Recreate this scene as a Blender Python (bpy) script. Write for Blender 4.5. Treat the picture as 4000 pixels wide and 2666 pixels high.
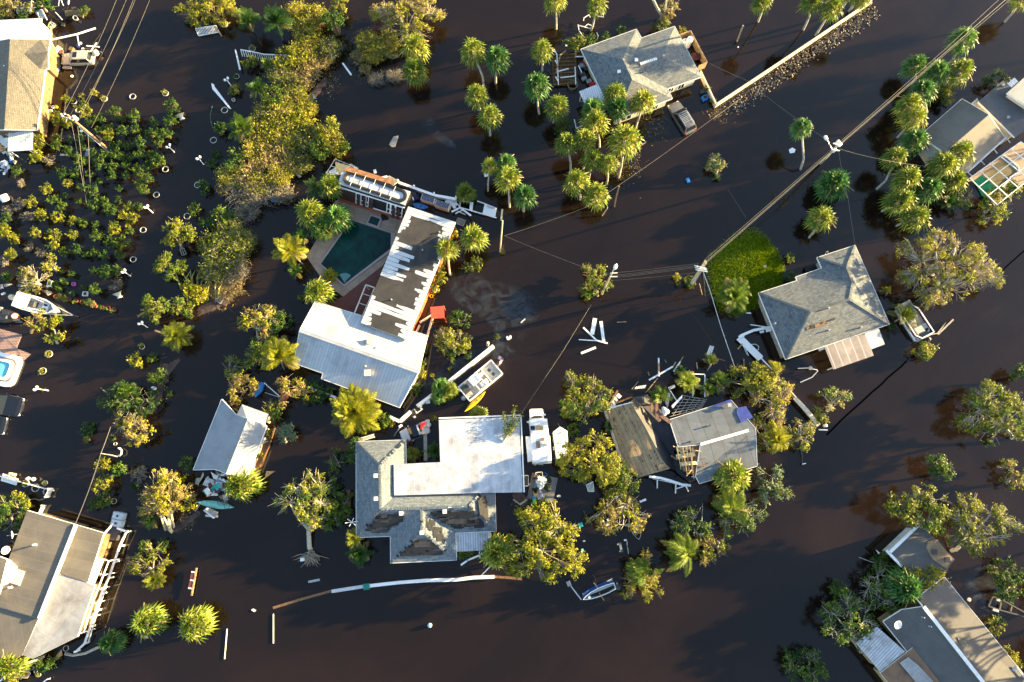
import bpy,math,random
import numpy as np
from mathutils import Vector,Matrix
from mathutils.geometry import tessellate_polygon
R=math.radians
SC=bpy.context.scene
COL=SC.collection
for _o in list(bpy.data.objects):
 bpy.data.objects.remove(_o)
H=90.
TILT=math.atan(597/2667.)
FOC=2667.
cam_d=bpy.data.cameras.new('camera')
cam_d.sensor_width=36.
cam_d.lens=24.003
cam_d.clip_start=1.
cam_d.clip_end=6000.
cam=bpy.data.objects.new('camera',cam_d)
COL.objects.link(cam)
cam.location=(0,0,H)
cam.rotation_euler=(TILT,0,0)
SC.camera=cam
# world, sun
SUN_EL=R(10.3)
SUN_AZ=R(15.)
w=bpy.data.worlds.new('World')
SC.world=w
w.use_nodes=True
nt=w.node_tree
nt.nodes.clear()
sky=nt.nodes.new('ShaderNodeTexSky')
sky.sky_type='NISHITA'
sky.sun_disc=False
sky.sun_elevation=SUN_EL
sky.sun_rotation=R(90.)-SUN_AZ
bg=nt.nodes.new('ShaderNodeBackground')
bg.inputs['Strength'].default_value=.078
wo=nt.nodes.new('ShaderNodeOutputWorld')
nt.links.new(sky.outputs[0],bg.inputs[0])
nt.links.new(bg.outputs[0],wo.inputs[0])
sd=bpy.data.lights.new('sun','SUN')
sd.energy=5.
sd.angle=R(.6)
sd.color=(1.,.74,.35)
sun=bpy.data.objects.new('sun',sd)
COL.objects.link(sun)
_sv=Vector((math.cos(SUN_EL)*math.cos(SUN_AZ),math.cos(SUN_EL)*math.sin(SUN_AZ),math.sin(SUN_EL)))
sun.rotation_euler=_sv.to_track_quat('Z','Y').to_euler()
sun.location=(120,20,60)
SC.view_settings.view_transform='Standard'
SC.view_settings.look='None'
SC.view_settings.gamma=1.
SC.view_settings.exposure=2.9
# pixel frames -> world points
FR={'z1':(0,0,3.92),'z2':(0,350,3.92),'z3':(0,1050,3.92),'z4':(0,1420,4.9),'z5':(0,1800,3.2667),'z6':(0,2200,3.365),'y1':(1250,600,2.8),'y2':(1600,1350,3.92),'y3':(1350,1650,2.613),'y4':(2000,1560,3.5625),'y5':(2350,1400,3.015),'y6':(2100,50,2.851),'x1':(2850,920,2.8),'x2':(3450,250,2.613),'x3':(3300,2020,2.427),'x4':(700,1540,3.014),'x5':(3440,1150,5.807),'x6':(2150,1950,3.4836),'p':(0,0,1.)}
for _t in range(12):
 FR['t%d'%_t]=((_t%4)*1000,(0,900,1766)[_t//4],1.742)
_ct,_st=math.cos(TILT),math.sin(TILT)
def PX(x,y,h=0.):
 u=(x-2000.)/FOC
 v=(1333.-y)/FOC
 d=Vector((u,_st+v*_ct,-_ct+v*_st))
 s=(h-H)/d.z
 return Vector((d.x*s,d.y*s,h))
def Q(f):
 ox,oy,s=FR[f]
 return lambda x,y,h=0.:PX(ox+x/s,oy+y/s,h)
RNG=random.Random(11)
NP=np.random.default_rng(5)
# object helpers
ORG={}
def tag(o,label=None,cat=None,group=None,kind=None):
 if label:o['label']=label
 if cat:o['category']=cat
 if group:o['group']=group
 if kind:o['kind']=kind
 return o
def thing(name,label,cat,loc=(0,0,0),group=None,rz=0.):
 o=bpy.data.objects.new(name,None)
 o.empty_display_size=.3
 COL.objects.link(o)
 o.location=loc
 o.rotation_euler=(0,0,rz)
 ORG[o.name]=Vector(loc)
 return tag(o,label,cat,group)
def link(name,me,parent=None):
 o=bpy.data.objects.new(name,me)
 COL.objects.link(o)
 if parent is not None:
  o.parent=parent
  ORG[o.name]=ORG.get(parent.name,Vector((0,0,0)))
 else:
  ORG[o.name]=Vector((0,0,0))
 return o
def copy_tree(o,parent=None):
 c=o.copy()
 COL.objects.link(c)
 c.parent=parent
 for ch in o.children:
  copy_tree(ch,c)
 return c
class MB:
 def __init__(s):
  s.v=[];s.f=[];s.m=[];s.uv=[]
 def poly(s,pts,m=0,uv=None):
  i=len(s.v)
  s.v+=[tuple(p)for p in pts]
  s.f.append(list(range(i,i+len(pts))))
  s.m.append(m)
  if uv is None:
   uv=planar_uv(pts)
  s.uv+=uv
  return s
 def hexa(s,b,t,m=0):
  s.poly(t,m)
  s.poly([b[3],b[2],b[1],b[0]],m)
  for k in range(4):
   n=(k+1)%4
   s.poly([b[k],b[n],t[n],t[k]],m)
  return s
 def box(s,c,size,rz=0.,m=0,taper=1.):
  c=Vector(c)
  hx,hy,hz=size[0]/2,size[1]/2,size[2]/2
  ca,sa=math.cos(rz),math.sin(rz)
  def pt(x,y,z):return Vector((c.x+x*ca-y*sa,c.y+x*sa+y*ca,c.z+z))
  b=[pt(-hx,-hy,-hz),pt(hx,-hy,-hz),pt(hx,hy,-hz),pt(-hx,hy,-hz)]
  t=[pt(-hx*taper,-hy*taper,hz),pt(hx*taper,-hy*taper,hz),pt(hx*taper,hy*taper,hz),pt(-hx*taper,hy*taper,hz)]
  return s.hexa(b,t,m)
 def beam(s,p0,p1,wd=.1,ht=.1,m=0):
  p0=Vector(p0);p1=Vector(p1)
  d=(p1-p0)
  if d.length<1e-4:return s
  d.normalize()
  side=d.cross(Vector((0,0,1)))
  if side.length<1e-3:side=Vector((1,0,0))
  side.normalize()
  up=side.cross(d).normalized()
  a=side*wd/2;b=up*ht/2
  q0=[p0-a-b,p0+a-b,p0+a+b,p0-a+b]
  q1=[p+(p1-p0)for p in q0]
  s.poly(q0[::-1],m);s.poly(q1,m)
  for k in range(4):
   n=(k+1)%4
   s.poly([q0[k],q0[n],q1[n],q1[k]],m)
  return s
 def prism(s,pts,h,m=0,ms=None):
  pts=[Vector(p)for p in pts]
  if area2(pts)<0:pts=pts[::-1]
  bot=[p-Vector((0,0,h))for p in pts]
  s.poly(pts,m)
  s.poly(bot[::-1],m if ms is None else ms)
  n=len(pts)
  for k in range(n):
   j=(k+1)%n
   s.poly([bot[k],bot[j],pts[j],pts[k]],m if ms is None else ms)
  return s
 def tube(s,pts,rad,n=6,m=0,cap=True):
  rings=tube_rings(pts,rad,n)
  for a,b in zip(rings[:-1],rings[1:]):
   for k in range(n):
    j=(k+1)%n
    s.poly([a[k],a[j],b[j],b[k]],m)
  if cap:
   s.poly(list(rings[-1]),m);s.poly(list(rings[0][::-1]),m)
  return s
 def lathe(s,c,prof,n=16,m=0,ax=None):
  c=Vector(c)
  rot=Matrix.Identity(3)if ax is None else Vector(ax).to_track_quat('Z','Y').to_matrix()
  rings=[]
  for r,z in prof:
   rings.append([c+rot@Vector((r*math.cos(2*math.pi*k/n),r*math.sin(2*math.pi*k/n),z))for k in range(n)])
  for a,b in zip(rings[:-1],rings[1:]):
   for k in range(n):
    j=(k+1)%n
    s.poly([a[k],a[j],b[j],b[k]],m)
  if prof[-1][0]>1e-4 and prof[-1][1]>=max(z for r,z in prof)-1e-6:s.poly(rings[-1],m)
  if prof[0][0]>1e-4:s.poly(rings[0][::-1],m)
  return s
 def sheet(s,rows,m=0,th=0.):
  for i in range(len(rows)-1):
   for j in range(len(rows[0])-1):
    s.poly([rows[i][j],rows[i][j+1],rows[i+1][j+1],rows[i+1][j]],m)
  return s
 def build(s,name,mats,parent=None,smooth=False,bevel=0.):
  if not isinstance(mats,(list,tuple)):mats=[mats]
  org=ORG.get(parent.name,Vector((0,0,0)))if parent is not None else Vector((0,0,0))
  me=bpy.data.meshes.new(name)
  me.from_pydata([(p[0]-org.x,p[1]-org.y,p[2]-org.z)for p in s.v],[],s.f)
  for mt in mats:me.materials.append(MT(mt))
  me.polygons.foreach_set('material_index',s.m)
  ul=me.uv_layers.new(name='UVMap')
  ul.data.foreach_set('uv',[c for p in s.uv for c in p])
  if smooth:me.polygons.foreach_set('use_smooth',[True]*len(s.f))
  me.update()
  o=link(name,me,parent)
  if bevel>0:
   import bmesh
   bm=bmesh.new();bm.from_mesh(me)
   bmesh.ops.remove_doubles(bm,verts=bm.verts,dist=.0005)
   bmesh.ops.bevel(bm,geom=[e for e in bm.edges if len(e.link_faces)==2 and e.calc_face_angle(0)>.5],offset=bevel,segments=2,affect='EDGES',profile=.5)
   bm.to_mesh(me);bm.free()
  return o
def area2(pts):
 a=0
 for k in range(len(pts)):
  p,q=pts[k],pts[(k+1)%len(pts)]
  a+=p[0]*q[1]-q[0]*p[1]
 return a/2
def newell(pts):
 n=Vector((0,0,0))
 for k in range(len(pts)):
  p,q=Vector(pts[k]),Vector(pts[(k+1)%len(pts)])
  n+=Vector(((p.y-q.y)*(p.z+q.z),(p.z-q.z)*(p.x+q.x),(p.x-q.x)*(p.y+q.y)))
 return n.normalized()if n.length>0 else Vector((0,0,1))
def plane_axes(pts):
 n=newell(pts)
 if n.z<0:n=-n
 if abs(n.z)>.9995:
  e=Vector(pts[1])-Vector(pts[0])
  e.z=0
  u=e.normalized()if e.length>1e-5 else Vector((1,0,0))
 else:
  u=Vector((0,0,1)).cross(n).normalized()
 return u,n.cross(u),n
def planar_uv(pts):
 u,v,n=plane_axes(pts)
 return[(Vector(p).dot(u),Vector(p).dot(v))for p in pts]
def tube_rings(pts,rad,n):
 pts=[Vector(p)for p in pts]
 if not isinstance(rad,(list,tuple)):rad=[rad]*len(pts)
 rings=[]
 ref=Vector((.31,.17,.93))
 for i,p in enumerate(pts):
  d=(pts[min(i+1,len(pts)-1)]-pts[max(i-1,0)])
  if d.length<1e-6:d=Vector((0,0,1))
  d.normalize()
  a=d.cross(ref)
  if a.length<1e-3:a=d.cross(Vector((1,0,0)))
  a.normalize()
  b=d.cross(a)
  rings.append([p+(a*math.cos(2*math.pi*k/n)+b*math.sin(2*math.pi*k/n))*rad[i]for k in range(n)])
 return rings
def tube_quads(pts,rad,n=4):
 rg=tube_rings(pts,rad,n)
 out=[]
 for a,b in zip(rg[:-1],rg[1:]):
  for k in range(n):
   j=(k+1)%n
   out.append((tuple(a[k]),tuple(a[j]),tuple(b[j]),tuple(b[k])))
 return out
def quad_mesh(name,quads,mats,mi):
 q=np.asarray(quads,dtype=np.float32).reshape(-1,4,3)
 n=len(q)
 me=bpy.data.meshes.new(name)
 me.vertices.add(n*4);me.loops.add(n*4);me.polygons.add(n)
 me.vertices.foreach_set('co',q.reshape(-1))
 me.loops.foreach_set('vertex_index',np.arange(n*4,dtype=np.int32))
 me.polygons.foreach_set('loop_start',np.arange(0,n*4,4,dtype=np.int32))
 for mt in mats:me.materials.append(MT(mt))
 me.polygons.foreach_set('material_index',np.asarray(mi,dtype=np.int32))
 me.update(calc_edges=True)
 return me
MATS={}
MDEF={}
def MT(name):
 if not isinstance(name,str):return name
 if name not in MATS:
  MATS[name]=MDEF[name]()if name in MDEF else plain(name,(.5,0,.5))
 return MATS[name]
def nm(name):
 m=bpy.data.materials.new(name)
 m.use_nodes=True
 t=m.node_tree
 t.nodes.clear()
 o=t.nodes.new('ShaderNodeOutputMaterial')
 p=t.nodes.new('ShaderNodeBsdfPrincipled')
 t.links.new(p.outputs[0],o.inputs[0])
 return m,t,p,o
def N(t,typ,**kw):
 n=t.nodes.new(typ)
 for k,v in kw.items():
  if k in n.inputs:n.inputs[k].default_value=v
  else:setattr(n,k,v)
 return n
def ramp(t,src,stops):
 r=t.nodes.new('ShaderNodeValToRGB')
 e=r.color_ramp.elements
 while len(e)<len(stops):e.new(.5)
 for k,(p,c)in enumerate(stops):
  e[k].position=p
  e[k].color=(c[0],c[1],c[2],1)if isinstance(c,(tuple,list))else(c,c,c,1)
 t.links.new(src,r.inputs[0])
 return r.outputs[0]
def mixc(t,fac,a,b,mode='MIX'):
 m=t.nodes.new('ShaderNodeMix')
 m.data_type='RGBA'
 m.blend_type=mode
 for s,i in((fac,0),(a,6),(b,7)):
  if isinstance(s,(int,float)):m.inputs[i].default_value=s
  elif isinstance(s,(tuple,list)):m.inputs[i].default_value=(s[0],s[1],s[2],1)
  else:t.links.new(s,m.inputs[i])
 return m.outputs[2]
def mth(t,op,a,b=None):
 m=t.nodes.new('ShaderNodeMath')
 m.operation=op
 for s,i in((a,0),(b,1)):
  if s is None:continue
  if isinstance(s,(int,float)):m.inputs[i].default_value=s
  else:t.links.new(s,m.inputs[i])
 return m.outputs[0]
def coords(t,kind='Object'):
 return t.nodes.new('ShaderNodeTexCoord').outputs[kind]
def noise(t,vec,scale,detail=4,rough=.6,dist=0.):
 n=N(t,'ShaderNodeTexNoise',Scale=scale,Detail=detail,Roughness=rough,Distortion=dist)
 if vec is not None:t.links.new(vec,n.inputs['Vector'])
 return n.outputs['Fac']
def plain(name,col,rough=.6,metal=0.,var=.12,sc=3.,spec=.5):
 m,t,p,o=nm(name)
 f=noise(t,coords(t),sc,5,.65)
 lo=tuple(max(0,c*(1-2*var))for c in col)
 hi=tuple(min(1,c*(1+var))for c in col)
 t.links.new(ramp(t,f,[(.3,lo),(.65,hi)]),p.inputs['Base Color'])
 p.inputs['Roughness'].default_value=rough
 p.inputs['Metallic'].default_value=metal
 p.inputs['Specular IOR Level'].default_value=spec
 return m
def PL(name,*a,**k):
 MDEF[name]=lambda:plain(name,*a,**k)
def wear(name,base,dirt,amount=.5,sc=.6,rough=.7,fine=6.,seam=None,seamcol=None,seamw=.06,metal=0.,bump=0.):
 m,t,p,o=nm(name)
 uv=coords(t,'UV')
 n1=noise(t,uv,sc,6,.7,.4)
 n2=noise(t,uv,fine,3,.6)
 k=ramp(t,n1,[(max(0.,.62-amount*.35),0.),(.78,1.)])
 col=mixc(t,k,base,dirt)
 col=mixc(t,.35,col,ramp(t,n2,[(.3,.55),(.7,1.)]),'MULTIPLY')
 if seam:
  sx=t.nodes.new('ShaderNodeSeparateXYZ')
  t.links.new(uv,sx.inputs[0])
  fr=mth(t,'FRACT',mth(t,'DIVIDE',sx.outputs[0],seam))
  line=mth(t,'LESS_THAN',fr,seamw/seam)
  wn=N(t,'ShaderNodeTexWhiteNoise',noise_dimensions='1D')
  t.links.new(mth(t,'FLOOR',mth(t,'DIVIDE',sx.outputs[0],seam)),wn.inputs['W'])
  col=mixc(t,.14,col,wn.outputs['Value'],'MULTIPLY')
  col=mixc(t,mth(t,'MULTIPLY',line,.75),col,seamcol or dirt)
 t.links.new(col,p.inputs['Base Color'])
 p.inputs['Roughness'].default_value=rough
 p.inputs['Metallic'].default_value=metal
 return m
def shingle(name,base,var=.35,warm=(.3,.26,.2)):
 m,t,p,o=nm(name)
 uv=coords(t,'UV')
 br=N(t,'ShaderNodeTexBrick',Scale=1.)
 br.inputs['Color1'].default_value=tuple(c*(1+var)for c in base)+(1,)
 br.inputs['Color2'].default_value=tuple(c*(1-var)for c in base)+(1,)
 br.inputs['Mortar'].default_value=tuple(c*.35 for c in base)+(1,)
 br.inputs['Mortar Size'].default_value=.018
 br.inputs['Brick Width'].default_value=.42
 br.inputs['Row Height'].default_value=.21
 br.offset=.37
 t.links.new(uv,br.inputs['Vector'])
 n1=noise(t,uv,.5,5,.7,.6)
 col=mixc(t,ramp(t,n1,[(.4,0.),(.75,.6)]),br.outputs[0],tuple(.5*(a+b)for a,b in zip(base,warm)))
 n2=noise(t,uv,2.2,4,.7)
 col=mixc(t,.6,col,ramp(t,n2,[(.3,.6),(.7,1.)]),'MULTIPLY')
 t.links.new(col,p.inputs['Base Color'])
 p.inputs['Roughness'].default_value=.9
 bp=N(t,'ShaderNodeBump',Strength=.5,Distance=.05)
 t.links.new(mth(t,'ADD',br.outputs['Fac'],n2),bp.inputs['Height'])
 t.links.new(bp.outputs[0],p.inputs['Normal'])
 return m
def leaf(name,c1,c2,c3=None,trans=.3,gloss=.25):
 m=bpy.data.materials.new(name)
 m.use_nodes=True
 t=m.node_tree
 t.nodes.clear()
 o=t.nodes.new('ShaderNodeOutputMaterial')
 g=t.nodes.new('ShaderNodeNewGeometry')
 st=[(0.,c1),(.75,c2)]
 if c3:st.append((1.,c3))
 col=ramp(t,g.outputs['Random Per Island'],st)
 oi=t.nodes.new('ShaderNodeObjectInfo')
 hs=t.nodes.new('ShaderNodeHueSaturation')
 t.links.new(col,hs.inputs['Color'])
 t.links.new(mth(t,'ADD',mth(t,'MULTIPLY',oi.outputs['Random'],.5),.75),hs.inputs['Value'])
 t.links.new(mth(t,'ADD',mth(t,'MULTIPLY',oi.outputs['Random'],-.03),.51),hs.inputs['Hue'])
 col=hs.outputs[0]
 p=t.nodes.new('ShaderNodeBsdfPrincipled')
 p.inputs['Roughness'].default_value=.5
 p.inputs['Specular IOR Level'].default_value=gloss
 tr=t.nodes.new('ShaderNodeBsdfTranslucent')
 t.links.new(col,p.inputs['Base Color'])
 t.links.new(col,tr.inputs['Color'])
 mx=t.nodes.new('ShaderNodeMixShader')
 mx.inputs[0].default_value=trans
 t.links.new(p.outputs[0],mx.inputs[1])
 t.links.new(tr.outputs[0],mx.inputs[2])
 t.links.new(mx.outputs[0],o.inputs[0])
 return m
def LF(name,*a,**k):
 MDEF[name]=lambda:leaf(name,*a,**k)
LF('leaf_palm_dark',(.024,.103,.025),(.06,.161,.035),(.144,.218,.03))
LF('leaf_dead',(.24,.161,.06),(.384,.276,.11))
LF('leaf_gold',(.13,.155,.008),(.28,.285,.013),(.48,.44,.05))
LF('leaf_olive',(.045,.085,.008),(.14,.17,.012),(.31,.29,.025))
LF('leaf_green',(.03,.0862,.009),(.084,.149,.014),(.168,.218,.02))
LF('leaf_dark',(.012,.0517,.01),(.0336,.092,.013),(.084,.149,.02))
LF('leaf_dry',(.15,.125,.03),(.25,.215,.055),(.36,.3,.09))
LF('leaf_blue',(.072,.127,.07),(.156,.218,.12))
LF('leaf_grass',(.06,.138,.02),(.12,.218,.04),trans=.2)
LF('leaf_red',(.07,.015,.02),(.12,.04,.03))
PL('bark',(.26,.22,.17),.9,var=.35,sc=6)
PL('bark_pale',(.42,.38,.3),.9,var=.3,sc=6)
PL('bark_dark',(.12,.09,.06),.9,var=.35,sc=6)
PL('twig',(.3,.22,.11),.9,var=.25,sc=5)
PL('twig_grey',(.2,.18,.15),.9,var=.25,sc=5)
PL('white_paint',(.78,.78,.76),.5,var=.06,sc=2)
PL('white_gloss',(.8,.8,.79),.25,var=.03,sc=1)
PL('cream',(.62,.55,.42),.7,var=.12)
PL('brown_wall',(.15,.095,.045),.8,var=.3,sc=1.5)
PL('tan_wall',(.36,.25,.13),.8,var=.2,sc=1.5)
PL('grey_wall',(.45,.44,.42),.8,var=.15)
PL('terracotta',(.36,.09,.04),.8,var=.2,sc=2)
PL('maroon',(.055,.022,.022),.6,var=.2)
PL('copper',(.26,.12,.05),.6,var=.3,sc=1)
PL('black_rubber',(.014,.014,.016),.6)
PL('dark_glass',(.012,.016,.02),.08,var=.02)
PL('chrome',(.6,.6,.6),.25,metal=1.)
PL('alu',(.55,.56,.58),.4,metal=.7)
PL('grey_plastic',(.3,.31,.32),.6)
PL('dark_grey',(.05,.05,.055),.6)
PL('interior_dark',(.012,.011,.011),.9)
PL('wood',(.36,.25,.13),.8,var=.3,sc=4)
PL('wood_brown',(.16,.085,.04),.8,var=.3,sc=4)
PL('wood_grey',(.3,.28,.25),.85,var=.25,sc=4)
PL('wood_pole',(.4,.2,.09),.85,var=.25,sc=5)
PL('wood_pole_pale',(.52,.43,.27),.85,var=.25,sc=5)
PL('wire',(.12,.11,.1),.6)
PL('wire_pale',(.15,.14,.115),.6)
PL('pot_red',(.28,.05,.04),.7,var=.2)
PL('streak_black',(.001,.001,.0012),1.,spec=0.)
PL('soil',(.1,.065,.045),.95,var=.4,sc=9)
PL('blue_plastic',(.02,.2,.62),.4)
PL('blue_tarp',(.002,.022,.22),.5,var=.3,sc=1.5)
PL('blue_dark',(.015,.045,.22),.4)
PL('teal',(.2,.52,.46),.5)
PL('teal_bright',(.02,.42,.36),.4)
PL('green_plastic',(.05,.62,.06),.35)
PL('yellow_plastic',(.8,.46,.01),.35)
PL('red_plastic',(.6,.02,.03),.4)
PL('orange_red',(.55,.1,.04),.6,var=.1)
PL('pink',(.5,.12,.4),.5)
PL('cardboard',(.48,.31,.15),.9,var=.15)
PL('upholstery',(.36,.34,.31),.7)
PL('burgundy',(.1,.01,.025),.4)
PL('stone',(.42,.36,.3),.9,var=.2)
PL('insulation',(.72,.6,.34),.9,var=.15)
PL('solar_blue',(.006,.012,.06),.15)
PL('pot_white',(.5,.5,.47),.7,var=.25,sc=6)
PL('silt',(.07,.045,.038),.95,var=.35,sc=1.6)
MDEF['shingle_grey']=lambda:shingle('shingle_grey',(.145,.17,.185))
MDEF['shingle_blue']=lambda:shingle('shingle_blue',(.12,.145,.165))
MDEF['shingle_light']=lambda:shingle('shingle_light',(.155,.19,.22),.3,(.22,.2,.17))
MDEF['shingle_tan']=lambda:shingle('shingle_tan',(.165,.152,.125),.18,(.19,.165,.12))
MDEF['underlay']=lambda:wear('underlay',(.006,.0075,.012),(.018,.018,.021),.5,.8,.8)
MDEF['bitumen']=lambda:wear('bitumen',(.026,.026,.029),(.075,.064,.056),.6,.4,.85,seam=.95,seamcol=(.03,.03,.03),seamw=.05)
MDEF['membrane_white']=lambda:wear('membrane_white',(.5,.53,.56),(.33,.32,.33),.25,.9,.7)
MDEF['white_roof']=lambda:wear('white_roof',(.56,.59,.63),(.2,.18,.22),.6,.55,.6,seam=1.,seamcol=(.52,.53,.56),seamw=.05)
MDEF['metal_white']=lambda:wear('metal_white',(.47,.5,.53),(.27,.28,.3),.35,.4,.35,seam=.42,seamcol=(.25,.27,.3),seamw=.07,metal=.15)
MDEF['awning_white']=lambda:wear('awning_white',(.74,.75,.77),(.35,.37,.42),.3,.5,.4,seam=.3,seamcol=(.33,.38,.47),seamw=.12)
MDEF['corrugated']=lambda:wear('corrugated',(.55,.58,.62),(.14,.1,.07),.45,.7,.4,seam=.3,seamcol=(.2,.22,.26),seamw=.12)
MDEF['plywood']=lambda:wear('plywood',(.36,.26,.14),(.16,.11,.07),.5,.8,.9,seam=.55,seamcol=(.1,.065,.04),seamw=.06)
MDEF['tar_sheet']=lambda:wear('tar_sheet',(.02,.021,.026),(.05,.05,.055),.4,.5,.7)
MDEF['rolled_grey']=lambda:wear('rolled_grey',(.125,.15,.185),(.075,.08,.09),.5,.6,.9,seam=1.6,seamcol=(.06,.06,.07),seamw=.1)
MDEF['roof_tan']=lambda:wear('roof_tan',(.185,.16,.125),(.075,.075,.08),.9,.25,.9,seam=1.1,seamcol=(.17,.14,.11),seamw=.05)
MDEF['roof_dark']=lambda:wear('roof_dark',(.1,.1,.11),(.055,.05,.05),.4,.4,.9)
MDEF['roof_grey']=lambda:wear('roof_grey',(.1,.098,.1),(.06,.058,.06),.5,.35,.9)
MDEF['roof_white_stain']=lambda:wear('roof_white_stain',(.4,.41,.43),(.12,.11,.115),.85,.35,.7,seam=1.8,seamcol=(.2,.2,.22),seamw=.07)
MDEF['roof_rust']=lambda:wear('roof_rust',(.2,.12,.07),(.07,.05,.045),.5,.6,.9)
MDEF['porch_brown']=lambda:wear('porch_brown',(.22,.18,.17),(.4,.35,.33),.5,.35,.45,seam=1.1,seamcol=(.42,.38,.36),seamw=.16)
MDEF['deck_wood']=lambda:wear('deck_wood',(.21,.205,.195),(.12,.11,.1),.4,.8,.9,seam=.28,seamcol=(.05,.05,.05),seamw=.04)
MDEF['paving']=lambda:wear('paving',(.34,.25,.18),(.2,.14,.1),.5,.8,.9)
MDEF['coping']=lambda:wear('coping',(.36,.29,.27),(.24,.19,.18),.4,1.2,.9)
MDEF['red_deck']=lambda:wear('red_deck',(.14,.035,.025),(.06,.025,.02),.5,.6,.7)
def _brick():
 m,t,p,o=nm('brick_paving')
 br=N(t,'ShaderNodeTexBrick',Scale=1.)
 br.inputs['Color1'].default_value=(.26,.12,.09,1)
 br.inputs['Color2'].default_value=(.15,.075,.06,1)
 br.inputs['Mortar'].default_value=(.35,.29,.26,1)
 br.inputs['Mortar Size'].default_value=.03
 br.inputs['Brick Width'].default_value=.42
 br.inputs['Row Height'].default_value=.21
 t.links.new(coords(t,'UV'),br.inputs['Vector'])
 t.links.new(br.outputs[0],p.inputs['Base Color'])
 p.inputs['Roughness'].default_value=.8
 return m
MDEF['brick_paving']=_brick
def _lattice():
 m,t,p,o=nm('lattice')
 uv=coords(t,'UV')
 mp=N(t,'ShaderNodeMapping')
 mp.inputs['Rotation'].default_value=(0,0,R(45))
 mp.inputs['Scale'].default_value=(5.,5.,5.)
 t.links.new(uv,mp.inputs[0])
 sx=t.nodes.new('ShaderNodeSeparateXYZ')
 t.links.new(mp.outputs[0],sx.inputs[0])
 a=mth(t,'LESS_THAN',mth(t,'FRACT',sx.outputs[0]),.45)
 b=mth(t,'LESS_THAN',mth(t,'FRACT',sx.outputs[1]),.45)
 t.links.new(mth(t,'MAXIMUM',a,b),p.inputs['Alpha'])
 p.inputs['Base Color'].default_value=(.72,.72,.7,1)
 p.inputs['Roughness'].default_value=.6
 return m
MDEF['lattice']=_lattice
def paint(name,col,rough=.25,coat=.6,metal=0.):
 m,t,p,o=nm(name)
 f=noise(t,coords(t),1.2,5,.7)
 t.links.new(ramp(t,f,[(.3,tuple(c*.86 for c in col)),(.7,col)]),p.inputs['Base Color'])
 t.links.new(ramp(t,f,[(.3,rough+.2),(.7,rough)]),p.inputs['Roughness'])
 p.inputs['Coat Weight'].default_value=coat
 p.inputs['Metallic'].default_value=metal
 return m
MDEF['car_beige']=lambda:paint('car_beige',(.55,.47,.36))
MDEF['car_silver']=lambda:paint('car_silver',(.15,.148,.15),.3,.6,.3)
MDEF['car_white']=lambda:paint('car_white',(.62,.63,.64))
MDEF['car_black']=lambda:paint('car_black',(.006,.008,.014),.15,.2)
MDEF['hull_blue']=lambda:paint('hull_blue',(.02,.09,.34))
MDEF['hull_black']=lambda:paint('hull_black',(.02,.017,.014),.15,1.)
MDEF['roof_plain']=lambda:wear('roof_plain',(.25,.27,.3),(.16,.18,.205),.5,.5,.8)
MDEF['roof_brown']=lambda:wear('roof_brown',(.145,.135,.12),(.09,.088,.085),.4,.4,.9)
MDEF['roof_pale']=lambda:wear('roof_pale',(.3,.32,.33),(.22,.24,.25),.4,.5,.9)
MDEF['roof_rust2']=lambda:wear('roof_rust2',(.34,.23,.13),(.15,.1,.07),.5,.5,.9)
LF('leaf_pale',(.2,.2,.05),(.34,.32,.1),(.45,.42,.18))
LF('leaf_palmgreen',(.06,.13,.012),(.15,.21,.016),(.3,.31,.03))
MDEF['paving_light']=lambda:plain('paving_light',(.52,.49,.44),.8)
MDEF['blue_grey']=lambda:plain('blue_grey',(.05,.09,.13),.7)
MDEF['deck_pale']=lambda:plain('deck_pale',(.55,.58,.58),.6)
MDEF['leafy_green']=lambda:plain('leafy_green',(.08,.17,.05),.8)
MDEF['red_dark']=lambda:wear('red_dark',(.03,.03,.035),(.3,.03,.04),.7,1.5)
MDEF['dock_ochre']=lambda:wear('dock_ochre',(.17,.1,.03),(.07,.045,.02),.5,.8,.9,seam=.3,seamcol=(.05,.03,.015),seamw=.05)
MDEF['maroon_wood']=lambda:wear('maroon_wood',(.12,.055,.04),(.25,.16,.11),.5,1.)
MDEF['canvas_olive']=lambda:plain('canvas_olive',(.3,.27,.15),.8)
MDEF['red_canopy_cloth']=lambda:wear('red_canopy_cloth',(.62,.09,.04),(.42,.05,.03),.4,1.,.6,seam=.35,seamcol=(.4,.05,.03),seamw=.05)
MDEF['teal_dark']=lambda:plain('teal_dark',(.01,.16,.12),.5)
MDEF['blue_pale']=lambda:plain('blue_pale',(.2,.5,.8),.4)
MDEF['maroon_bench']=lambda:plain('maroon_bench',(.14,.035,.04),.6)
MDEF['tank_pale']=lambda:plain('tank_pale',(.55,.62,.66),.4)
MDEF['blue_grey2']=lambda:plain('blue_grey2',(.22,.3,.42),.6)
MDEF['mud_red']=lambda:wear('mud_red',(.1,.05,.03),(.18,.09,.045),.5,.8)
MDEF['net_pale']=lambda:plain('net_pale',(.42,.42,.52),.8,var=.3,sc=12)
MDEF['weed_dark']=lambda:plain('weed_dark',(.02,.03,.012),.9,var=.6,sc=8)
MDEF['moss_mat']=lambda:wear('moss_mat',(.09,.075,.025),(.16,.1,.04),.5,1.)
MDEF['glass_pale']=lambda:plain('glass_pale',(.35,.42,.47),.4)
MDEF['junk_mix']=lambda:wear('junk_mix',(.03,.035,.045),(.5,.5,.52),.55,2.)
MDEF['hose_green']=lambda:plain('hose_green',(.03,.12,.06),.6)
MDEF['stem_yellow']=lambda:plain('stem_yellow',(.3,.27,.08),.7,var=.3)
LF('leaf_lawn',(.08,.17,.004),(.21,.31,.006),(.36,.42,.01))
PL('torn_edge',(.04,.04,.042),.9,var=.3)
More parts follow.
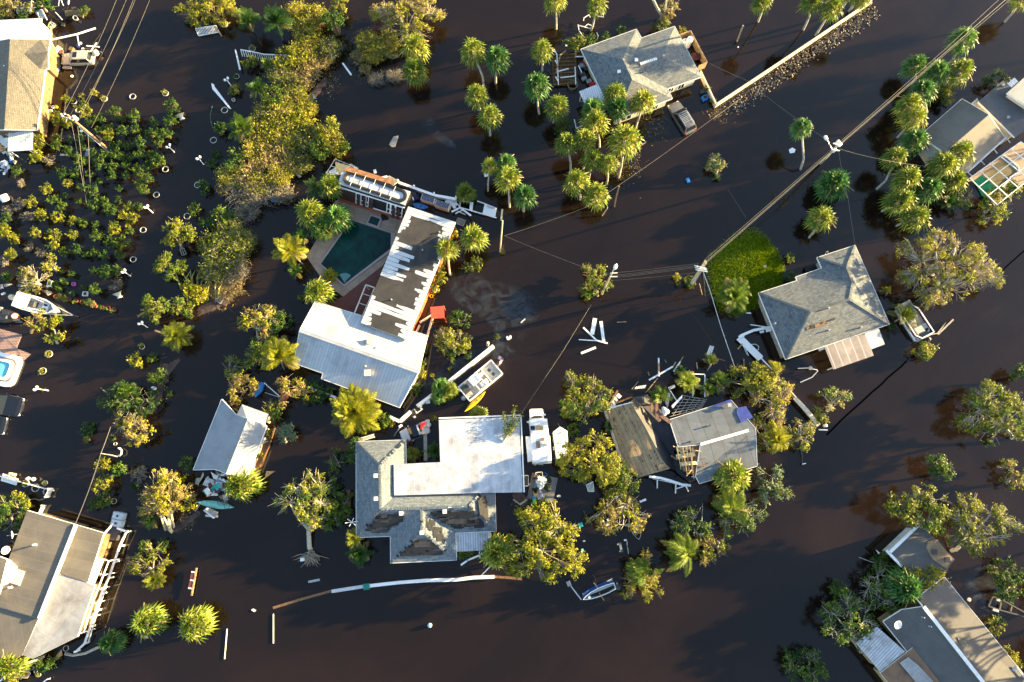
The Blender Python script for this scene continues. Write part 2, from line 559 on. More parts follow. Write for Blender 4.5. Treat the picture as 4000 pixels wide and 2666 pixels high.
LF('leaf_palm',(.06,.135,.013),(.17,.215,.022),(.48,.43,.08))
# the setting: water, mud banks, lawn
def water_mat():
 m,t,p,o=nm('flood_water')
 ob=coords(t)
 n1=noise(t,ob,.035,8,.62,1.6)
 n2=noise(t,ob,.35,4,.6,.3)
 base=ramp(t,n1,[(.3,(.007,.0047,.0038)),(.5,(.011,.0063,.0044)),(.72,(.018,.0098,.006))])
 base=mixc(t,.3,base,ramp(t,n2,[(.3,.7),(.7,1.)]),'MULTIPLY')
 t.links.new(base,p.inputs['Base Color'])
 t.links.new(ramp(t,noise(t,ob,.06,4,.6,2.),[(.4,.03),(.65,.16)]),p.inputs['Roughness'])
 p.inputs['IOR'].default_value=1.42
 wv=noise(t,ob,1.3,3,.5,.2)
 bp=N(t,'ShaderNodeBump',Strength=.09,Distance=.06)
 t.links.new(wv,bp.inputs['Height'])
 t.links.new(bp.outputs[0],p.inputs['Normal'])
 return m
MDEF['flood_water']=water_mat
K0='white_gloss'
K1='leaf_olive'
K2='white_paint'
K3='leaf_gold'
K4='grey_plastic'
K5='leaf_green'
K6='dark_grey'
K7='bark_pale'
K8='bare_leafy'
K9='bare_grey_leafy'
K10='leaf_dark'
K11='leaf_dry'
K12='wood_brown'
K13='wood_grey'
K14='interior_dark'
K15='blue_plastic'
K16='bare_grey'
K17='wood_pole_pale'
K18='black_rubber'
K19='dark_glass'
K20='wire_pale'
K21='structure'
K22='red_plastic'
K23='white_board'
K24='awning_white'
K25='lattice'
K26='tarpaulin'
K27='underlay'
K28='cardboard'
K29='dark_low'
K30='grey_wall'
K31='driftwood'
def sheet_poly(name,pts,z,mat,kind=K21):
 o=MB().poly([Vector((p[0],p[1],z))for p in(pts if area2(pts)>0 else pts[::-1])]).build(name,mat)
 return tag(o,kind=kind)
g=MB()
S=1600.
g.poly([(-S,-S,-1.6),(S,-S,-1.6),(S,S,-1.6),(-S,S,-1.6)])
tag(g.build('ground','silt'),kind=K21)
g=MB()
g.poly([(-S,-S,0),(S,-S,0),(S,S,0),(-S,S,0)])
tag(g.build('water','flood_water'),kind=K21)
def smooth_outline(pts,n=6,jit=0.,seed=1):
 r=random.Random(seed)
 out=[]
 k=len(pts)
 for i in range(k):
  p0,p1,p2,p3=pts[i-1],pts[i],pts[(i+1)%k],pts[(i+2)%k]
  for s in range(n):
   u=s/n
   a=[.5*((2*p1[d])+(-p0[d]+p2[d])*u+(2*p0[d]-5*p1[d]+4*p2[d]-p3[d])*u*u+(-p0[d]+3*p1[d]-3*p2[d]+p3[d])*u**3)for d in(0,1)]
   out.append((a[0]+r.uniform(-jit,jit),a[1]+r.uniform(-jit,jit)))
 return out
def mound(name,mat,outline,top=.3,seed=1,rings=5):
 pts=smooth_outline(outline,6,.18,seed)
 cx=sum(p[0]for p in pts)/len(pts);cy=sum(p[1]for p in pts)/len(pts)
 r=random.Random(seed)
 rows=[]
 for k in range(rings+1):
  f=1-k/rings
  z=-.12+(top+.12)*(1-f**2.2)
  rows.append([Vector((cx+(p[0]-cx)*f,cy+(p[1]-cy)*f,z+r.uniform(-.02,.02)*(k>0)))for p in pts])
 mb=MB()
 n=len(pts)
 for a,b in zip(rows[:-1],rows[1:]):
  for i in range(n):
   j=(i+1)%n
   mb.poly([a[i],a[j],b[j],b[i]])
 return mb.build(name,mat,smooth=True)
def pts2(q,lst):return[(p.x,p.y)for p in(q(x,y,0)for x,y in lst)]
def lawn_mat():
 m,t,p,o=nm('lawn_turf')
 ob=coords(t)
 n1=noise(t,ob,.7,6,.7)
 n2=noise(t,ob,6.,4,.7)
 c=ramp(t,n1,[(.3,(.05,.105,.004)),(.7,(.125,.16,.004))])
 c=mixc(t,.7,c,ramp(t,n2,[(.3,.45),(.7,1.)]),'MULTIPLY')
 t.links.new(c,p.inputs['Base Color'])
 p.inputs['Roughness'].default_value=.95
 bp=N(t,'ShaderNodeBump',Strength=.9,Distance=.15)
 t.links.new(n2,bp.inputs['Height'])
 t.links.new(bp.outputs[0],p.inputs['Normal'])
 return m
MDEF['lawn_turf']=lawn_mat
q=Q('t6')
LAWN=pts2(Q('x1'),[(-240,230),(-60,60),(120,-60),(280,-70),(400,0),(460,90),(540,180),(590,290),(600,400),(580,500),(600,620),(430,760),(300,800),(180,860),(40,900),(-130,820),(-230,640),(-260,420)])
tag(mound('lawn','lawn_turf',LAWN,.32,3),kind=K21)
gq=[]
for i in range(20000):
 a_,b_=RNG.uniform(0,6.2832),math.sqrt(RNG.random())*RNG.uniform(.97,1.05)
 i0=RNG.randrange(len(LAWN));j0=(i0+1)%len(LAWN);u_=RNG.random()
 cx_=sum(p[0]for p in LAWN)/len(LAWN);cy_=sum(p[1]for p in LAWN)/len(LAWN)
 ex,ey=LAWN[i0][0]*(1-u_)+LAWN[j0][0]*u_,LAWN[i0][1]*(1-u_)+LAWN[j0][1]*u_
 p=Vector((cx_+(ex-cx_)*b_,cy_+(ey-cy_)*b_,-.12+.44*(1-min(1,b_)**2.2)))
 wv=Vector((math.cos(a_),math.sin(a_),0))*.06
 tp=p+Vector((RNG.uniform(-.12,.12),RNG.uniform(-.12,.12),RNG.uniform(.12,.26)))
 gq.append((tuple(p-wv),tuple(p+wv),tuple(tp+wv*.3),tuple(tp-wv*.3)))
o=link('grass',quad_mesh('grass',gq,['leaf_lawn'],np.zeros(len(gq))))
tag(o,'short bright green grass covering the small lawn','grass',kind='stuff')
tag(mound('mud_bank','silt',pts2(Q('t4'),[(1320,500),(1400,420),(1560,400),(1640,400),(1620,480),(1540,520),(1450,570),(1370,600),(1300,600)]),.12,5),kind=K21)
tag(mound('mud_bank','silt',pts2(Q('t4'),[(1200,830),(1280,800),(1230,860),(1180,890),(1140,960),(1160,1010),(1110,1060),(1100,1150),(1070,1250),(1020,1320),(960,1330),(1010,1200),(1060,1050),(1080,900)]),.1,6),kind=K21)
tag(mound('mud_bank','silt',pts2(Q('t8'),[(1190,500),(1310,420),(1370,370),(1400,410),(1330,460),(1250,520),(1180,580),(1120,570)]),.12,7),kind=K21)
tag(mound('mud_bank','silt',pts2(Q('t1'),[(380,640),(430,560),(520,480),(560,500),(500,580),(430,680),(410,780),(350,900),(150,1000),(50,900),(0,700),(150,560)]),.1,8),kind=K21)
# buildings
def inset(loop,d):
 pts=[Vector(p)for p in loop]
 if area2(pts)<0:pts=pts[::-1]
 n=len(pts);out=[]
 for i in range(n):
  a,b,c=pts[i-1],pts[i],pts[(i+1)%n]
  e1=(b-a);e1.z=0;e2=(c-b);e2.z=0
  e1.normalize();e2.normalize()
  n1=Vector((-e1.y,e1.x,0));n2=Vector((-e2.y,e2.x,0))
  k=n1+n2
  l=k.length
  if l<.2:k=n1;s=d
  else:
   k=k/l;s=d/max(.35,k.dot(n1))
  out.append(b+k*s)
 return out
def chain(edges):
 nxt={a:b for a,b in edges}
 st=edges[0][0];loop=[st];k=nxt[st]
 while k!=st and k in nxt and len(loop)<200:
  loop.append(k);k=nxt[k]
 return loop
def roof_parts(root,V,F,mat,th=.16,fascia=K2,walls='cream',over=.45,wall_to=-1.4,name='roof',wall_skip=()):
 mb=MB();used={}
 faces=[]
 for f in F:
  f=f.split()if isinstance(f,str)else f
  pts=[V[k]for k in f]
  if newell(pts).z<0:f=f[::-1];pts=pts[::-1]
  faces.append(f)
  ua,va,na=plane_axes(pts)
  tris=[[f[i]for i in tr]for tr in tessellate_polygon([pts])]
  for tr in tris:
   if newell([V[k]for k in tr]).z<0:tr.reverse()
   mb.poly([V[k]for k in tr],0,[(V[k].dot(ua),V[k].dot(va))for k in tr])
   mb.poly([V[k]-Vector((0,0,th))for k in tr[::-1]],1)
  for k in range(len(f)):used[(f[k],f[(k+1)%len(f)])]=1
 be=[(a,b)for a,b in used if(b,a)not in used]
 ro=mb.build(name,[mat,K2],root)
 if fascia:
  fb=MB()
  for a,b in be:
   p,r_=V[a],V[b]
   d=(r_-p);d.z=0
   if d.length<.05:continue
   d.normalize()
   out=Vector((d.y,-d.x,0))*.05
   fb.hexa([p-Vector((0,0,th+.05)),r_-Vector((0,0,th+.05)),r_+out-Vector((0,0,th+.05)),p+out-Vector((0,0,th+.05))][::-1],[p+Vector((0,0,.02)),r_+Vector((0,0,.02)),r_+out+Vector((0,0,.02)),p+out+Vector((0,0,.02))][::-1])
  fb.build('fascia',fascia,root)
 if walls:
  lp=[V[k]for k in chain(be)]
  ins=inset(lp,over)
  wb=MB()
  n=len(ins)
  for i in range(n):
   if i in wall_skip:continue
   a,b=ins[i],ins[(i+1)%n]
   za,zb=a.z-th-.03,b.z-th-.03
   wb.poly([(a.x,a.y,wall_to),(b.x,b.y,wall_to),(b.x,b.y,zb),(a.x,a.y,za)])
  wb.build('wall',walls,root)
 return ro
def mk(q,d):
 return{k:q(*v)for k,v in d.items()}
def ctr(V,z=0.):
 c=sum((Vector(p)for p in V.values()),Vector())/len(V)
 c.z=z
 return c
def on_slab(root,name,q,pts,mat,h=.25,walls=None,wall_to=-1.4,over=.3,edge=K2,part='roof'):
 P=[q(*p)for p in pts]
 if area2(P)<0:P=P[::-1]
 MB().prism(P,h,0,1).build(part,[mat,edge],root)
 if walls:
  ins=inset(P,over)
  wb=MB()
  for i in range(len(ins)):
   a,b=ins[i],ins[(i+1)%len(ins)]
   wb.poly([(a.x,a.y,wall_to),(b.x,b.y,wall_to),(b.x,b.y,b.z-h),(a.x,a.y,a.z-h)])
  wb.build('wall',walls,root)
 return P
def posts(root,P,w=.12,mat=K2,z0=-1.2,drop=.25,ins=.25,idx=None):
 I=inset(P,ins)
 for i,p in enumerate(I):
  if idx is not None and i not in idx:continue
  MB().box((p.x,p.y,(z0+p.z-drop)/2),(w,w,p.z-drop-z0)).build('post',mat,root)
def inside2(p,poly):
 c=False
 j=len(poly)-1
 for i in range(len(poly)):
  a,b=poly[i],poly[j]
  if(a[1]>p[1])!=(b[1]>p[1])and p[0]<(b[0]-a[0])*(p[1]-a[1])/(b[1]-a[1]+1e-12)+a[0]:
   c=not c
  j=i
 return c
def torn(root,face,region,n,seed,mats=(K27,K27,K27,K27,'torn_edge'),lmin=.5,lmax=2.6,name='torn_shingles',lift=.03,hh=.22):
 r=random.Random(seed)
 u,v,nn=plane_axes(face)
 o=Vector(face[0])
 uvp=[((Vector(p)-o).dot(u),(Vector(p)-o).dot(v))for p in region]
 fuv=[((Vector(p)-o).dot(u),(Vector(p)-o).dot(v))for p in face]
 u0,u1=min(p[0]for p in uvp),max(p[0]for p in uvp)
 v0,v1=min(p[1]for p in uvp),max(p[1]for p in uvp)
 mb=MB();k=0;tries=0
 while k<n and tries<n*40:
  tries+=1
  L=r.uniform(lmin,lmax);hgt=hh*r.choice((1,1,2,2,3))
  a=r.uniform(u0,u1);b=v0+round(r.uniform(0,v1-v0)/hh)*hh
  cs=[(a,b),(a+L,b),(a+L,b+hgt),(a,b+hgt)]
  if not(inside2((a+L/2,b+hgt/2),uvp)and all(inside2(c,fuv)for c in cs)):continue
  if sum(inside2(c,uvp)for c in cs)<3:continue
  cs=[(x+r.uniform(-.07,.07),y+r.uniform(-.03,.03))for x,y in cs]
  mid=(r.uniform(.3,.7))
  cs.insert(1,(cs[0][0]+L*mid,cs[0][1]+r.uniform(-.08,.05)))
  dz=lift+.002*k
  mb.poly([o+u*x+v*y+nn*dz for x,y in cs],mats.index(r.choice(mats)))
  k+=1
 um=[]
 return mb.build(name,list(mats),root)
def vents(root,pts,mat=K0,s=.45,h=.25,name='roof_vent'):
 for p in pts:
  b=MB()
  b.box((p.x,p.y,p.z+h/2),(s,s,h),.05,0,.85)
  b.box((p.x,p.y,p.z+h+.03),(s*1.15,s*1.15,.06),.05)
  b.build(name,mat,root)
def pipes(root,pts,h=.5,r_=.06,mat=K4,name='vent_pipe'):
 for p in pts:
  MB().lathe((p.x,p.y,p.z-.1),[(r_*1.6,0),(r_*1.6,.14),(r_,.16),(r_,h),(r_*1.3,h),(r_*1.3,h+.07)],8).build(name,mat,root)
def window(root,a,b,z0,z1,out=.04,mat=K19,frame=K2,cols=2,name='window'):
 a=Vector((a[0],a[1],0));b=Vector((b[0],b[1],0))
 d=(b-a).normalized();nrm=Vector((d.y,-d.x,0))*out
 def pt(s,z):return a+d*s+nrm+Vector((0,0,z))
 L=(b-a).length
 f=MB()
 for s0,s1,y0,y1 in[(0,L,z0,z0+.08),(0,L,z1-.08,z1),(0,.08,z0+.08,z1-.08),(L-.08,L,z0+.08,z1-.08)]+[(L*k/cols-.03,L*k/cols+.03,z0+.08,z1-.08)for k in range(1,cols)]:
  p=[pt(s0,y0),pt(s1,y0),pt(s1,y1),pt(s0,y1)]
  bk=[x-nrm*.9 for x in p]
  f.poly(p)
  for k in range(4):
   j=(k+1)%4
   f.poly([bk[k],bk[j],p[j],p[k]])
 fo=f.build(name,frame,root)
 nn=nrm*.4
 MB().poly([pt(.06,z0+.06)-nn,pt(L-.06,z0+.06)-nn,pt(L-.06,z1-.06)-nn,pt(.06,z1-.06)-nn]).build('pane',mat,fo)
 return fo
q=Q('z1')
V=mk(q,dict(a=(155,600,3.9),b=(66,1985,3.9),c=(772,606,2.5),d=(728,790,2.6),d2=(735,1050,2.5),d3=(695,1062,2.5),e=(566,1992,2.5),l1=(-420,700,2.5),l2=(-430,2010,2.5),g=(365,832,3.45),gr=(735,798,3.42),f1=(620,606,2.85),f2=(615,1060,2.75)))
t=thing('tan_roof_house','long house with golden tan shingle slope beside a parked beige car','house',ctr(V))
roof_parts(t,V,['a b e d3 f2 g f1','a l1 l2 b','f1 g gr c','g f2 d3 d2 gr'],'shingle_tan',walls='brown_wall',over=.35)
on_slab(t,'x',q,[(-300,330,2.9),(0,310,2.9),(637,280,2.9),(618,602,2.75),(150,600,2.75),(0,632,2.75),(-300,690,2.75)],K24,.12,'cream',part='carport_roof')
P_=on_slab(t,'x',q,[(125,1994,2.35),(500,2012,2.35),(490,2295,2.05),(430,2305,2.05),(118,2322,2.05)],K24,.08,part='awning')
posts(t,P_,.1,K2,-1.2,.1,.15)
pipes(t,[q(85,1030,3.4)],.35,.08,K2)
window(t,q(735,1180,.6),q(700,1290,.6),.5,1.7)
window(t,q(690,1560,.6),q(675,1660,.6),.5,1.7)
# house with a metal roof, flat wing and pool
q=Q('t5');y1=Q('y1')
V=mk(q,dict(rl=(296,682,3.7),rr=(1106,965,3.7),ul=(403,486,2.5),ur=(1166,718,2.5),ll=(258,904,2.5),n1=(456,974,2.5),n2=(445,1010,2.35),lr=(975,1206,2.35)))
t=thing('metal_roof_house','house with white ribbed metal gable roof and a long peeling flat roofed wing','house',ctr(V))
roof_parts(t,V,['rl rr ur ul','rl ll n1 n2 lr rr'],'metal_white',walls=K30,over=.4)
rp=MB().beam(V['rl']+Vector((0,0,.04)),V['rr']+Vector((0,0,.04)),.45,.06)
rp.build('ridge_cap','metal_white',t)
vents(t,[q(780,757,3.15),q(763,975,3.3)],'cream',.7,.45,'skylight')
pipes(t,[q(448,798,3.2),q(820,800,3.25),q(745,925,3.4)],.3,.09,K4)
HW=3.25
C4=[y1(966,580,HW),y1(1482,751,HW),q(1027,747,HW),q(713,632,HW)]
MB().prism(C4,.3,0,1).build('flat_roof',['bitumen',K2],t)
wi=inset(C4,.25)
wb=MB()
for i in range(4):
 a,b=wi[i],wi[(i+1)%4]
 wb.poly([(a.x,a.y,-1.4),(b.x,b.y,-1.4),(b.x,b.y,HW-.3),(a.x,a.y,HW-.3)])
wb.build('wing_wall','terracotta',t)
mb=MB();NS=30
r=random.Random(4)
def lim(v,tab):
 for(v0,x0),(v1,x1)in zip(tab[:-1],tab[1:]):
  if v0<=v<=v1:return x0+(x1-x0)*(v-v0)/(v1-v0)
 return tab[-1][1]
LT=[(0,.5),(.075,.5),(.085,.22),(.14,.1),(.24,.02),(.27,.16),(.33,.24),(.36,.4),(.41,.5),(.5,.48),(.54,.5),(.59,.34),(.6,.04),(.76,.03),(.79,.1),(.83,.5),(.855,.5),(.87,.28),(.93,.2),(1,.12)]
RT=[(0,.5),(.075,.5),(.085,.25),(.13,.22),(.2,.12),(.28,.08),(.35,.04),(.43,.03),(.47,.26),(.55,.22),(.6,.12),(.7,.17),(.78,.2),(.81,.4),(.83,.5),(.855,.5),(.88,.18),(.95,.12),(1,.1)]
def W4(u,v,dz=.012):
 a=C4[0].lerp(C4[1],u);b=C4[3].lerp(C4[2],u)
 return a.lerp(b,v)+Vector((0,0,dz))
for i in range(NS):
 v0,v1=i/NS,(i+.93)/NS
 vm=(v0+v1)/2
 for side,tab in((0,LT),(1,RT)):
  x=lim(vm,tab)
  if x<.5:x=max(.02,1.3*x*r.choice((.4,.7,1,1.1,1.5))+r.uniform(-.05,.05))
  if x<.035:continue
  x=min(x,.5)
  us=[0,x*.6,x*.9+r.uniform(-.02,.02),x]if x<.5 else[0,.25,.5]
  lo=[v0+(0 if k<2 else r.uniform(0,.006))for k in range(len(us))]
  hi=[v1-(0 if k<2 else r.uniform(0,.012))for k in range(len(us))]
  pts=[(u_,a_)for u_,a_ in zip(us,lo)]+[(u_,a_)for u_,a_ in zip(us[::-1],hi[::-1])]
  if side:pts=[(1-u_,a_)for u_,a_ in pts][::-1]
  pts=[W4(u_,a_)for u_,a_ in pts]
  if area2(pts)<0:pts=pts[::-1]
  mb.poly(pts)
mb.build('white_membrane','membrane_white',t)
pipes(t,[W4(.78,.12),W4(.3,.55),W4(.4,.75),W4(.6,.3)],.25,.07)
MB().prism([q(590,455,.06),q(870,240,.06),q(720,600,.06),q(470,505,.06)],.7).build('patio','red_deck',t)
fr=[q(748,372,2.3),q(808,392,2.3),q(722,590,2.3),q(668,570,2.3)]
mb=MB()
for a,b in zip(fr,fr[1:]+fr[:1]):mb.beam(a,b,.14,.14)
for f in(.3,.62):mb.beam(fr[0].lerp(fr[3],f),fr[1].lerp(fr[2],f),.07,.07)
for a in fr:mb.beam(a,(a.x,a.y,-.5),.12,.12)
mb.build('screen_frame','cream',t)
for a,b,hh in[((1205,560),(1160,715),1.),((1205,560),(1110,620),1.2),((1110,640),(1085,690),1.)]:
 A,B=q(*a,hh),q(*b,hh)
 MB().beam(A-Vector((0,0,hh*.8)),B-Vector((0,0,hh*.8)),.18,.9).build('courtyard_wall','cream',t)
pt=thing('swimming_pool','five sided murky green swimming pool with stone deck and a square spa','pool',y1(480,1050))
D=[y1(*p,.08)for p in[(160,520),(250,490),(905,735),(850,880),(815,1000),(690,1225),(252,1566),(60,1420),(-30,1300),(-150,1130),(-40,950),(120,700)]]
POOL=[(345,730),(775,872),(772,1040),(262,1432),(8,1207)]
COP=[(338,708),(828,880),(795,1058),(262,1456),(-12,1208)]
def ring(q,outer,inner,z,h,name,mat,parent):
 O=[q(*p,z)for p in outer];I=[q(*p,z)for p in inner]
 if area2(O)<0:O=O[::-1];I=I[::-1]
 mb=MB();n=len(O)
 for i in range(n):
  j=(i+1)%n
  mb.poly([O[i],O[j],I[j],I[i]])
  dz=Vector((0,0,h))
  mb.poly([O[i]-dz,O[j]-dz,O[j],O[i]])
  mb.poly([I[j]-dz,I[i]-dz,I[i],I[j]])
 return mb.build(name,mat,parent)
MB().prism(D,.7).build('deck','paving',pt)
ring(y1,COP,POOL,.2,.6,'coping','coping',pt)
def poolmat(name,c1,c2,c3):
 def f():
  m,t_,p,o=nm(name)
  n1=noise(t_,coords(t_),.28,7,.65,1.2)
  t_.links.new(ramp(t_,n1,[(.35,c1),(.55,c2),(.75,c3)]),p.inputs['Base Color'])
  p.inputs['Roughness'].default_value=.05
  p.inputs['IOR'].default_value=1.33
  return m
 MDEF[name]=f
poolmat('pool_teal',(.0012,.014,.012),(.0025,.036,.03),(.005,.065,.05))
poolmat('pool_green',(.002,.05,.03),(.004,.09,.05),(.03,.11,.06))
poolmat('pool_tan',(.1,.09,.045),(.17,.14,.075),(.24,.18,.1))
poolmat('spa_blue',(.1,.42,.5),(.16,.52,.6),(.25,.6,.66))
P=[y1(*p,.13)for p in POOL]
MB().prism(P,.3).build('pool_water','pool_teal',pt)
c=y1(268,1395,.14)
for rr,zz in((1.15,.135),(.8,.14),(.5,.145)):
 d=(y1(345,730)-y1(262,1432)).normalized()
 a0=math.atan2(d.y,d.x)
 fan=[Vector((c.x,c.y,zz))-Vector((0,.25,0))]+[Vector((c.x+rr*math.cos(a0-.75+1.5*k/10),c.y+rr*math.sin(a0-.75+1.5*k/10),zz))for k in range(11)]
 MB().poly(fan).build('step',MDEF.setdefault('pool_step',lambda:plain('pool_step',(.1,.22,.21),.2))and 'pool_step',pt)
SPA=[(552,657),(686,705),(640,815),(500,768)]
SPI=[(560,682),(658,716),(626,795),(524,757)]
ring(y1,SPA,SPI,.3,.6,'spa_rim','coping',pt)
MB().prism([y1(*p,.2)for p in SPI],.3).build('spa_water','pool_teal',pt)
MB().prism([y1(*p,.16)for p in[(690,700),(850,760),(800,860),(640,812)]],.5).build('stone_pad','paving',pt)
# red pool house
B0,B1=y1(197,520,0),y1(905,745,0)
HT=4.
T0,T1=y1(197,330,HT),y1(925,562,HT)
T2,T3=y1(985,415,HT),y1(245,190,HT)
t=thing('pool_house','red pool house with white flat roof and hanging maroon shutters','pool house',(B0+B1)/2)
MB().prism([T0,T1,T2,T3],.22).build('roof','white_roof',t)
mb=MB()
dn=Vector((B1-B0).normalized());nrm=Vector((dn.y,-dn.x,0))
B2,B3=Vector((T2.x,T2.y,0)),Vector((T3.x,T3.y,0))
ins_=[Vector((p.x,p.y,0))for p in inset([T0,T1,T2,T3],.2)]
dz_=Vector((0,0,-.24))
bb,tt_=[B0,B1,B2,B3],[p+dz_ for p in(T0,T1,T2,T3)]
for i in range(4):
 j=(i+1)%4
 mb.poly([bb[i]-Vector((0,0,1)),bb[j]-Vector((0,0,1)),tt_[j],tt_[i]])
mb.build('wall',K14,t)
def FP(s,z,o_=0.):return B0.lerp(B1,s).lerp(T0.lerp(T1,s)-Vector((0,0,.24)),max(z,0)/3.76)+Vector((0,0,min(z,0)))+nrm*(o_+.04)
def fbox(mb,s0,s1,z0,z1,o0,o1,m=0):
 b=[FP(s0,z0,o0),FP(s0,z0,o1),FP(s1,z0,o1),FP(s1,z0,o0)]
 mb.hexa(b,[FP(s0,z1,o0),FP(s0,z1,o1),FP(s1,z1,o1),FP(s1,z1,o0)],m)
k=MB();fbox(k,0,1,-.8,1.,-.1,.05);fbox(k,.25,.31,1.,1.5,-.08,.04);k.build('low_wall','terracotta',t)
k=MB();fbox(k,0,.27,1.,3.35,.06,.12);k.build('shutter','maroon',t)
k=MB();fbox(k,0,1,3.35,3.48,.03,.13);fbox(k,.27,.74,1.,1.1,0.,.1);k.build('beam',K2,t)
for s in(.3,.385):
 k=MB();fbox(k,s,s+.04,.9,3.3,.16,.21);k.build('shutter','maroon',t)
for s in(.83,.9):
 k=MB();fbox(k,s,s+.045,.5,2.9,.16,.21);k.build('shutter','maroon',t)
k=MB();fbox(k,.47,.54,1.,3.3,.06,.12);k.build('shutter','maroon',t)
for s0,s1 in((.27,.34),(.345,.42),(.42,.47),(.74,.8),(.8,.87),(.87,.98)):
 k=MB()
 for a,b,c_,d_ in((s0,s0+.012,1.,3.35),(s1-.012,s1,1.,3.35),(s0+.012,s1-.012,3.22,3.35),(s0+.012,s1-.012,1.9,2.),(s0+.012,s1-.012,1.,1.12)):
  fbox(k,a,b,c_,d_,.02,.09)
 k.build('window_frame',K2,t)
k=MB();k.prism([y1(255,182,HT+.12),y1(322,146,HT+.06),y1(800,292,HT+.06),y1(815,346,HT+.12)],.1);k.build('copper_edge','copper',t)
hz=HT+.07
la,lb=y1(330,270,hz),y1(872,462,hz)
dd=(lb-la).normalized();pp=Vector((-dd.y,dd.x,0))
k=MB()
for j in range(6):
 rr=.98-j*.085
 ring_=[la+pp*rr*math.cos(a)-dd*rr*math.sin(a)for a in np.linspace(0,math.pi,12)]+[lb-pp*rr*math.cos(a)+dd*rr*math.sin(a)for a in np.linspace(0,math.pi,12)]
 ring_.append(ring_[0])
 k.tube(ring_,.04,5,0,False)
k.build('heater_hose',K18,t)
k=MB()
for j in range(5):
 f=(j+.3)/5
 a=la.lerp(lb,f)
 k.beam(a+pp*1.05+Vector((0,0,.05)),a-pp*1.05+Vector((0,0,.05)),.05,.03)
k.build('hose_strap',K2,t)
# damaged house at the middle bottom
q=Q('y3')
V=mk(q,dict(a=(108,200,2.5),b=(612,182,2.5),c=(616,414,2.5),w=(500,748,3.1),R1=(350,440,4.),R2=(358,888,4.),R3=(1266,860,4.),R5=(775,893,3.98),R4=(778,1110,3.98),e=(110,1176,2.5),f=(458,1164,2.5),g=(460,1437,2.5),h=(1132,1406,2.5),i=(1122,1130,2.5),j=(1536,1112,2.5),k=(1524,720,2.5),t=(1385,722,3.05)))
t=thing('torn_shingle_house','grey hip roofed house with dark torn shingle patches and a big white flat roof','house',ctr(V))
roof_parts(t,V,['a b R1','a R1 R2 e','R1 b c w R2','R2 w t R3','R3 t k j','e f R5 R2','R5 i j R3','f g R4 R5','g h R4','h i R5 R4'],'shingle_light',walls=K30)
WR=[q(*p,3.45)for p in[(951,-24),(1773,-55),(1806,716),(1381,722),(495,748),(490,430),(966,408)]]
MB().prism(WR,.35,0,1).build('flat_roof',['white_roof',K0],t)
I=inset(WR,.3)
wb=MB()
for i in range(len(I)):
 a,b=I[i],I[(i+1)%len(I)]
 wb.poly([(a.x,a.y,-1.4),(b.x,b.y,-1.4),(b.x,b.y,3.1),(a.x,a.y,3.1)])
wb.build('flat_roof_wall',K30,t)
gb=MB()
gp=[q(951,-24,3.4),q(1773,-55,3.4),q(1806,716,3.4)]
gb.beam(gp[0]+Vector((0,.2,0)),gp[1]+Vector((.2,.2,0)),.16,.14);gb.beam(gp[1]+Vector((.2,.2,0)),gp[2]+Vector((.2,0,0)),.16,.14)
gb.build('gutter',K0,t)
def reg(lst,h=3.2):return[q(x,y,h)for x,y in lst]
def fp(s):return[V[k]for k in s.split()]
torn(t,fp('e f R5 R2'),reg([(150,1165),(360,895),(560,905),(620,940),(540,1010),(430,1120),(300,1150)]),62,1)
torn(t,fp('R5 i j R3'),reg([(820,880),(1260,870),(1390,960),(1520,1100),(1110,1110),(1050,1030),(930,990)]),95,2)
torn(t,fp('R3 t k j'),reg([(1340,900),(1390,740),(1440,760),(1490,1060),(1350,990)]),110,3,(K27,),.5,1.6)
torn(t,fp('g h R4'),reg([(520,1400),(640,1200),(740,1170),(860,1180),(960,1270),(1060,1380)]),66,4)
torn(t,fp('h i R5 R4'),reg([(790,940),(850,980),(1000,1130),(1030,1280),(900,1160),(800,1040)]),22,5,lmin=.5,lmax=1.3)
torn(t,fp('f g R4 R5'),reg([(665,1000),(700,1000),(690,1170),(670,1170)]),5,6,lmin=.5,lmax=1.4)
def ridge_caps(a,b,w_=.32,mat='shingle_blue',gap=0,seed=1,miss=0.):
 r=random.Random(seed);mb=MB();L=(b-a).length;n=int(L/.28)
 for k in range(n):
  if r.random()<miss:continue
  p=a.lerp(b,(k+.1)/n);s=a.lerp(b,(k+.88)/n)
  mb.beam(p+Vector((0,0,.045)),s+Vector((0,0,.06)),w_,.035,r.random()<miss*.6)
 return mb
for a,b,ms in(('R1','R2',0),('R2','R3',.1),('R5','R4',.2),('a','R1',0),('b','R1',.35),('e','R2',.3),('g','R4',.35),('h','R4',.35),('j','R3',.4),('t','R3',.3)):
 ridge_caps(V[a],V[b],.34,miss=ms,seed=ord(a[-1])).build('ridge_shingle',['shingle_light',K27],t)
vents(t,[q(311,547,3.85),q(313,781,3.85),q(570,930,3.8),q(1013,912,3.85),q(780,1128,3.9)],s=.42,h=.22)
P_=on_slab(t,'x',q,[(1124,1132,2.3),(1481,1118,2.3),(1486,1305,2.1),(1131,1322,2.1)],'corrugated',.08,part='porch_roof')
posts(t,P_,.1,idx=None)
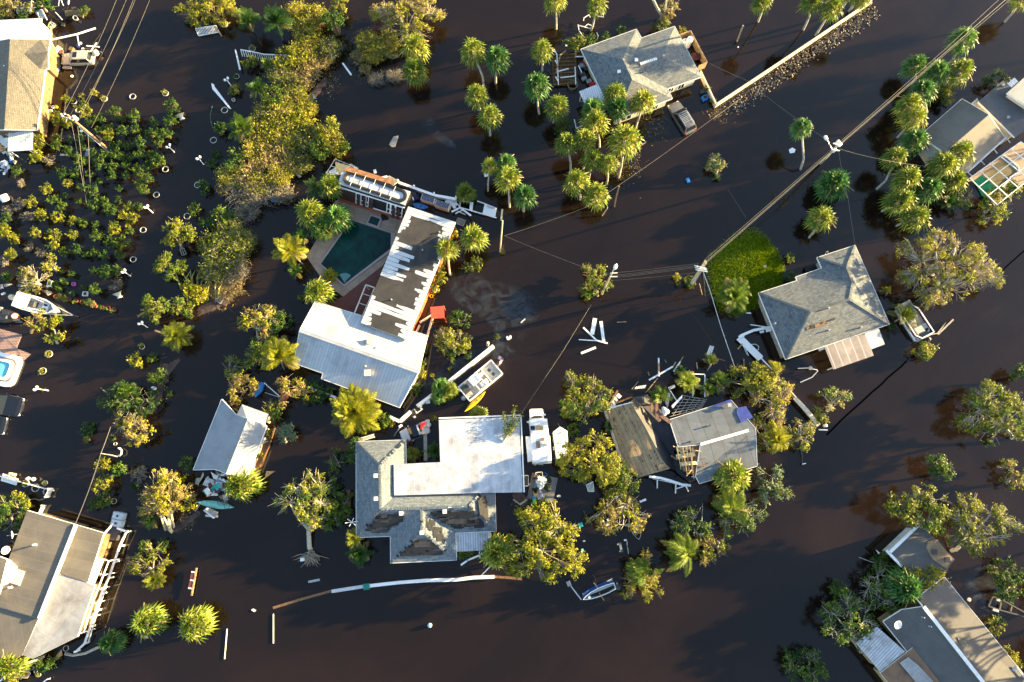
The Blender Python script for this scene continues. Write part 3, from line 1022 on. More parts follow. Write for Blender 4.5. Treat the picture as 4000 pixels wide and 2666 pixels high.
# top middle house
q=Q('y6')
V=mk(q,dict(a=(483,408,2.4),b=(1100,186,2.4),c=(1158,284,2.4),d=(1526,154,2.4),e=(1822,715,2.4),f=(1448,846,2.4),g=(1500,956,2.4),i=(865,1192,2.4),R1=(945,516,4.),R2=(1052,746,4.),R3=(1386,494,3.9),R4=(1008,618,3.98)))
t=thing('palm_grove_house','grey hip roofed house behind the clump of cabbage palms and silver car','house',ctr(V))
roof_parts(t,V,['a b R1','a R1 R4 R2 i','R2 g i','R1 b c R4','R4 f g R2','c d R3 R4','d e R3','R4 R3 e f'],'shingle_grey',walls='cream')
ridge_caps(V['R4'].lerp(V['R3'],.35),V['R4'].lerp(V['R3'],.85),.4).build('ridge_vent',['white_paint',K2],t)
vents(t,[q(1098,535,3.85),q(905,665,3.5)],K0,.4,.2)
pipes(t,[q(1135,620,3.5),q(1165,675,3.4)],.6,.07,K6)
P_=on_slab(t,'x',q,[(462,878,2.3),(662,798,2.3),(760,960,2.3),(720,1010,2.3),(545,1050,2.3)],K24,.15,part='porch_roof')
posts(t,P_,.12)
for A,B in(((1475,858),(1600,812)),((1520,850),(1560,838))):
 pass
a_,b_=inset([V[k]for k in 'f e d c b a i g'.split()],.45)[:2]
lp=inset([V[k]for k in('a','i','g','f','e','d','c','b')],.45)
fe0,fe1=lp[3],lp[4]
gi0,gi1=lp[1],lp[2]
window(t,fe0.lerp(fe1,.12),fe0.lerp(fe1,.38),.2,1.5,cols=3)
window(t,fe0.lerp(fe1,.5),fe0.lerp(fe1,.7),.2,1.5)
window(t,gi0.lerp(gi1,.6),gi0.lerp(gi1,.85),.2,1.5)
window(t,gi0.lerp(gi1,.12),gi0.lerp(gi1,.32),.2,1.5)
# right house
q=Q('x1')
V=mk(q,dict(a=(318,632,2.4),b=(742,495,2.4),b2=(722,457,2.4),c=(1010,360,2.4),d=(958,244,2.4),e=(1372,110,2.4),f=(1747,970,2.4),g=(614,1356,2.4),R1=(872,836,4.2),R2=(1312,700,4.2),R3=(1284,352,3.35),R4=(1345,515,3.6)))
t=thing('grassy_yard_house','grey hip roofed house with a bright green lawn at its upper left corner','house',ctr(V))
roof_parts(t,V,['a R1 g','g R1 R2 f','f R2 R4 R3 e','a b b2 c R4 R2 R1','c d R3 R4','d e R3'],'shingle_blue',walls=K13)
for a,b in(('R1','R2'),('a','R1'),('g','R1'),('d','R3'),('e','R3'),('R3','R4'),('R4','R2'),('f','R2')):
 ridge_caps(V[a],V[b],.34,seed=3).build('ridge_shingle',['shingle_grey',K27],t)
tr=[V[k]for k in 'g R1 R2 f'.split()]
torn(t,tr,[q(x,y,3.4)for x,y in[(770,1085),(900,985),(930,950),(1150,890),(1300,830),(1240,880),(1090,940),(920,1020)]],22,9,(K12,'roof_rust',K27),.5,2.)
torn(t,tr,[q(x,y,3.7)for x,y in[(840,910),(980,850),(1100,805),(1000,860)]],6,10,(K12,K27),.4,1.3)
pipes(t,[q(490,968,3.2),q(1080,1040,3.),q(1432,1008,2.7),q(1355,205,2.8),q(1075,800,4.)],.45,.08)
P_=on_slab(t,'x',q,[(1038,1212,2.35),(1482,1072,2.35),(1576,1316,2.1),(1140,1467,2.1)],'porch_brown',.12,part='porch_roof')
posts(t,P_,.12)
P_=on_slab(t,'x',q,[(1476,1072,2.1),(1632,1020,2.1),(1698,1192,1.9),(1552,1246,1.9)],'white_roof',.12,part='awning')
posts(t,P_,.1)
# small house at the left with a grey gable
q=Q('x4')
V=mk(q,dict(t0=(500,62,2.1),n=(668,246,2.75),r0=(806,292,3.5),r1=(552,934,3.5),m=(428,886,2.9),l=(164,893,2.1),e0=(1030,372,2.3),e1=(800,978,2.3),u0=(738,122,2.7),u1=(1052,236,2.3),u2=(1004,358,2.3),u3=(676,248,2.74)))
t=thing('pointed_roof_house','small house with plain grey roof whose upper left corner runs to a sharp point','house',ctr(V))
V1={k:V[k]for k in('t0','n','r0','r1','m','l','e0','e1')}
roof_parts(t,V1,['t0 n r0 r1 m l','r0 e0 e1 r1'],'roof_plain',walls='cream',over=.35)
on_slab(t,'x',q,[(738,122,2.9),(1052,236,2.45),(1004,358,2.45),(800,300,3.3),(676,248,3.)],'roof_plain',.14,'cream',part='extension_roof')
pipes(t,[q(735,572,3.3),q(600,742,3.4)],.25,.07,K6)
# house at the bottom left
q=Q('t8')
t=thing('tan_flat_roof_house','wide tan flat roofed house with stained white lower roof and fenced dock side','house',q(300,900))
on_slab(t,'x',q,[(185,399,3.4),(516,496,3.4),(266,1133,3.4),(-60,1040,3.4),(100,620,3.4)],'roof_tan',.35,'brown_wall',part='main_roof')
on_slab(t,'x',q,[(520,497,3.2),(707,552,3.),(598,887,3.),(404,829,3.2)],'roof_tan',.25,'brown_wall',part='side_roof')
on_slab(t,'x',q,[(402,832,3.1),(647,907,2.9),(527,1258,2.9),(222,1408,2.9),(152,1382,3.),(264,1136,3.1)],'roof_white_stain',.25,'brown_wall',part='white_roof')
on_slab(t,'x',q,[(-60,1044,3.15),(262,1136,3.15),(152,1385,3.),(-60,1450,3.)],'roof_tan',.3,'brown_wall',part='rear_roof')
on_slab(t,'x',q,[(-260,640,4.2),(0,714,4.2),(48,733,4.2),(-10,970,4.2),(-330,900,4.2)],'shingle_tan',.3,'cream',wall_to=2.9,part='upper_roof')
MB().beam(q(517,496,3.5),q(267,1133,3.5),.42,.16).build('ridge_cap',K2,t)
P_=on_slab(t,'x',q,[(660,714,2.75),(706,736,2.75),(638,905,2.75),(596,889,2.75)],K24,.1,part='canopy')
mb=MB()
pl=[q(706,560,2.5),q(660,714,2.5),q(600,890,2.5),q(640,907,2.5),q(530,1240,2.5)]
pr=[q(740,742,2.3),q(678,905,2.3),q(635,1010,2.3),q(570,1228,2.3),q(528,1240,2.3)]
for a,b in zip(pr[:-1],pr[1:]):mb.beam(a,b,.12,.14)
for f in np.linspace(0,1,6):
 a=pl[1].lerp(pl[4],f);b=pr[0].lerp(pr[3],f)
 mb.beam(a,b,.07,.1);mb.beam(b,(b.x,b.y,-1),.1,.1)
mb.build('porch_frame',K2,t)
k=MB().prism([q(20,875,3.55),q(95,795,3.55),q(165,815,3.55),q(130,910,3.55)],.5);k.build('roof_hatch','cream',t)
k=MB().prism([q(-40,735,3.9),q(50,738,3.9),q(100,790,3.9),q(40,900,3.9),q(-40,930,3.9)],.5);k.build('skylight',K2,t)
pipes(t,[q(244,632,3.4),q(80,920,3.4)],.55,.1,K2)
def dish(parent,c,r_=.45,aim=(.6,-.3,.75),mast=.7):
 MB().tube([c,c+Vector((0,0,mast))],.035,6).build('mast','alu',parent)
 d=Vector(aim).normalized()
 cc=c+Vector((0,0,mast))
 k=MB().lathe(cc,[(.02,0),(r_*.5,.04),(r_*.85,.1),(r_,.16),(r_*.97,.17),(r_*.8,.11),(r_*.4,.06),(.01,.03)],20,0,d)
 o=k.build('dish',K0,parent,True)
 MB().tube([cc-Vector((0,0,.1)),cc+d*.5+Vector((0,0,-.15)),cc+d*.62],.025,5).build('arm',K4,parent)
for(x,y),nmz,aim in(((118,560),'white satellite dish at the upper left roof edge of the tan flat roofed house',(-.7,-.2,.6)),((72,668),'larger white satellite dish beside the bright upper roof of the tan house',(.1,.25,.95))):
 c=q(x,y,3.4)
 d_=thing('satellite_dish',nmz,'satellite dish',c)
 dish(d_,c,.5,aim)
q=Q('y5')
t=thing('ruined_house','collapsed house with bare plywood roof slope, black tar sheet and a broken open middle','house',q(600,950))
Lp=[(55,612,2.2),(110,780,2.3),(160,930,2.4),(235,1150,2.3),(340,1300,2.1),(455,1402,1.9)]
Mp=[(200,565,2.7),(270,690,2.9),(350,830,2.9),(440,1040,2.7),(540,1220,2.3),(630,1350,2.)]
Rp=[(345,525,3.),(400,620,3.2),(530,840,3.2),(625,1020,2.9),(720,1200,2.5),(805,1302,2.1)]
rows=[[q(*a),q(*a).lerp(q(*b),.5)+Vector((0,0,.06)),q(*b),q(*b).lerp(q(*c),.5)+Vector((0,0,.05)),q(*c)]for a,b,c in zip(Lp,Mp,Rp)]
mb=MB()
for i in range(5):
 for j in range(4):
  pts=[rows[i][j],rows[i][j+1],rows[i+1][j+1],rows[i+1][j]]
  base=(Vector(q(60,610)),(q(450,1405)-q(60,610)).normalized())
  ax=base[1];ay=Vector((-ax.y,ax.x,0))
  mb.poly(pts[::-1],0,[((p-base[0]).dot(ay),(p-base[0]).dot(ax))for p in pts[::-1]])
  mb.poly([p-Vector((0,0,.14))for p in pts],1)
mb.build('plywood_roof',['plywood',K12],t)
k=MB()
for f in(.02,.3,.55,.78):
 for i in range(26):
  u_=i/26*4.98;a=int(u_);fr_=u_-a
  x0=rows[a][0].lerp(rows[a+1][0],fr_);x1=rows[a][4].lerp(rows[a+1][4],fr_)
  if RNG.random()<.35:continue
  xm=rows[a][2].lerp(rows[a+1][2],fr_)
  p=(x0.lerp(xm,(f+.1)*2)if f<.4 else xm.lerp(x1,(f+.1-.5)*2))+Vector((RNG.uniform(-.1,.1),RNG.uniform(-.1,.1),.11))
  s=RNG.uniform(.05,.16)
  k.box(p,(s,s*RNG.uniform(1,2.6),.03),RNG.uniform(-.3,.6))
k.build('tar_spots','tar_sheet',t)
MB().tube([q(50,612,2.25),q(200,560,2.75),q(345,522,3.05)],.08,5).build('fascia',K2,t)
k=MB()
for a,b in zip(rows[0:5],rows[1:6]):
 for(p,r_)in((a[0],b[0]),(b[4],a[4])):
  k.poly([(p.x,p.y,-1.2),(r_.x,r_.y,-1.2),(r_.x,r_.y,r_.z-.2),(p.x,p.y,p.z-.2)])
k.build('wall',K30,t)
A=[(345,522,3.1),(400,620,3.25),(530,840,3.25),(625,1020,2.95),(720,1200,2.55),(805,1302,2.15)]
B=[(375,462,2.2),(480,560,1.8),(600,800,1.6),(720,980,1.4),(830,1160,1.2),(880,1330,.9)]
Cc=[(545,430,1.2),(600,560,1.5),(690,770,1.8),(800,930,1.6),(860,1130,1.2),(1000,1420,.6)]
rr_=[[q(*a),q(*b)+Vector((0,0,RNG.uniform(-.15,.2))),q(*c)]for a,b,c in zip(A,B,Cc)]
mb=MB()
for i in range(5):
 for j in range(2):
  mb.poly([rr_[i][j],rr_[i+1][j],rr_[i+1][j+1],rr_[i][j+1]])
mb.build('tar_sheet','tar_sheet',t)
k=MB()
for pts in([(545,430,1.25),(720,640,1.3),(690,770,1.7),(600,560,1.5)],[(850,1250,1.),(1060,1400,.5),(1180,1400,.5),(1050,1480,.4),(880,1340,.8)],[(640,760,1.7),(790,760,2.),(900,1040,1.6),(860,1090,1.3),(800,950,1.5)]):
 k.poly([q(*p)for p in pts][::-1])
k.build('tar_flap','tar_sheet',t)
V=mk(q,dict(a=(800,725,2.3),b=(1525,495,2.3),c=(1812,830,3.3),c2=(1730,850,3.5),d=(905,1045,3.4),e=(1110,1390,2.4),f=(1155,1476,2.3),g=(1830,1270,2.3),d2=(1165,1015,3.5)))
roof_parts(t,V,['a b c c2 d2 d','c2 c g f e d2'],'rolled_grey',walls=K30,over=.5)
MB().beam(V['d2']+Vector((0,0,.06)),V['c2']+Vector((0,0,.06)),.35,.08).build('ridge_cap',K2,t)
k=MB()
k.prism([q(870,1050,2.6),q(1165,1015,3.2),q(1115,1390,2.3),q(960,1330,2.)],.08);k.build('broken_ceiling',K12,t)
k=MB()
for x0,y0,x1_,y1_ in[(885,1040,935,1310),(915,980,975,1320),(955,1040,1010,1380),(1000,1035,1030,1330),(1040,1030,1085,1420),(1075,1030,1060,1330),(1105,1085,1330,1125),(840,1035,960,1080),(1000,1390,1080,1290)]:
 k.beam(q(x0,y0,3.4),q(x1_,y1_,2.7),.09,.08)
k.build('loose_battens','wood',t)
k=MB()
for(cx,cy,w_,h_,rz)in[(990,1060,2.3,.5,.2),(1000,1145,2.6,.6,.15),(1030,1240,2.2,.5,.1),(960,1095,.8,.5,.5),(1080,1070,.7,.9,.2)]:
 k.box(q(cx,cy,2.75),(w_,h_,.3),rz,0,.8)
k.build('insulation_batts','insulation',t)
k=MB()
for x0,y0,x1_,y1_ in[(1150,1100,1210,1090),(1170,1190,1220,1178),(1120,1272,1230,1258),(820,1150,895,1200)]:
 k.beam(q(x0,y0,2.9),q(x1_,y1_,2.9),.16,.14)
k.build('rafter_ends',K12,t)
k=MB()
for f in np.linspace(0,1,7):k.beam(q(800,690,1.5).lerp(q(960,440,1.2),f),q(1180,590,1.5).lerp(q(1240,490,1.2),f),.07,.1)
for f in np.linspace(.1,.9,5):k.beam(q(800,690,1.4).lerp(q(1180,590,1.4),f),q(960,440,1.1).lerp(q(1240,490,1.1),f),.06,.08)
k.build('rafters',K13,t)
k=MB();k.prism([q(1600,585,2.65),q(1700,565,2.6),q(1785,700,2.95),q(1640,760,3.1),q(1590,640,2.8)],.06);k.beam(q(1330,565,2.45),q(1525,497,2.4),.3,.06);k.build('blue_tarp','blue_tarp',t)
vents(t,[q(1498,555,2.6)],K4,.4,.3)
pipes(t,[q(1278,792,3.),q(1045,985,3.3)],.3,.07,K6)
k=MB()
top=[(560,1395,1.9),(690,1410,1.7),(800,1440,1.5),(950,1490,1.2),(1050,1500,1.)]
low=[(600,1420,.9),(700,1440,.9),(860,1475,.6),(990,1510,.4),(1000,1530,.3)]
for a,b in zip(top[:-1],top[1:]):k.beam(q(*a),q(*b),.3,.12)
for a,b in zip(low[:-1],low[1:]):k.beam(q(*a),q(*b),.1,.1)
for a,b in(((655,1430,1.4),(655,1530,0.)),((875,1470,1.2),(870,1590,0.)),((990,1500,1),(1020,1568,0)),((1190,1420,.9),(1145,1475,.6)),((1060,1395,.9),(1190,1415,.9)),((860,1475,.8),(1000,1490,.9)),((870,1540,.4),(1000,1500,.8))):k.beam(q(*a),q(*b),.14,.12)
k.build('porch_railing',K2,t)
# houses at the top right
q=Q('x2')
V=mk(q,dict(r0=(1078,520,4.5),r1=(626,908,4.5),a=(806,358,2.5),b=(372,735,2.5),c=(1242,756,2.5),d=(800,1145,2.5)))
t=thing('brown_gable_house','house with brown and slate gable roof standing behind the row of palms','house',ctr(V))
roof_parts(t,V,['r0 r1 b a','r1 r0 c d'],'roof_brown',walls='cream',over=.35)
vents(t,[q(1040,590,3.5)],K0,.4,.3)
P_=on_slab(t,'x',q,[(385,866,2.3),(445,795,2.3),(640,912,2.3),(575,1000,2.2),(510,992,2.2)],K24,.1,part='porch_roof')
posts(t,P_,.1)
t=thing('flat_dark_roof_house','dark flat roofed house with paler upper roof at the right edge','house',q(1300,500))
on_slab(t,'x',q,[(972,386,3.),(1226,168,3.),(1640,530,3.),(1346,750,3.)],'roof_dark',.3,'cream',part='lower_roof')
on_slab(t,'x',q,[(1266,296,4.),(1440,140,4.),(1800,420,4.),(1600,520,4.)],'roof_pale',.3,'cream',wall_to=2.9,part='upper_roof')
vents(t,[q(1220,225,3.),q(1272,550,3.)],K4,.3,.2)
k=MB();k.beam(q(900,408,2.2),q(960,356,2.2),.12,.12);k.beam(q(900,408,2.2),q(1010,480,2.2),.1,.1)
k.prism([q(905,410,1.9),q(960,360,1.9),q(1200,640,1.9),q(1170,650,1.9)],.1);k.build('walkway_roof','cream',t)
k=MB();k.prism([q(1265,205,2.4),q(1340,140,2.4),q(1378,180,2.4),q(1310,240,2.4)],.15);k.build('porch_roof','alu',t)
t=thing('pool_enclosure','white framed screen cage over a half green swimming pool','pool enclosure',q(1200,1150))
CA=[(884,1168),(1404,796),(1700,1010),(1164,1440)]
Dk=[q(x,y,.1)for x,y in CA]
MB().prism(Dk,.6).build('deck','paving',t)
PW=[q(*p,.14)for p in[(925,1200),(1010,1134),(1180,1290),(1080,1380),(1010,1350)]]
MB().prism(PW,.05).build('green_water','pool_green',t)
PW=[q(*p,.135)for p in[(1012,1132),(1240,960),(1380,1110),(1182,1288)]]
MB().prism(PW,.05).build('murky_water','pool_tan',t)
k=MB().tube([q(1230,940,.2),q(1270,960,.2),(q(1380,1060,.2)),q(1385,1100,.2),q(1300,1160,.2),q(1200,1270,.2)],.12,5);k.build('coping',K2,t)
CH=[q(x,y,2.6)for x,y in[(884,1168),(1404,796),(1700,1010),(1164,1440)]]
k=MB()
for f in(0,.2,.4,.6,.8,1.):
 a,b=CH[0].lerp(CH[1],f),CH[3].lerp(CH[2],f)
 k.beam(a,b,.1,.1)
 for p in(a,b):k.beam(p,(p.x,p.y,0),.08,.08)
for f in(0,.33,.66,1.):k.beam(CH[0].lerp(CH[3],f),CH[1].lerp(CH[2],f),.1,.1)
k.build('cage_frame',K2,t)
k=MB()
for f in(0.,.3,.6,.9):k.beam(q(862,1110,2.4).lerp(q(1300,715,2.4),f),q(905,1145,2.4).lerp(q(1340,770,2.4),f),.08,.08)
k.beam(q(862,1110,2.4),q(1300,715,2.4),.12,.12);k.build('gutter_frame','alu',t)
# house at the bottom right
q=Q('x3')
V=mk(q,dict(r0=(745,850,3.9),r1=(1440,1735,3.9),s=(680,770,3.5),a=(945,572,2.5),b=(1790,1610,2.5),l0=(365,992,2.6),l1=(540,880,2.9),l2=(960,1740,2.6)))
t=thing('grey_gable_house','long grey brown gable house at the lower right corner with white corrugated porch','house',ctr(V))
roof_parts(t,V,['r0 r1 b a s','r0 l1 l0 l2 r1'],'roof_grey',walls='tan_wall',over=.4)
MB().beam(V['r0']+Vector((0,0,.07)),V['r1']+Vector((0,0,.07)),.42,.1).build('ridge_cap',K2,t)
P_=on_slab(t,'x',q,[(108,1196,2.5),(305,1040,2.7),(572,1276,2.7),(335,1466,2.5)],'corrugated',.1,'tan_wall',part='porch_roof')
on_slab(t,'x',q,[(338,1480,2.6),(645,1240,2.8),(960,1640,2.8),(640,1860,2.6)],'roof_rust',.2,'tan_wall',part='rear_roof')
k=MB()
k.prism([q(520,1385,2.85),q(600,1330,2.85),q(700,1410,2.85),q(840,1560,2.85),q(700,1600,2.85),q(610,1490,2.85)],.05);k.build('peeled_paint','roof_white_stain',t)
MB().prism([q(1065,1140,3.5),q(1160,1185,3.35),q(1176,1370,3.35),q(1125,1270,3.5)],.05).build('pale_patch','shingle_tan',t)
pipes(t,[q(735,950,3.6),q(800,1035,3.5)],.5,.06,'alu')
c=q(470,1010,2.9)
d_=thing('satellite_dish','white satellite dish on the grey roof above the corrugated porch','satellite dish',c)
dish(d_,c,.5,(.15,-.25,.9),.6)
t=thing('flat_roof_shed','flat roofed shed under the spreading trees above the grey brown gable house','shed',q(740,320))
on_slab(t,'x',q,[(428,336,2.7),(690,84,2.7),(770,118,2.7),(1042,404,2.7),(972,498,2.7),(800,660,2.7)],'roof_grey',.25,K30,part='roof')
k=MB().beam(q(430,332,2.75),q(692,82,2.75),.35,.15);k.beam(q(395,318,2.6),q(540,470,2.6),.3,.12);k.build('gutter',K2,t)
vents(t,[q(843,332,2.75),q(966,405,2.75)],K6,.55,.15)
MB().prism([q(790,230,2.76),q(880,215,2.76),q(1020,400,2.76),q(965,490,2.76),q(830,400,2.76),q(770,290,2.76)],.04).build('rusty_patch','roof_rust2',t)
# vegetation builders
def rnd_unit(n,g=NP):
 v=g.normal(size=(n,3))
 return v/np.linalg.norm(v,axis=1,keepdims=True)
def leaf_quads(pos,nrm,size,g=NP,asp=.55,jit=.7):
 n=len(pos)
 d=nrm+jit*g.normal(size=(n,3))
 d/=np.linalg.norm(d,axis=1,keepdims=True)+1e-9
 a=np.cross(d,rnd_unit(n,g))
 a/=np.linalg.norm(a,axis=1,keepdims=True)+1e-9
 b=np.cross(d,a)
 s=size*g.uniform(.6,1.3,(n,1))
 p0=pos-a*s
 p1=pos-b*s*asp+a*s*.15
 p2=pos+a*s
 p3=pos+b*s*asp+a*s*.15
 return np.stack([p0,p1,p2,p3],1)
def crown_clusters(rx,ry,rz,k,g,zc,hollow=.35):
 out=[]
 tries=0
 while len(out)<k and tries<8000:
  tries+=1
  p=g.uniform(-1,1,3)
  rr=math.hypot(p[0],p[1])
  ang=math.atan2(p[1],p[0])
  lim_=1.17-.3*(math.sin(ang*3+rx*5)*.5+.5)-.24*(math.sin(ang*7+ry*9)*.5+.5)
  if rr>lim_:continue
  z=math.sqrt(max(0,1-(rr/lim_)**2))
  zz=z*g.uniform(hollow,1.)
  out.append((p[0]*rx,p[1]*ry,zc+(zz-.15)*rz))
 return np.array(out)
TREE_SKY={}
def tree_meshes(rx,ry,h,mats=(K1,),seed=1,lean=(0,0),dens=1.,lsize=.105,bark='bark',cr=.75,ncl=None,flat=.6,limbs=True,bare=0.,zc=None,tr=.16):
 g=np.random.default_rng(seed)
 area=math.pi*rx*ry
 ncl=ncl or int(max(6,area*1.15/(cr*cr)))
 rz=min(h*.75,max(rx,ry)*flat)
 zc=h-rz if zc is None else zc
 C=crown_clusters(rx,ry,rz,ncl,g,zc)
 C[:,0]+=lean[0];C[:,1]+=lean[1]
 quads=[];mi=[]
 for i,c in enumerate(C):
  if g.random()<bare:continue
  rc=cr*g.uniform(.4,1.2)
  n=int(105*dens*rc*rc/.35)
  sp=rnd_unit(int(11+8*rc),g)
  sp[:,2]=np.abs(sp[:,2])-.2
  sp*=g.uniform(.7,1.25,(len(sp),1))
  u=sp[g.integers(0,len(sp),n)]
  pos=c+u*rc*g.uniform(.15,1.,(n,1))**.7*np.array([1,1,.8])+g.normal(size=(n,3))*.07
  nr=u+np.array([0,0,.6])
  quads.append(leaf_quads(pos,nr,lsize,g))
  mi+=[int(g.integers(0,len(mats)))]*n
 Lq=np.concatenate(quads)if quads else np.zeros((0,4,3))
 T=[]
 if limbs:
  nl=max(3,min(9,int(2+rx)))
  cen=np.array([lean[0],lean[1],zc])
  fork=Vector((lean[0]*.45,lean[1]*.45,max(.5,zc*.55)))
  T+=tube_quads([(0,0,-1.2),(lean[0]*.12,lean[1]*.12,zc*.2),tuple(fork)],[tr*1.5,tr*1.15,tr],6)
  heads=[]
  for k in range(nl):
   a=2*math.pi*(k+g.uniform(-.3,.3))/nl
   e=Vector((cen[0]+math.cos(a)*rx*.5,cen[1]+math.sin(a)*ry*.5,zc+rz*g.uniform(.05,.4)))
   m_=fork.lerp(e,.5)+Vector((g.uniform(-.3,.3),g.uniform(-.3,.3),g.uniform(0.,.4)))
   T+=tube_quads([fork,m_,e],[tr*.75,tr*.55,tr*.38],5)
   heads.append((m_,tr*.5));heads.append((e,tr*.38))
  for c in C:
   cv=Vector(c)
   hd=min(heads,key=lambda q_:(q_[0]-cv).length)
   m_=hd[0].lerp(cv,.5)+Vector((g.uniform(-.2,.2),g.uniform(-.2,.2),g.uniform(-.1,.25)))
   T+=tube_quads([hd[0],m_,cv+Vector((0,0,.15))],[hd[1]*.6,hd[1]*.38,.018],3)
   if bare>0 or g.random()<.5:
    for _ in range(3):
     e=cv+Vector((g.uniform(-1,1),g.uniform(-1,1),g.uniform(0,1)))*cr
     T+=tube_quads([m_,m_.lerp(e,.6)+Vector((0,0,.1)),e],[.025,.018,.008],3)
 return Lq,mi,T
def tree(q,c,b,r,h,label,mats=(K1,),name='tree',cat='tree',group=None,ry=None,seed=None,**kw):
 z_mid=h*.6
 cw=q(c[0],c[1],z_mid);bw=q(b[0],b[1],0)
 f_=mpp(cw)
 rx=r*f_
 ryw=(ry or r)*f_
 seed=seed or int(abs(cw.x*13+cw.y*7))%9973
 Lq,mi,T=tree_meshes(rx,ryw,h,mats,seed,(cw.x-bw.x,cw.y-bw.y),**kw)
 t=thing(name,label,cat,bw,group)
 if T:
  me=quad_mesh('trunk',T,[kw.get('bark','bark')],np.zeros(len(T)))
  link('trunk',me,t)
 if len(Lq):
  link('crown',quad_mesh('crown',Lq,mats,mi),t)
 return t
def mpp(p):
 x,y,h=W2P(p)
 return(PX(x+10,y,h)-PX(x,y,h)).length/10
def twig_bush(r,h,n,seed,mats=('twig',K11),leafy=.5,lean=(0,0),lsize=.12,thick=.028):
 g=np.random.default_rng(seed)
 T=[];pos=[]
 for k in range(n):
  a=g.uniform(0,2*math.pi);d=r*math.sqrt(g.uniform(.08,1));hh=h*g.uniform(.55,1.)*(1-.35*(d/r)**2)
  e=Vector((math.cos(a)*d+lean[0],math.sin(a)*d+lean[1],hh))
  s0=Vector((g.uniform(-.25,.25)*r,g.uniform(-.25,.25)*r,-.3))
  m_=s0.lerp(e,.5)+Vector((g.uniform(-.15,.15)*r,g.uniform(-.15,.15)*r,h*.18))
  T+=tube_quads([s0,m_,e],[thick,thick*.7,thick*.3],3)
  for _ in range(3):
   f=g.uniform(.4,.95)
   p=m_.lerp(e,f)
   e2=p+Vector((g.uniform(-1,1),g.uniform(-1,1),g.uniform(-.1,.7)))*r*.28
   T+=tube_quads([p,p.lerp(e2,.55)+Vector((0,0,.05)),e2],[thick*.5,thick*.35,thick*.2],3)
   if g.random()<leafy:
    for _ in range(11):pos.append(p.lerp(e2,g.uniform(.2,1.1))+Vector(g.normal(size=3)*.12))
 quads=[np.array(T,dtype=float)];mi=[0]*len(T)
 if pos:
  P_=np.array([tuple(p)for p in pos])
  quads.append(leaf_quads(P_,np.tile([0,0,1.],(len(P_),1)),lsize,g,.5,.9))
  mi+=[1]*len(P_)
 return np.concatenate(quads),mi
def fan_leaf(g,root,dirv,length,fan,droop,segs=11):
 d=Vector(dirv).normalized()
 side=d.cross(Vector((0,0,1)))
 if side.length<.1:side=Vector((1,0,0))
 side.normalize()
 up=side.cross(d).normalized()
 tip=Vector(root)+d*length
 Q_=tube_quads([root,Vector(root).lerp(tip,.5)+up*.05,tip],[.022,.018,.014],3)
 for k in range(segs):
  a=(k/(segs-1)-.5)*R(250)+g.uniform(-.05,.05)
  dd=d*math.cos(a)+side*math.sin(a)
  L=fan*(1.-.25*abs(k/(segs-1)-.5)*2)*g.uniform(.85,1.1)
  nrm_=up
  w_=side*math.cos(a)-d*math.sin(a)
  m_=tip+dd*L*.5+up*(.06 if k%2 else-.02)
  e=tip+dd*L+Vector((0,0,-droop*L))
  hw=.065*fan/.8
  Q_.append((tuple(tip),tuple(m_-w_*hw),tuple(m_+w_*hw),tuple(tip)))
  Q_.append((tuple(m_-w_*hw),tuple(e),tuple(e),tuple(m_+w_*hw)))
 return Q_
def sabal_crown(seed,nleaf=34,wind=(0,.25,0),dark=False,size=1.):
 g=np.random.default_rng(seed)
 quads=[];mi=[]
 for k in range(nleaf):
  f=(k+.5)/nleaf
  el=R(82)-f*R(125)+g.uniform(-.12,.12)
  az=k*2.39996+g.uniform(-.25,.25)
  d=Vector((math.cos(el)*math.cos(az),math.cos(el)*math.sin(az),math.sin(el)))+Vector(wind)
  qs=fan_leaf(g,Vector((0,0,-.05-.25*f)),d,(.55+.25*g.random())*size,.82*size*g.uniform(.85,1.1),.28+.35*f)
  quads+=qs;mi+=[0]*len(qs)
 for k in range(7):
  az=k*.9+g.uniform(-.3,.3)
  el=R(-50)-g.uniform(0,.4)
  d=Vector((math.cos(el)*math.cos(az),math.cos(el)*math.sin(az),math.sin(el)))
  qs=fan_leaf(g,Vector((0,0,-.35)),d,.45*size,.6*size,.5,8)
  quads+=qs;mi+=[1]*len(qs)
 for k in range(5):
  az=k*1.3+g.uniform(-.4,.4);el=R(20)
  d=Vector((math.cos(el)*math.cos(az),math.cos(el)*math.sin(az),math.sin(el)))
  e=d*1.5*size+Vector((0,0,-.5))
  qs=tube_quads([(0,0,0),tuple(d*.8*size+Vector((0,0,.1))),tuple(e)],[.02,.02,.035],3)
  quads+=qs;mi+=[1]*len(qs)
 return np.array(quads),mi
SAB=[]
for k in range(7):
 qd,mi=sabal_crown(100+k,30+2*k,wind=(.05*(k%3-1),.22+.05*(k%2),0))
 SAB.append(quad_mesh('crown',qd,['leaf_palm'if k<5 else 'leaf_palm_dark','leaf_dead'],mi))
PALM_G='cabbage palms standing in the flood'
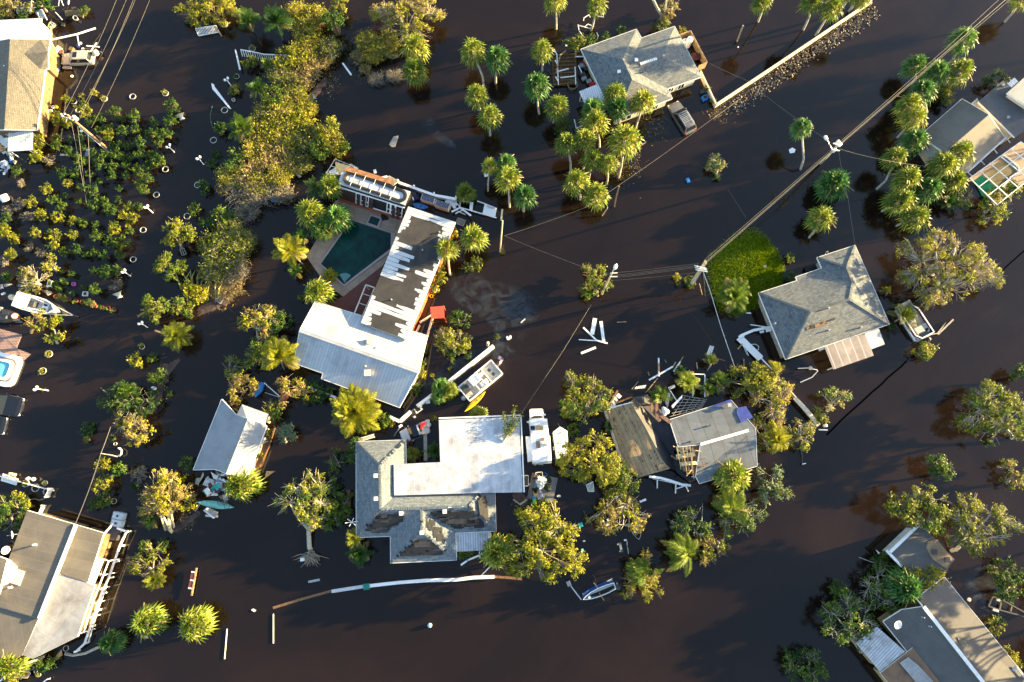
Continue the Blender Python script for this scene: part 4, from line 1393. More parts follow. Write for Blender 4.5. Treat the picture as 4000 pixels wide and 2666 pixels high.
def palm(q,c,b,d,label,h=4.3,var=None,group=None,name='cabbage_palm',tr=.15,curve=0.,bz=0.):
 cw=q(c[0],c[1],h);bw=q(b[0],b[1],bz)
 sc=d*mpp(cw)
 t=thing(name,label,'palm tree',bw,group)
 rel=cw-bw
 top=rel-Vector((0,0,.25))
 m1=top*.4+Vector((-rel.x*.12,-rel.y*.14,.15*h*0))+Vector((curve,0,0))
 m2=top*.75+Vector((-rel.x*.05,-rel.y*.08,0))+Vector((curve*.5,0,0))
 T=tube_quads([Vector((0,0,-1.3)),m1,m2,top],[tr*1.25,tr,tr*.92,tr*1.05],7)
 link('trunk',quad_mesh('trunk',T,['bark_pale'],np.zeros(len(T))),t)
 v=var if var is not None else RNG.choice((0,1,2,3,4,5))
 o=link('crown',SAB[v],t)
 o.location=rel
 o.rotation_euler=(RNG.uniform(-.12,.12),RNG.uniform(-.12,.12),RNG.uniform(-.5,.5))
 s=sc/2.3
 o.scale=(s,s,s)
 return t
def W2P(p):
 d=Vector(p)-Vector((0,0,H))
 fw=Vector((0,_st,-_ct));up=Vector((0,_ct,_st))
 z=d.dot(fw)
 return(2000+FOC*d.x/z,1333-FOC*d.dot(up)/z,p[2])
def frond(g,d0,length,droop,nl=22,lw=.5,twist=0.,wind=(0,0,0)):
 d=Vector(d0).normalized()
 pts=[];p=Vector((0,0,0));v=d.copy()
 n=8
 for k in range(n+1):
  pts.append(p.copy())
  p=p+v*(length/n)
  v=(v+Vector((0,0,-droop/n))+Vector(wind)/n).normalized()
 Q_=tube_quads(pts,[.035-.028*k/n for k in range(n+1)],3)
 for k in range(nl):
  f=.14+.86*(k+.5)/nl
  u_=f*n;a=min(int(u_),n-1)
  c=pts[a].lerp(pts[a+1],u_-a)
  ax=(pts[a+1]-pts[a]).normalized()
  sd_=ax.cross(Vector((0,0,1)))
  if sd_.length<.1:sd_=Vector((1,0,0))
  sd_.normalize();up=sd_.cross(ax)
  L=lw*math.sin(math.pi*min(1,.18+f*.8))*g.uniform(.6,1.15)
  for s in(-1,1):
   dd=(sd_*s*.8+ax*.62+up*.18).normalized()
   m_=c+dd*L*.5+up*.02
   e=c+dd*L+Vector((0,0,-.28*L))+Vector(wind)*.12
   wv=ax*.02*max(1,length/2.4)
   Q_.append((tuple(c),tuple(m_-wv),tuple(e),tuple(m_+wv)))
 return Q_
def feather(r,n,seed,wind=(0,0,0),up=.5,droop=1.1,lw=.5,nl=22,dead=2):
 g=np.random.default_rng(seed)
 qd=[];mi=[]
 for k in range(n):
  az=k*2.39996+g.uniform(-.2,.2)
  el=R(78)-(k/n)*R(75)*(1.35-up)+g.uniform(-.25,.25)
  d=Vector((math.cos(el)*math.cos(az),math.cos(el)*math.sin(az),math.sin(el)))+Vector(wind)*.8
  qs=frond(g,d,r*g.uniform(.7,1.2),droop*g.uniform(.7,1.4),nl,lw,wind=wind)
  qd+=qs;mi+=[1 if k>=n-dead else 0]*len(qs)
 return np.array(qd),mi
def fpalm(q,c,b,d,label,h=2.4,n=16,mat=K5,wind=(0,0,0),name='feather_palm',cat='palm tree',group=None,up=.5,droop=1.1,seed=None,trunk=True,lw=None,dead=2,tr=.1):
 cw=q(c[0],c[1],h);bw=q(b[0],b[1],0)
 r=d/2*mpp(cw)
 t=thing(name,label,cat,bw,group)
 rel=cw-bw
 if trunk:
  T=tube_quads([Vector((0,0,-1.2)),rel*.5+Vector((0,0,-.1)),rel],[tr*1.3,tr,tr],6)
  link('trunk',quad_mesh('trunk',T,['bark'],np.zeros(len(T))),t)
 qd,mi=feather(r,int(n*1.7),seed or RNG.randrange(9999),wind,up,droop,lw or r*.34,max(22,int(r*22)),dead+1)
 o=link('crown',quad_mesh('crown',qd,[mat,K11],mi),t)
 o.location=rel
 return t
def shrub_mesh(seed,mats,r=1.,h=1.1,lsize=.085,n=760,stems=13,bark='bark_dark',open_=.5):
 g=np.random.default_rng(seed)
 T=[];qs=[];mi=[]
 for k in range(stems):
  a=2*math.pi*k/stems+g.uniform(-.3,.3);d=r*g.uniform(.3,.8)
  e=Vector((math.cos(a)*d,math.sin(a)*d,h*g.uniform(.5,.95)))
  T+=tube_quads([(0,0,-.6),tuple(e*.5+Vector((0,0,.05))),tuple(e)],[.05,.035,.012],3)
  m=int(n/stems)
  sp=rnd_unit(7,g);sp[:,2]=np.abs(sp[:,2])-.1
  u=sp[g.integers(0,7,m)]
  pos=np.array(e)+u*r*.42*g.uniform(.1,1,(m,1))+g.normal(size=(m,3))*.045
  qs.append(leaf_quads(pos,u+np.array([0,0,.5]),lsize,g));mi+=[1+int(g.integers(0,len(mats)))]*m
 quads=np.concatenate([np.array(T,dtype=float)]+qs)
 return quad_mesh('shrub',quads,[bark]+list(mats),[0]*len(T)+mi)
SHR={'gold':[shrub_mesh(200+k,(K3,K1))for k in range(3)],'olive':[shrub_mesh(210+k,(K1,K5))for k in range(3)],'green':[shrub_mesh(220+k,(K5,K10))for k in range(3)],'dark':[shrub_mesh(230+k,(K10,K5))for k in range(2)],K29:[shrub_mesh(236+k,(K10,K5),1,.5)for k in range(2)],'blue':[shrub_mesh(240,('leaf_blue',))],'red':[shrub_mesh(245,('leaf_red',K1))]}
for k_ in('bare',K16):
 SHR[k_]=[]
 for s_ in range(2):
  qd,mi=twig_bush(1.,1.,44,260+s_,('twig',K11),.18 if k_=='bare'else .05,lsize=.1,thick=.035)
  SHR[k_].append(quad_mesh('shrub',qd,['twig'if k_=='bare'else 'twig_grey',K11],mi))
 SHR[k_+'_leafy']=[]
for s_ in range(3):
 qd,mi=twig_bush(1.,1.,70,270+s_,('twig',K3),.8,lsize=.09,thick=.03)
 SHR['bare_leafy'].append(quad_mesh('shrub',qd,['twig',K3],mi))
qd,mi=twig_bush(1.,1.,90,275,('twig_grey',K1),.6,lsize=.08,thick=.026)
SHR['bare_grey_leafy'].append(quad_mesh('shrub',qd,['twig_grey',K1],mi))
for k_,mt_ in(('gold',(K3,K1)),('olive',(K1,K5)),('green',(K5,K10)),('dark',(K10,K5))):
 SHR[k_+'+']=[shrub_mesh(280+s_+len(k_),mt_,n=1500,stems=17,lsize=.058,bark='twig')for s_ in range(2)]
for k_,tw_,lf_,f_ in(('bare','twig',K11,.25),(K16,'twig_grey',K11,.06),(K8,'twig',K3,.75),(K9,'twig_grey',K1,.7)):
 SHR[k_+'+']=[]
 for s_ in range(2):
  qd,mi=twig_bush(1.,1.,120,290+s_,(tw_,lf_),f_*.8,lsize=.052,thick=.022)
  SHR[k_+'+'].append(quad_mesh('shrub',qd,[tw_,lf_],mi))
def grass_mesh(seed,mat='leaf_grass',n=60,h=1.,spread=.5):
 g=np.random.default_rng(seed)
 Q_=[]
 for k in range(n):
  a=g.uniform(0,6.28);d=spread*g.uniform(.2,1)
  b0=Vector((math.cos(a)*.12,math.sin(a)*.12,0));e=Vector((math.cos(a)*d,math.sin(a)*d+.15,h*g.uniform(.6,1)))
  m_=b0.lerp(e,.55)+Vector((0,0,.12));w_=Vector((-math.sin(a),math.cos(a),0))*.035
  Q_.append((tuple(b0-w_),tuple(b0+w_),tuple(m_+w_),tuple(m_-w_)))
  Q_.append((tuple(m_-w_),tuple(m_+w_),tuple(e),tuple(e)))
 return quad_mesh('grass_tuft',Q_,[mat],np.zeros(len(Q_)))
GRS=[grass_mesh(300+k)for k in range(3)]
def shrub(q,c,r,label,kind='green',h=None,group=None,name='shrub',cat='shrub',z=0.,rz=None):
 hz=h if h is not None else max(.5,r/30.*.95)
 p=q(c[0],c[1],hz*.45+z);p.z=z
 rm=r*mpp(p)
 o=bpy.data.objects.new(name,RNG.choice(SHR[kind+'+'if rm>1.35 and kind+'+'in SHR else kind]))
 COL.objects.link(o)
 o.location=p
 o.rotation_euler=(RNG.uniform(-.1,.1),RNG.uniform(-.1,.1),RNG.uniform(0,6.28)if rz is None else rz)
 o.scale=(rm*RNG.uniform(.85,1.1),rm*RNG.uniform(.85,1.1),hz)
 return tag(o,label,cat,group)
G1='cabbage palms standing in the flood'
def palms(f,rows):
 q=Q(f)
 for rw in rows:
  c,b,d,lab=rw[:4]
  kw=rw[4]if len(rw)>4 else{}
  palm(q,c,b,d,lab,group=G1,**kw)
palms('t1',[((1080,318),(1062,400),98,'round cabbage palm just below the big golden tree, upper of the two',dict(h=3.2)),((1075,480),(1078,540),98,'round cabbage palm below the golden tree, lower of the two',dict(h=3.,var=1)),((1475,345),(1552,602),95,'tall cabbage palm with a long curving trunk, left of the upper pair',dict(curve=.25)),((1640,390),(1630,577),93,'cabbage palm with straight trunk, right of the upper pair',{}),((1500,645),(1525,752),84,'cabbage palm whose foot touches the crown of the palm below it',dict(var=2)),((1590,792),(1592,926),92,'cabbage palm with short pale trunk standing alone above a dark reflection',dict(var=1)),((1590,1130),(1575,1310),62,'thin cabbage palm with small crown and slim trunk beside a white scrap',dict(tr=.11)),((1702,1110),(1712,1210),76,'dark green palm behind the bright one, right of the small slim palm',dict(var=5)),((1716,1215),(1726,1422),100,'bright cabbage palm in front of the darker crown, with tall trunk',{}),((1425,1312),(1440,1350),76,'squat palm growing low beside the white dock fence',dict(h=1.6)),((503,1265),(520,1330),92,'palm leaning against the left end of the red pool house',dict(h=3.6)),((368,1450),(372,1505),112,'golden lit palm at the upper left corner of the pool deck',dict(h=3.)),((556,1475),(560,1520),100,'green palm between the golden palm and the teal pool',dict(h=2.6,var=5)),((440,1548),(445,1575),92,'dark palm below the golden palm at the edge of the pool deck',dict(h=2.,var=6)),])
palms('t5',[((1480,50),(1508,126),100,'round gold and green palm standing right of the flat wing roof corner',{}),((1300,125),(1320,316),86,'palm with tall pale trunk growing against the flat wing wall',{}),((420,420),(418,472),106,'yellow palm at the lower left corner of the pool deck',dict(h=2.8,var=3)),((1252,1062),(1255,1085),64,'upper left palm of the low trio beside the white fence line',dict(h=1.8,var=5)),((1312,1085),(1300,1100),62,'right palm of the low trio beside the white fence line',dict(h=1.8,var=2)),((1242,1130),(1246,1140),58,'lowest palm of the trio by the white fence line',dict(h=1.6,var=6)),((1515,1255),(1515,1285),66,'low palm tucked against the top edge of the white flat roof',dict(h=1.4,var=2)),])
palms('t2',[((295,2),(303,206),80,'tall palm at the top edge above the flooded street, left of two',{}),((580,28),(530,215),74,'palm at the top edge with trunk bending over bent white pipes',dict(curve=.2)),((204,340),(207,488),82,'palm with small crown left of the wrecked timber dock',{}),((165,575),(195,786),96,'large palm with bent trunk left of the house, below the dock',dict(curve=-.25)),((305,725),(280,836),94,'palm with short trunk left of the flat porch roof',{}),((553,742),(590,950),92,'green palm against the porch roof, behind a browner crown',dict(var=5)),((566,825),(602,1010),100,'palm with orange dead fronds in front of the porch roof',dict(var=3)),((700,645),(738,800),94,'palm crown over the roof, upper of the two on the shingle slope',{}),((722,735),(735,835),86,'greener palm crown over the roof edge, lower of the two',dict(var=6)),((897,686),(835,892),90,'palm with long leaning trunk in front of the right shingle slope',{}),((770,950),(726,1226),122,'largest palm of the grove, with a long pale trunk at its right side',dict(h=5.)),((376,975),(405,1166),86,'palm at the left end of the grove below the white pipe frame',{}),((496,945),(480,1160),86,'palm second from the left in the grove with an S shaped trunk',dict(curve=.3)),((550,1082),(520,1222),86,'palm in the middle of the grove, lit yellow',dict(var=3)),((656,1110),(645,1266),76,'ragged palm with drooping crown between the middle and largest palms',{}),((440,1232),(470,1365),96,'round palm at the lower left of the grove',{}),((570,1322),(575,1400),96,'lowest palm of the grove beside the leaning brown stump',dict(h=3.4,var=2)),((88,1328),(78,1443),86,'green palm below the bright palm pair, with short trunk',dict(var=5)),((1705,20),(1682,140),70,'palm cut by the top edge with short slanting trunk',dict(h=7.5)),])
palms('t3',[((305,12),(248,200),80,'left palm with slanting trunk beyond the long wall',dict(h=7.5)),((440,52),(326,240),82,'right palm with longer slanting trunk beyond the long wall',dict(h=7.5)),((575,-60),(485,90),80,'trunk crossing the top edge beyond the wall, its crown out of view',dict(h=7.5)),((650,-2),(555,65),60,'palm by the upper end of the wall with crown cut by the top edge',dict(h=7)),((1335,265),(1228,452),96,'topmost palm of the right row, crown touching the power lines',{}),((1008,440),(990,580),82,'brown drying palm just left of the power lines',dict(h=3.4,var=6)),((1150,490),(1128,648),98,'dark green palm right of the power lines in the right row',dict(var=5)),((1312,482),(1165,615),98,'rightmost crown of the upper part of the right row',dict(var=2)),((1055,620),(1078,832),98,'golden topped palm on the right row with long thin trunk',{}),((968,718),(955,858),98,'upper left crown of the overlapping pair above the slate roof',{}),((1002,808),(880,940),92,'lower crown of the overlapping pair left of the slate roof',dict(var=1)),((1000,955),(890,1002),100,'palm in front of the left corner of the slate roof',dict(h=3.6)),((872,1072),(726,1302),86,'palm with long bowed trunk below the porch corner',dict(curve=.5)),((232,868),(233,1172),76,'lone green palm with tall straight trunk and a brown fruit cluster',dict(var=5,h=5.2)),((456,1255),(470,1345),122,'broad dark green palm under the wires beside the street',dict(var=6,h=2.8)),((366,1490),(275,1630),104,'palm with pale curved trunk above the right house',dict(h=2.6)),((1312,1040),(1300,1180),100,'palm overlapping the brown roof slope',dict(var=1)),((1202,1118),(1180,1240),104,'palm covering the lower corner of the brown roof',{}),((1272,1228),(1240,1330),94,'palm below the brown roof corner, beside the pool cage',dict(h=2.6)),((956,1218),(930,1330),106,'upper palm of the lower group left of the pool cage',dict(var=3)),((1100,1284),(975,1422),102,'palm with leaning trunk at the right of the lower group',dict(h=3.2)),((904,1366),(768,1440),106,'left palm of the lower group with trunk leaning far left',dict(var=2,h=3.2)),((1010,1482),(860,1540),104,'lowest palm of the lower group above the big oak',dict(var=1,h=2.6)),((1745,-20),(1610,155),80,'trunk leaning into the top right corner, its crown out of view',{}),])
palms('t8',[((1002,1160),(985,1285),124,'left of two palms standing low in the water at the bottom left',dict(h=2.4,var=0)),((1322,1178),(1325,1270),124,'right of two palms standing low in the water at the bottom left',dict(h=2.4,var=2)),((1640,228),(1640,250),128,'bright palm at the lower end of the small pointed roof house',dict(h=2.4,var=3)),])
palms('t9',[((1642,692),(1660,740),126,'palm beside the corrugated porch roof, left of the big yellow tree',dict(h=3.,var=3))])
palms('t10',[((1500,165),(1490,260),132,'bright palm at the lower edge of the ruined house',dict(h=3.2,var=3)),((205,660),(200,690),10,'small palm seedling under the yellow tree',dict(h=.6))][:1])
palms('t11',[((945,925),(1010,980),130,'dark blown palm beside the roof of the grey brown gable house',dict(h=3.2,var=6))])
palms('t6',[((860,1100),(855,1135),4,'x',{})][:0])
def bent_palm(q,pts,d,label,var=0,h=1.):
 W=[q(x,y,z)for x,y,z in pts]
 t=thing('toppled_palm',label,'palm tree',W[0],G1)
 T=tube_quads([p-W[0]for p in W],[.2]+[.16]*(len(W)-1),7)
 link('trunk',quad_mesh('trunk',T,['bark_pale'],np.zeros(len(T))),t)
 o=link('crown',SAB[var],t)
 o.location=W[-1]-W[0]
 s=d*mpp(W[-1])/2.3
 o.scale=(s,s,s);o.rotation_euler=(RNG.uniform(-.2,.2),.3,RNG.uniform(0,6))
q=Q('t8')
bent_palm(q,[(445,1372,.1),(500,1385,.3),(580,1370,.6),(665,1332,1.),(750,1290,1.4)],84,'dark palm crown on a curved grey trunk by the lower corner of the dock',6)
bent_palm(q,[(300,1390,.2),(240,1420,1.),(160,1445,2.),(70,1450,2.8)],112,'golden palm leaning over the lower left corner of the tan house',3)
F=fpalm
q=Q('t5')
F(q,(235,150),(330,240),150,'yellow feather palm leaning left of the pool deck',2.6,16,K3,up=.4,wind=(-.1,.25,0))
F(q,(270,280),(280,290),70,'small dark feather palm under the leaning yellow one',1.2,12,K10,trunk=False)
F(q,(310,50),(330,110),90,'green feather palm between the golden palm and the yellow one',2.2,12,K10)
F(q,(470,20),(470,40),80,'spiky green palm on the corner of the pool deck',1.6,14,K5,trunk=False)
F(q,(680,1245),(690,1290),210,'big golden clumping palm below the metal roof',3.,34,K3,wind=(0,.25,0),up=.55,droop=.9)
F(q,(165,860),(185,960),170,'tall golden feather palm left of the metal roof',3.4,20,K3,wind=(-.05,.3,0))
F(q,(505,1090),(515,1130),40,'thin young palm beside the white fence below the metal roof',1.,7,K5)
F(q,(1215,1500),(1215,1520),80,'dark palm between the torn house and its white roof',1.8,14,K10,trunk=False)
q=Q('p')
F(q,(972,88),(985,120),120,'left of two dark feather palms at the top beside the golden willow',2.8,15,K10,wind=(0.,.2,0))
F(q,(1082,95),(1105,160),150,'right of two dark feather palms at the top beside the golden willow',3.2,16,K10,wind=(.1,.25,0))
F(q,(1045,255),(1045,262),70,'small bright palm under the broken white fence at the top',1.4,12,K5,trunk=False)
F(q,(1008,348),(1015,380),100,'dark feather palm at the left edge of the brush strip, upper one',2.2,14,K10)
F(q,(950,505),(985,520),130,'dark feather palm at the left edge of the brush strip, lower one',2.2,15,K5,wind=(-.15,.15,0))
F(q,(1235,740),(1260,775),100,'dark feather palm beside the pool house leaning down',2.4,12,K10,wind=(.1,-.1,0))
F(q,(692,1312),(692,1330),130,'olive cycad like palm clump on the left bank',1.6,22,K1,trunk=False,up=.4)
F(q,(500,1530),(505,1545),85,'drooping palm grass clump atop the dark green bushes',1.8,18,K5,trunk=False,up=.3)
F(q,(330,2265),(330,2280),10,'x',.5,3)if False else None
F(q,(605,2265),(605,2275),95,'low green palm at the foot of the storm bent golden shrub',1.4,15,K1,trunk=False)
F(q,(590,2035),(600,2050),80,'dark green palm behind the bent golden tree',1.4,12,K10,trunk=False)
F(q,(1385,2100),(1395,2120),90,'golden feather palm at the corner of the torn shingle house',2.,14,K1)
F(q,(1405,2165),(1405,2175),115,'dark green palm with brown boards lying across it',1.2,16,K10,trunk=False)
q=Q('t10')
F(q,(1190,690),(1200,700),200,'bright green feather palm with fronds blown to the left',2.4,15,'leaf_palmgreen',wind=(-.65,.28,0),up=.2,droop=.7,lw=.75,tr=.12)
F(q,(895,830),(910,845),150,'dark green feather palm with fronds blown up and left',2.2,12,K5,wind=(-.5,.45,0),up=.2,droop=.7,lw=.7)
F(q,(1490,385),(1500,410),160,'wind blown feather palm below the bright palm of the ruined house',2.,12,'leaf_palmgreen',wind=(-.1,.5,0),up=.2)
q=Q('y5')
F(q,(700,480),(690,600),105,'yellow green palm with fan blown upright at the broken porch',2.6,14,'leaf_palmgreen',wind=(-.2,.6,0),up=.3)
F(q,(1015,300),(1010,400),115,'yellow feather palm in front of the bare roof rafters',2.6,16,'leaf_palmgreen',wind=(0,.3,0))
F(q,(1290,60),(1240,180),80,'dark toppled palm frond cluster above the rafters',1.6,8,K5,wind=(0,.8,0))
F(q,(1375,270),(1370,340),90,'green upright palm right of the rafters',2.,10,K5,wind=(.1,.5,0))
F(q,(920,150),(940,190),60,'dark palm fronds floating beside the crossed white boards',.9,8,K10,trunk=False)
F(q,(1240,360),(1250,420),75,'small leafy palm between the white frames',1.8,11,K5)
F(q,(110,800),(120,830),70,'dark palm between the bare plywood roof and the round tree',1.6,14,K10)
F(q,(200,1340),(220,1420),120,'dark spreading palm below the plywood roof',2.,14,K10)
F(q,(1560,260),(1560,1),10,'x',1,3)if False else None
q=Q('t6')
F(q,(1500,460),(1480,560),160,'feather palms at the lower corner of the green lawn',2.2,18,K5,wind=(.1,.25,0))
F(q,(1560,400),(1560,450),90,'pale feather palm on the lawn edge beside the taller one',2.2,11,K1,wind=(.1,.35,0))
F(q,(1690,900),(1690,1010),90,'x',2)if False else None
q=Q('t7')
F(q,(50,960),(60,1050),95,'golden upright palm at the end of the white fence',2.6,9,K3,wind=(0,.7,0))
F(q,(915,585),(860,630),125,'yellow palm leaning over the white pontoon boat',1.9,12,K1,wind=(.2,.1,0))
F(q,(808,415),(815,445),48,'small yellow palm between the house and the big oak',1.2,8,K3,wind=(0,.4,0))
F(q,(60,1420),(60,1470),130,'golden palm clump below the fence by the ruined house',2.2,16,K3,wind=(-.1,.3,0))
q=Q('y3')
F(q,(680,330),(690,350),70,'golden palm in the notch between torn house wings',1.4,12,K1,trunk=False)
q=Q('t3')
F(q,(1220,1380),(1225,1400),90,'dark palm clump left of the pool cage',1.2,14,K10,trunk=False)
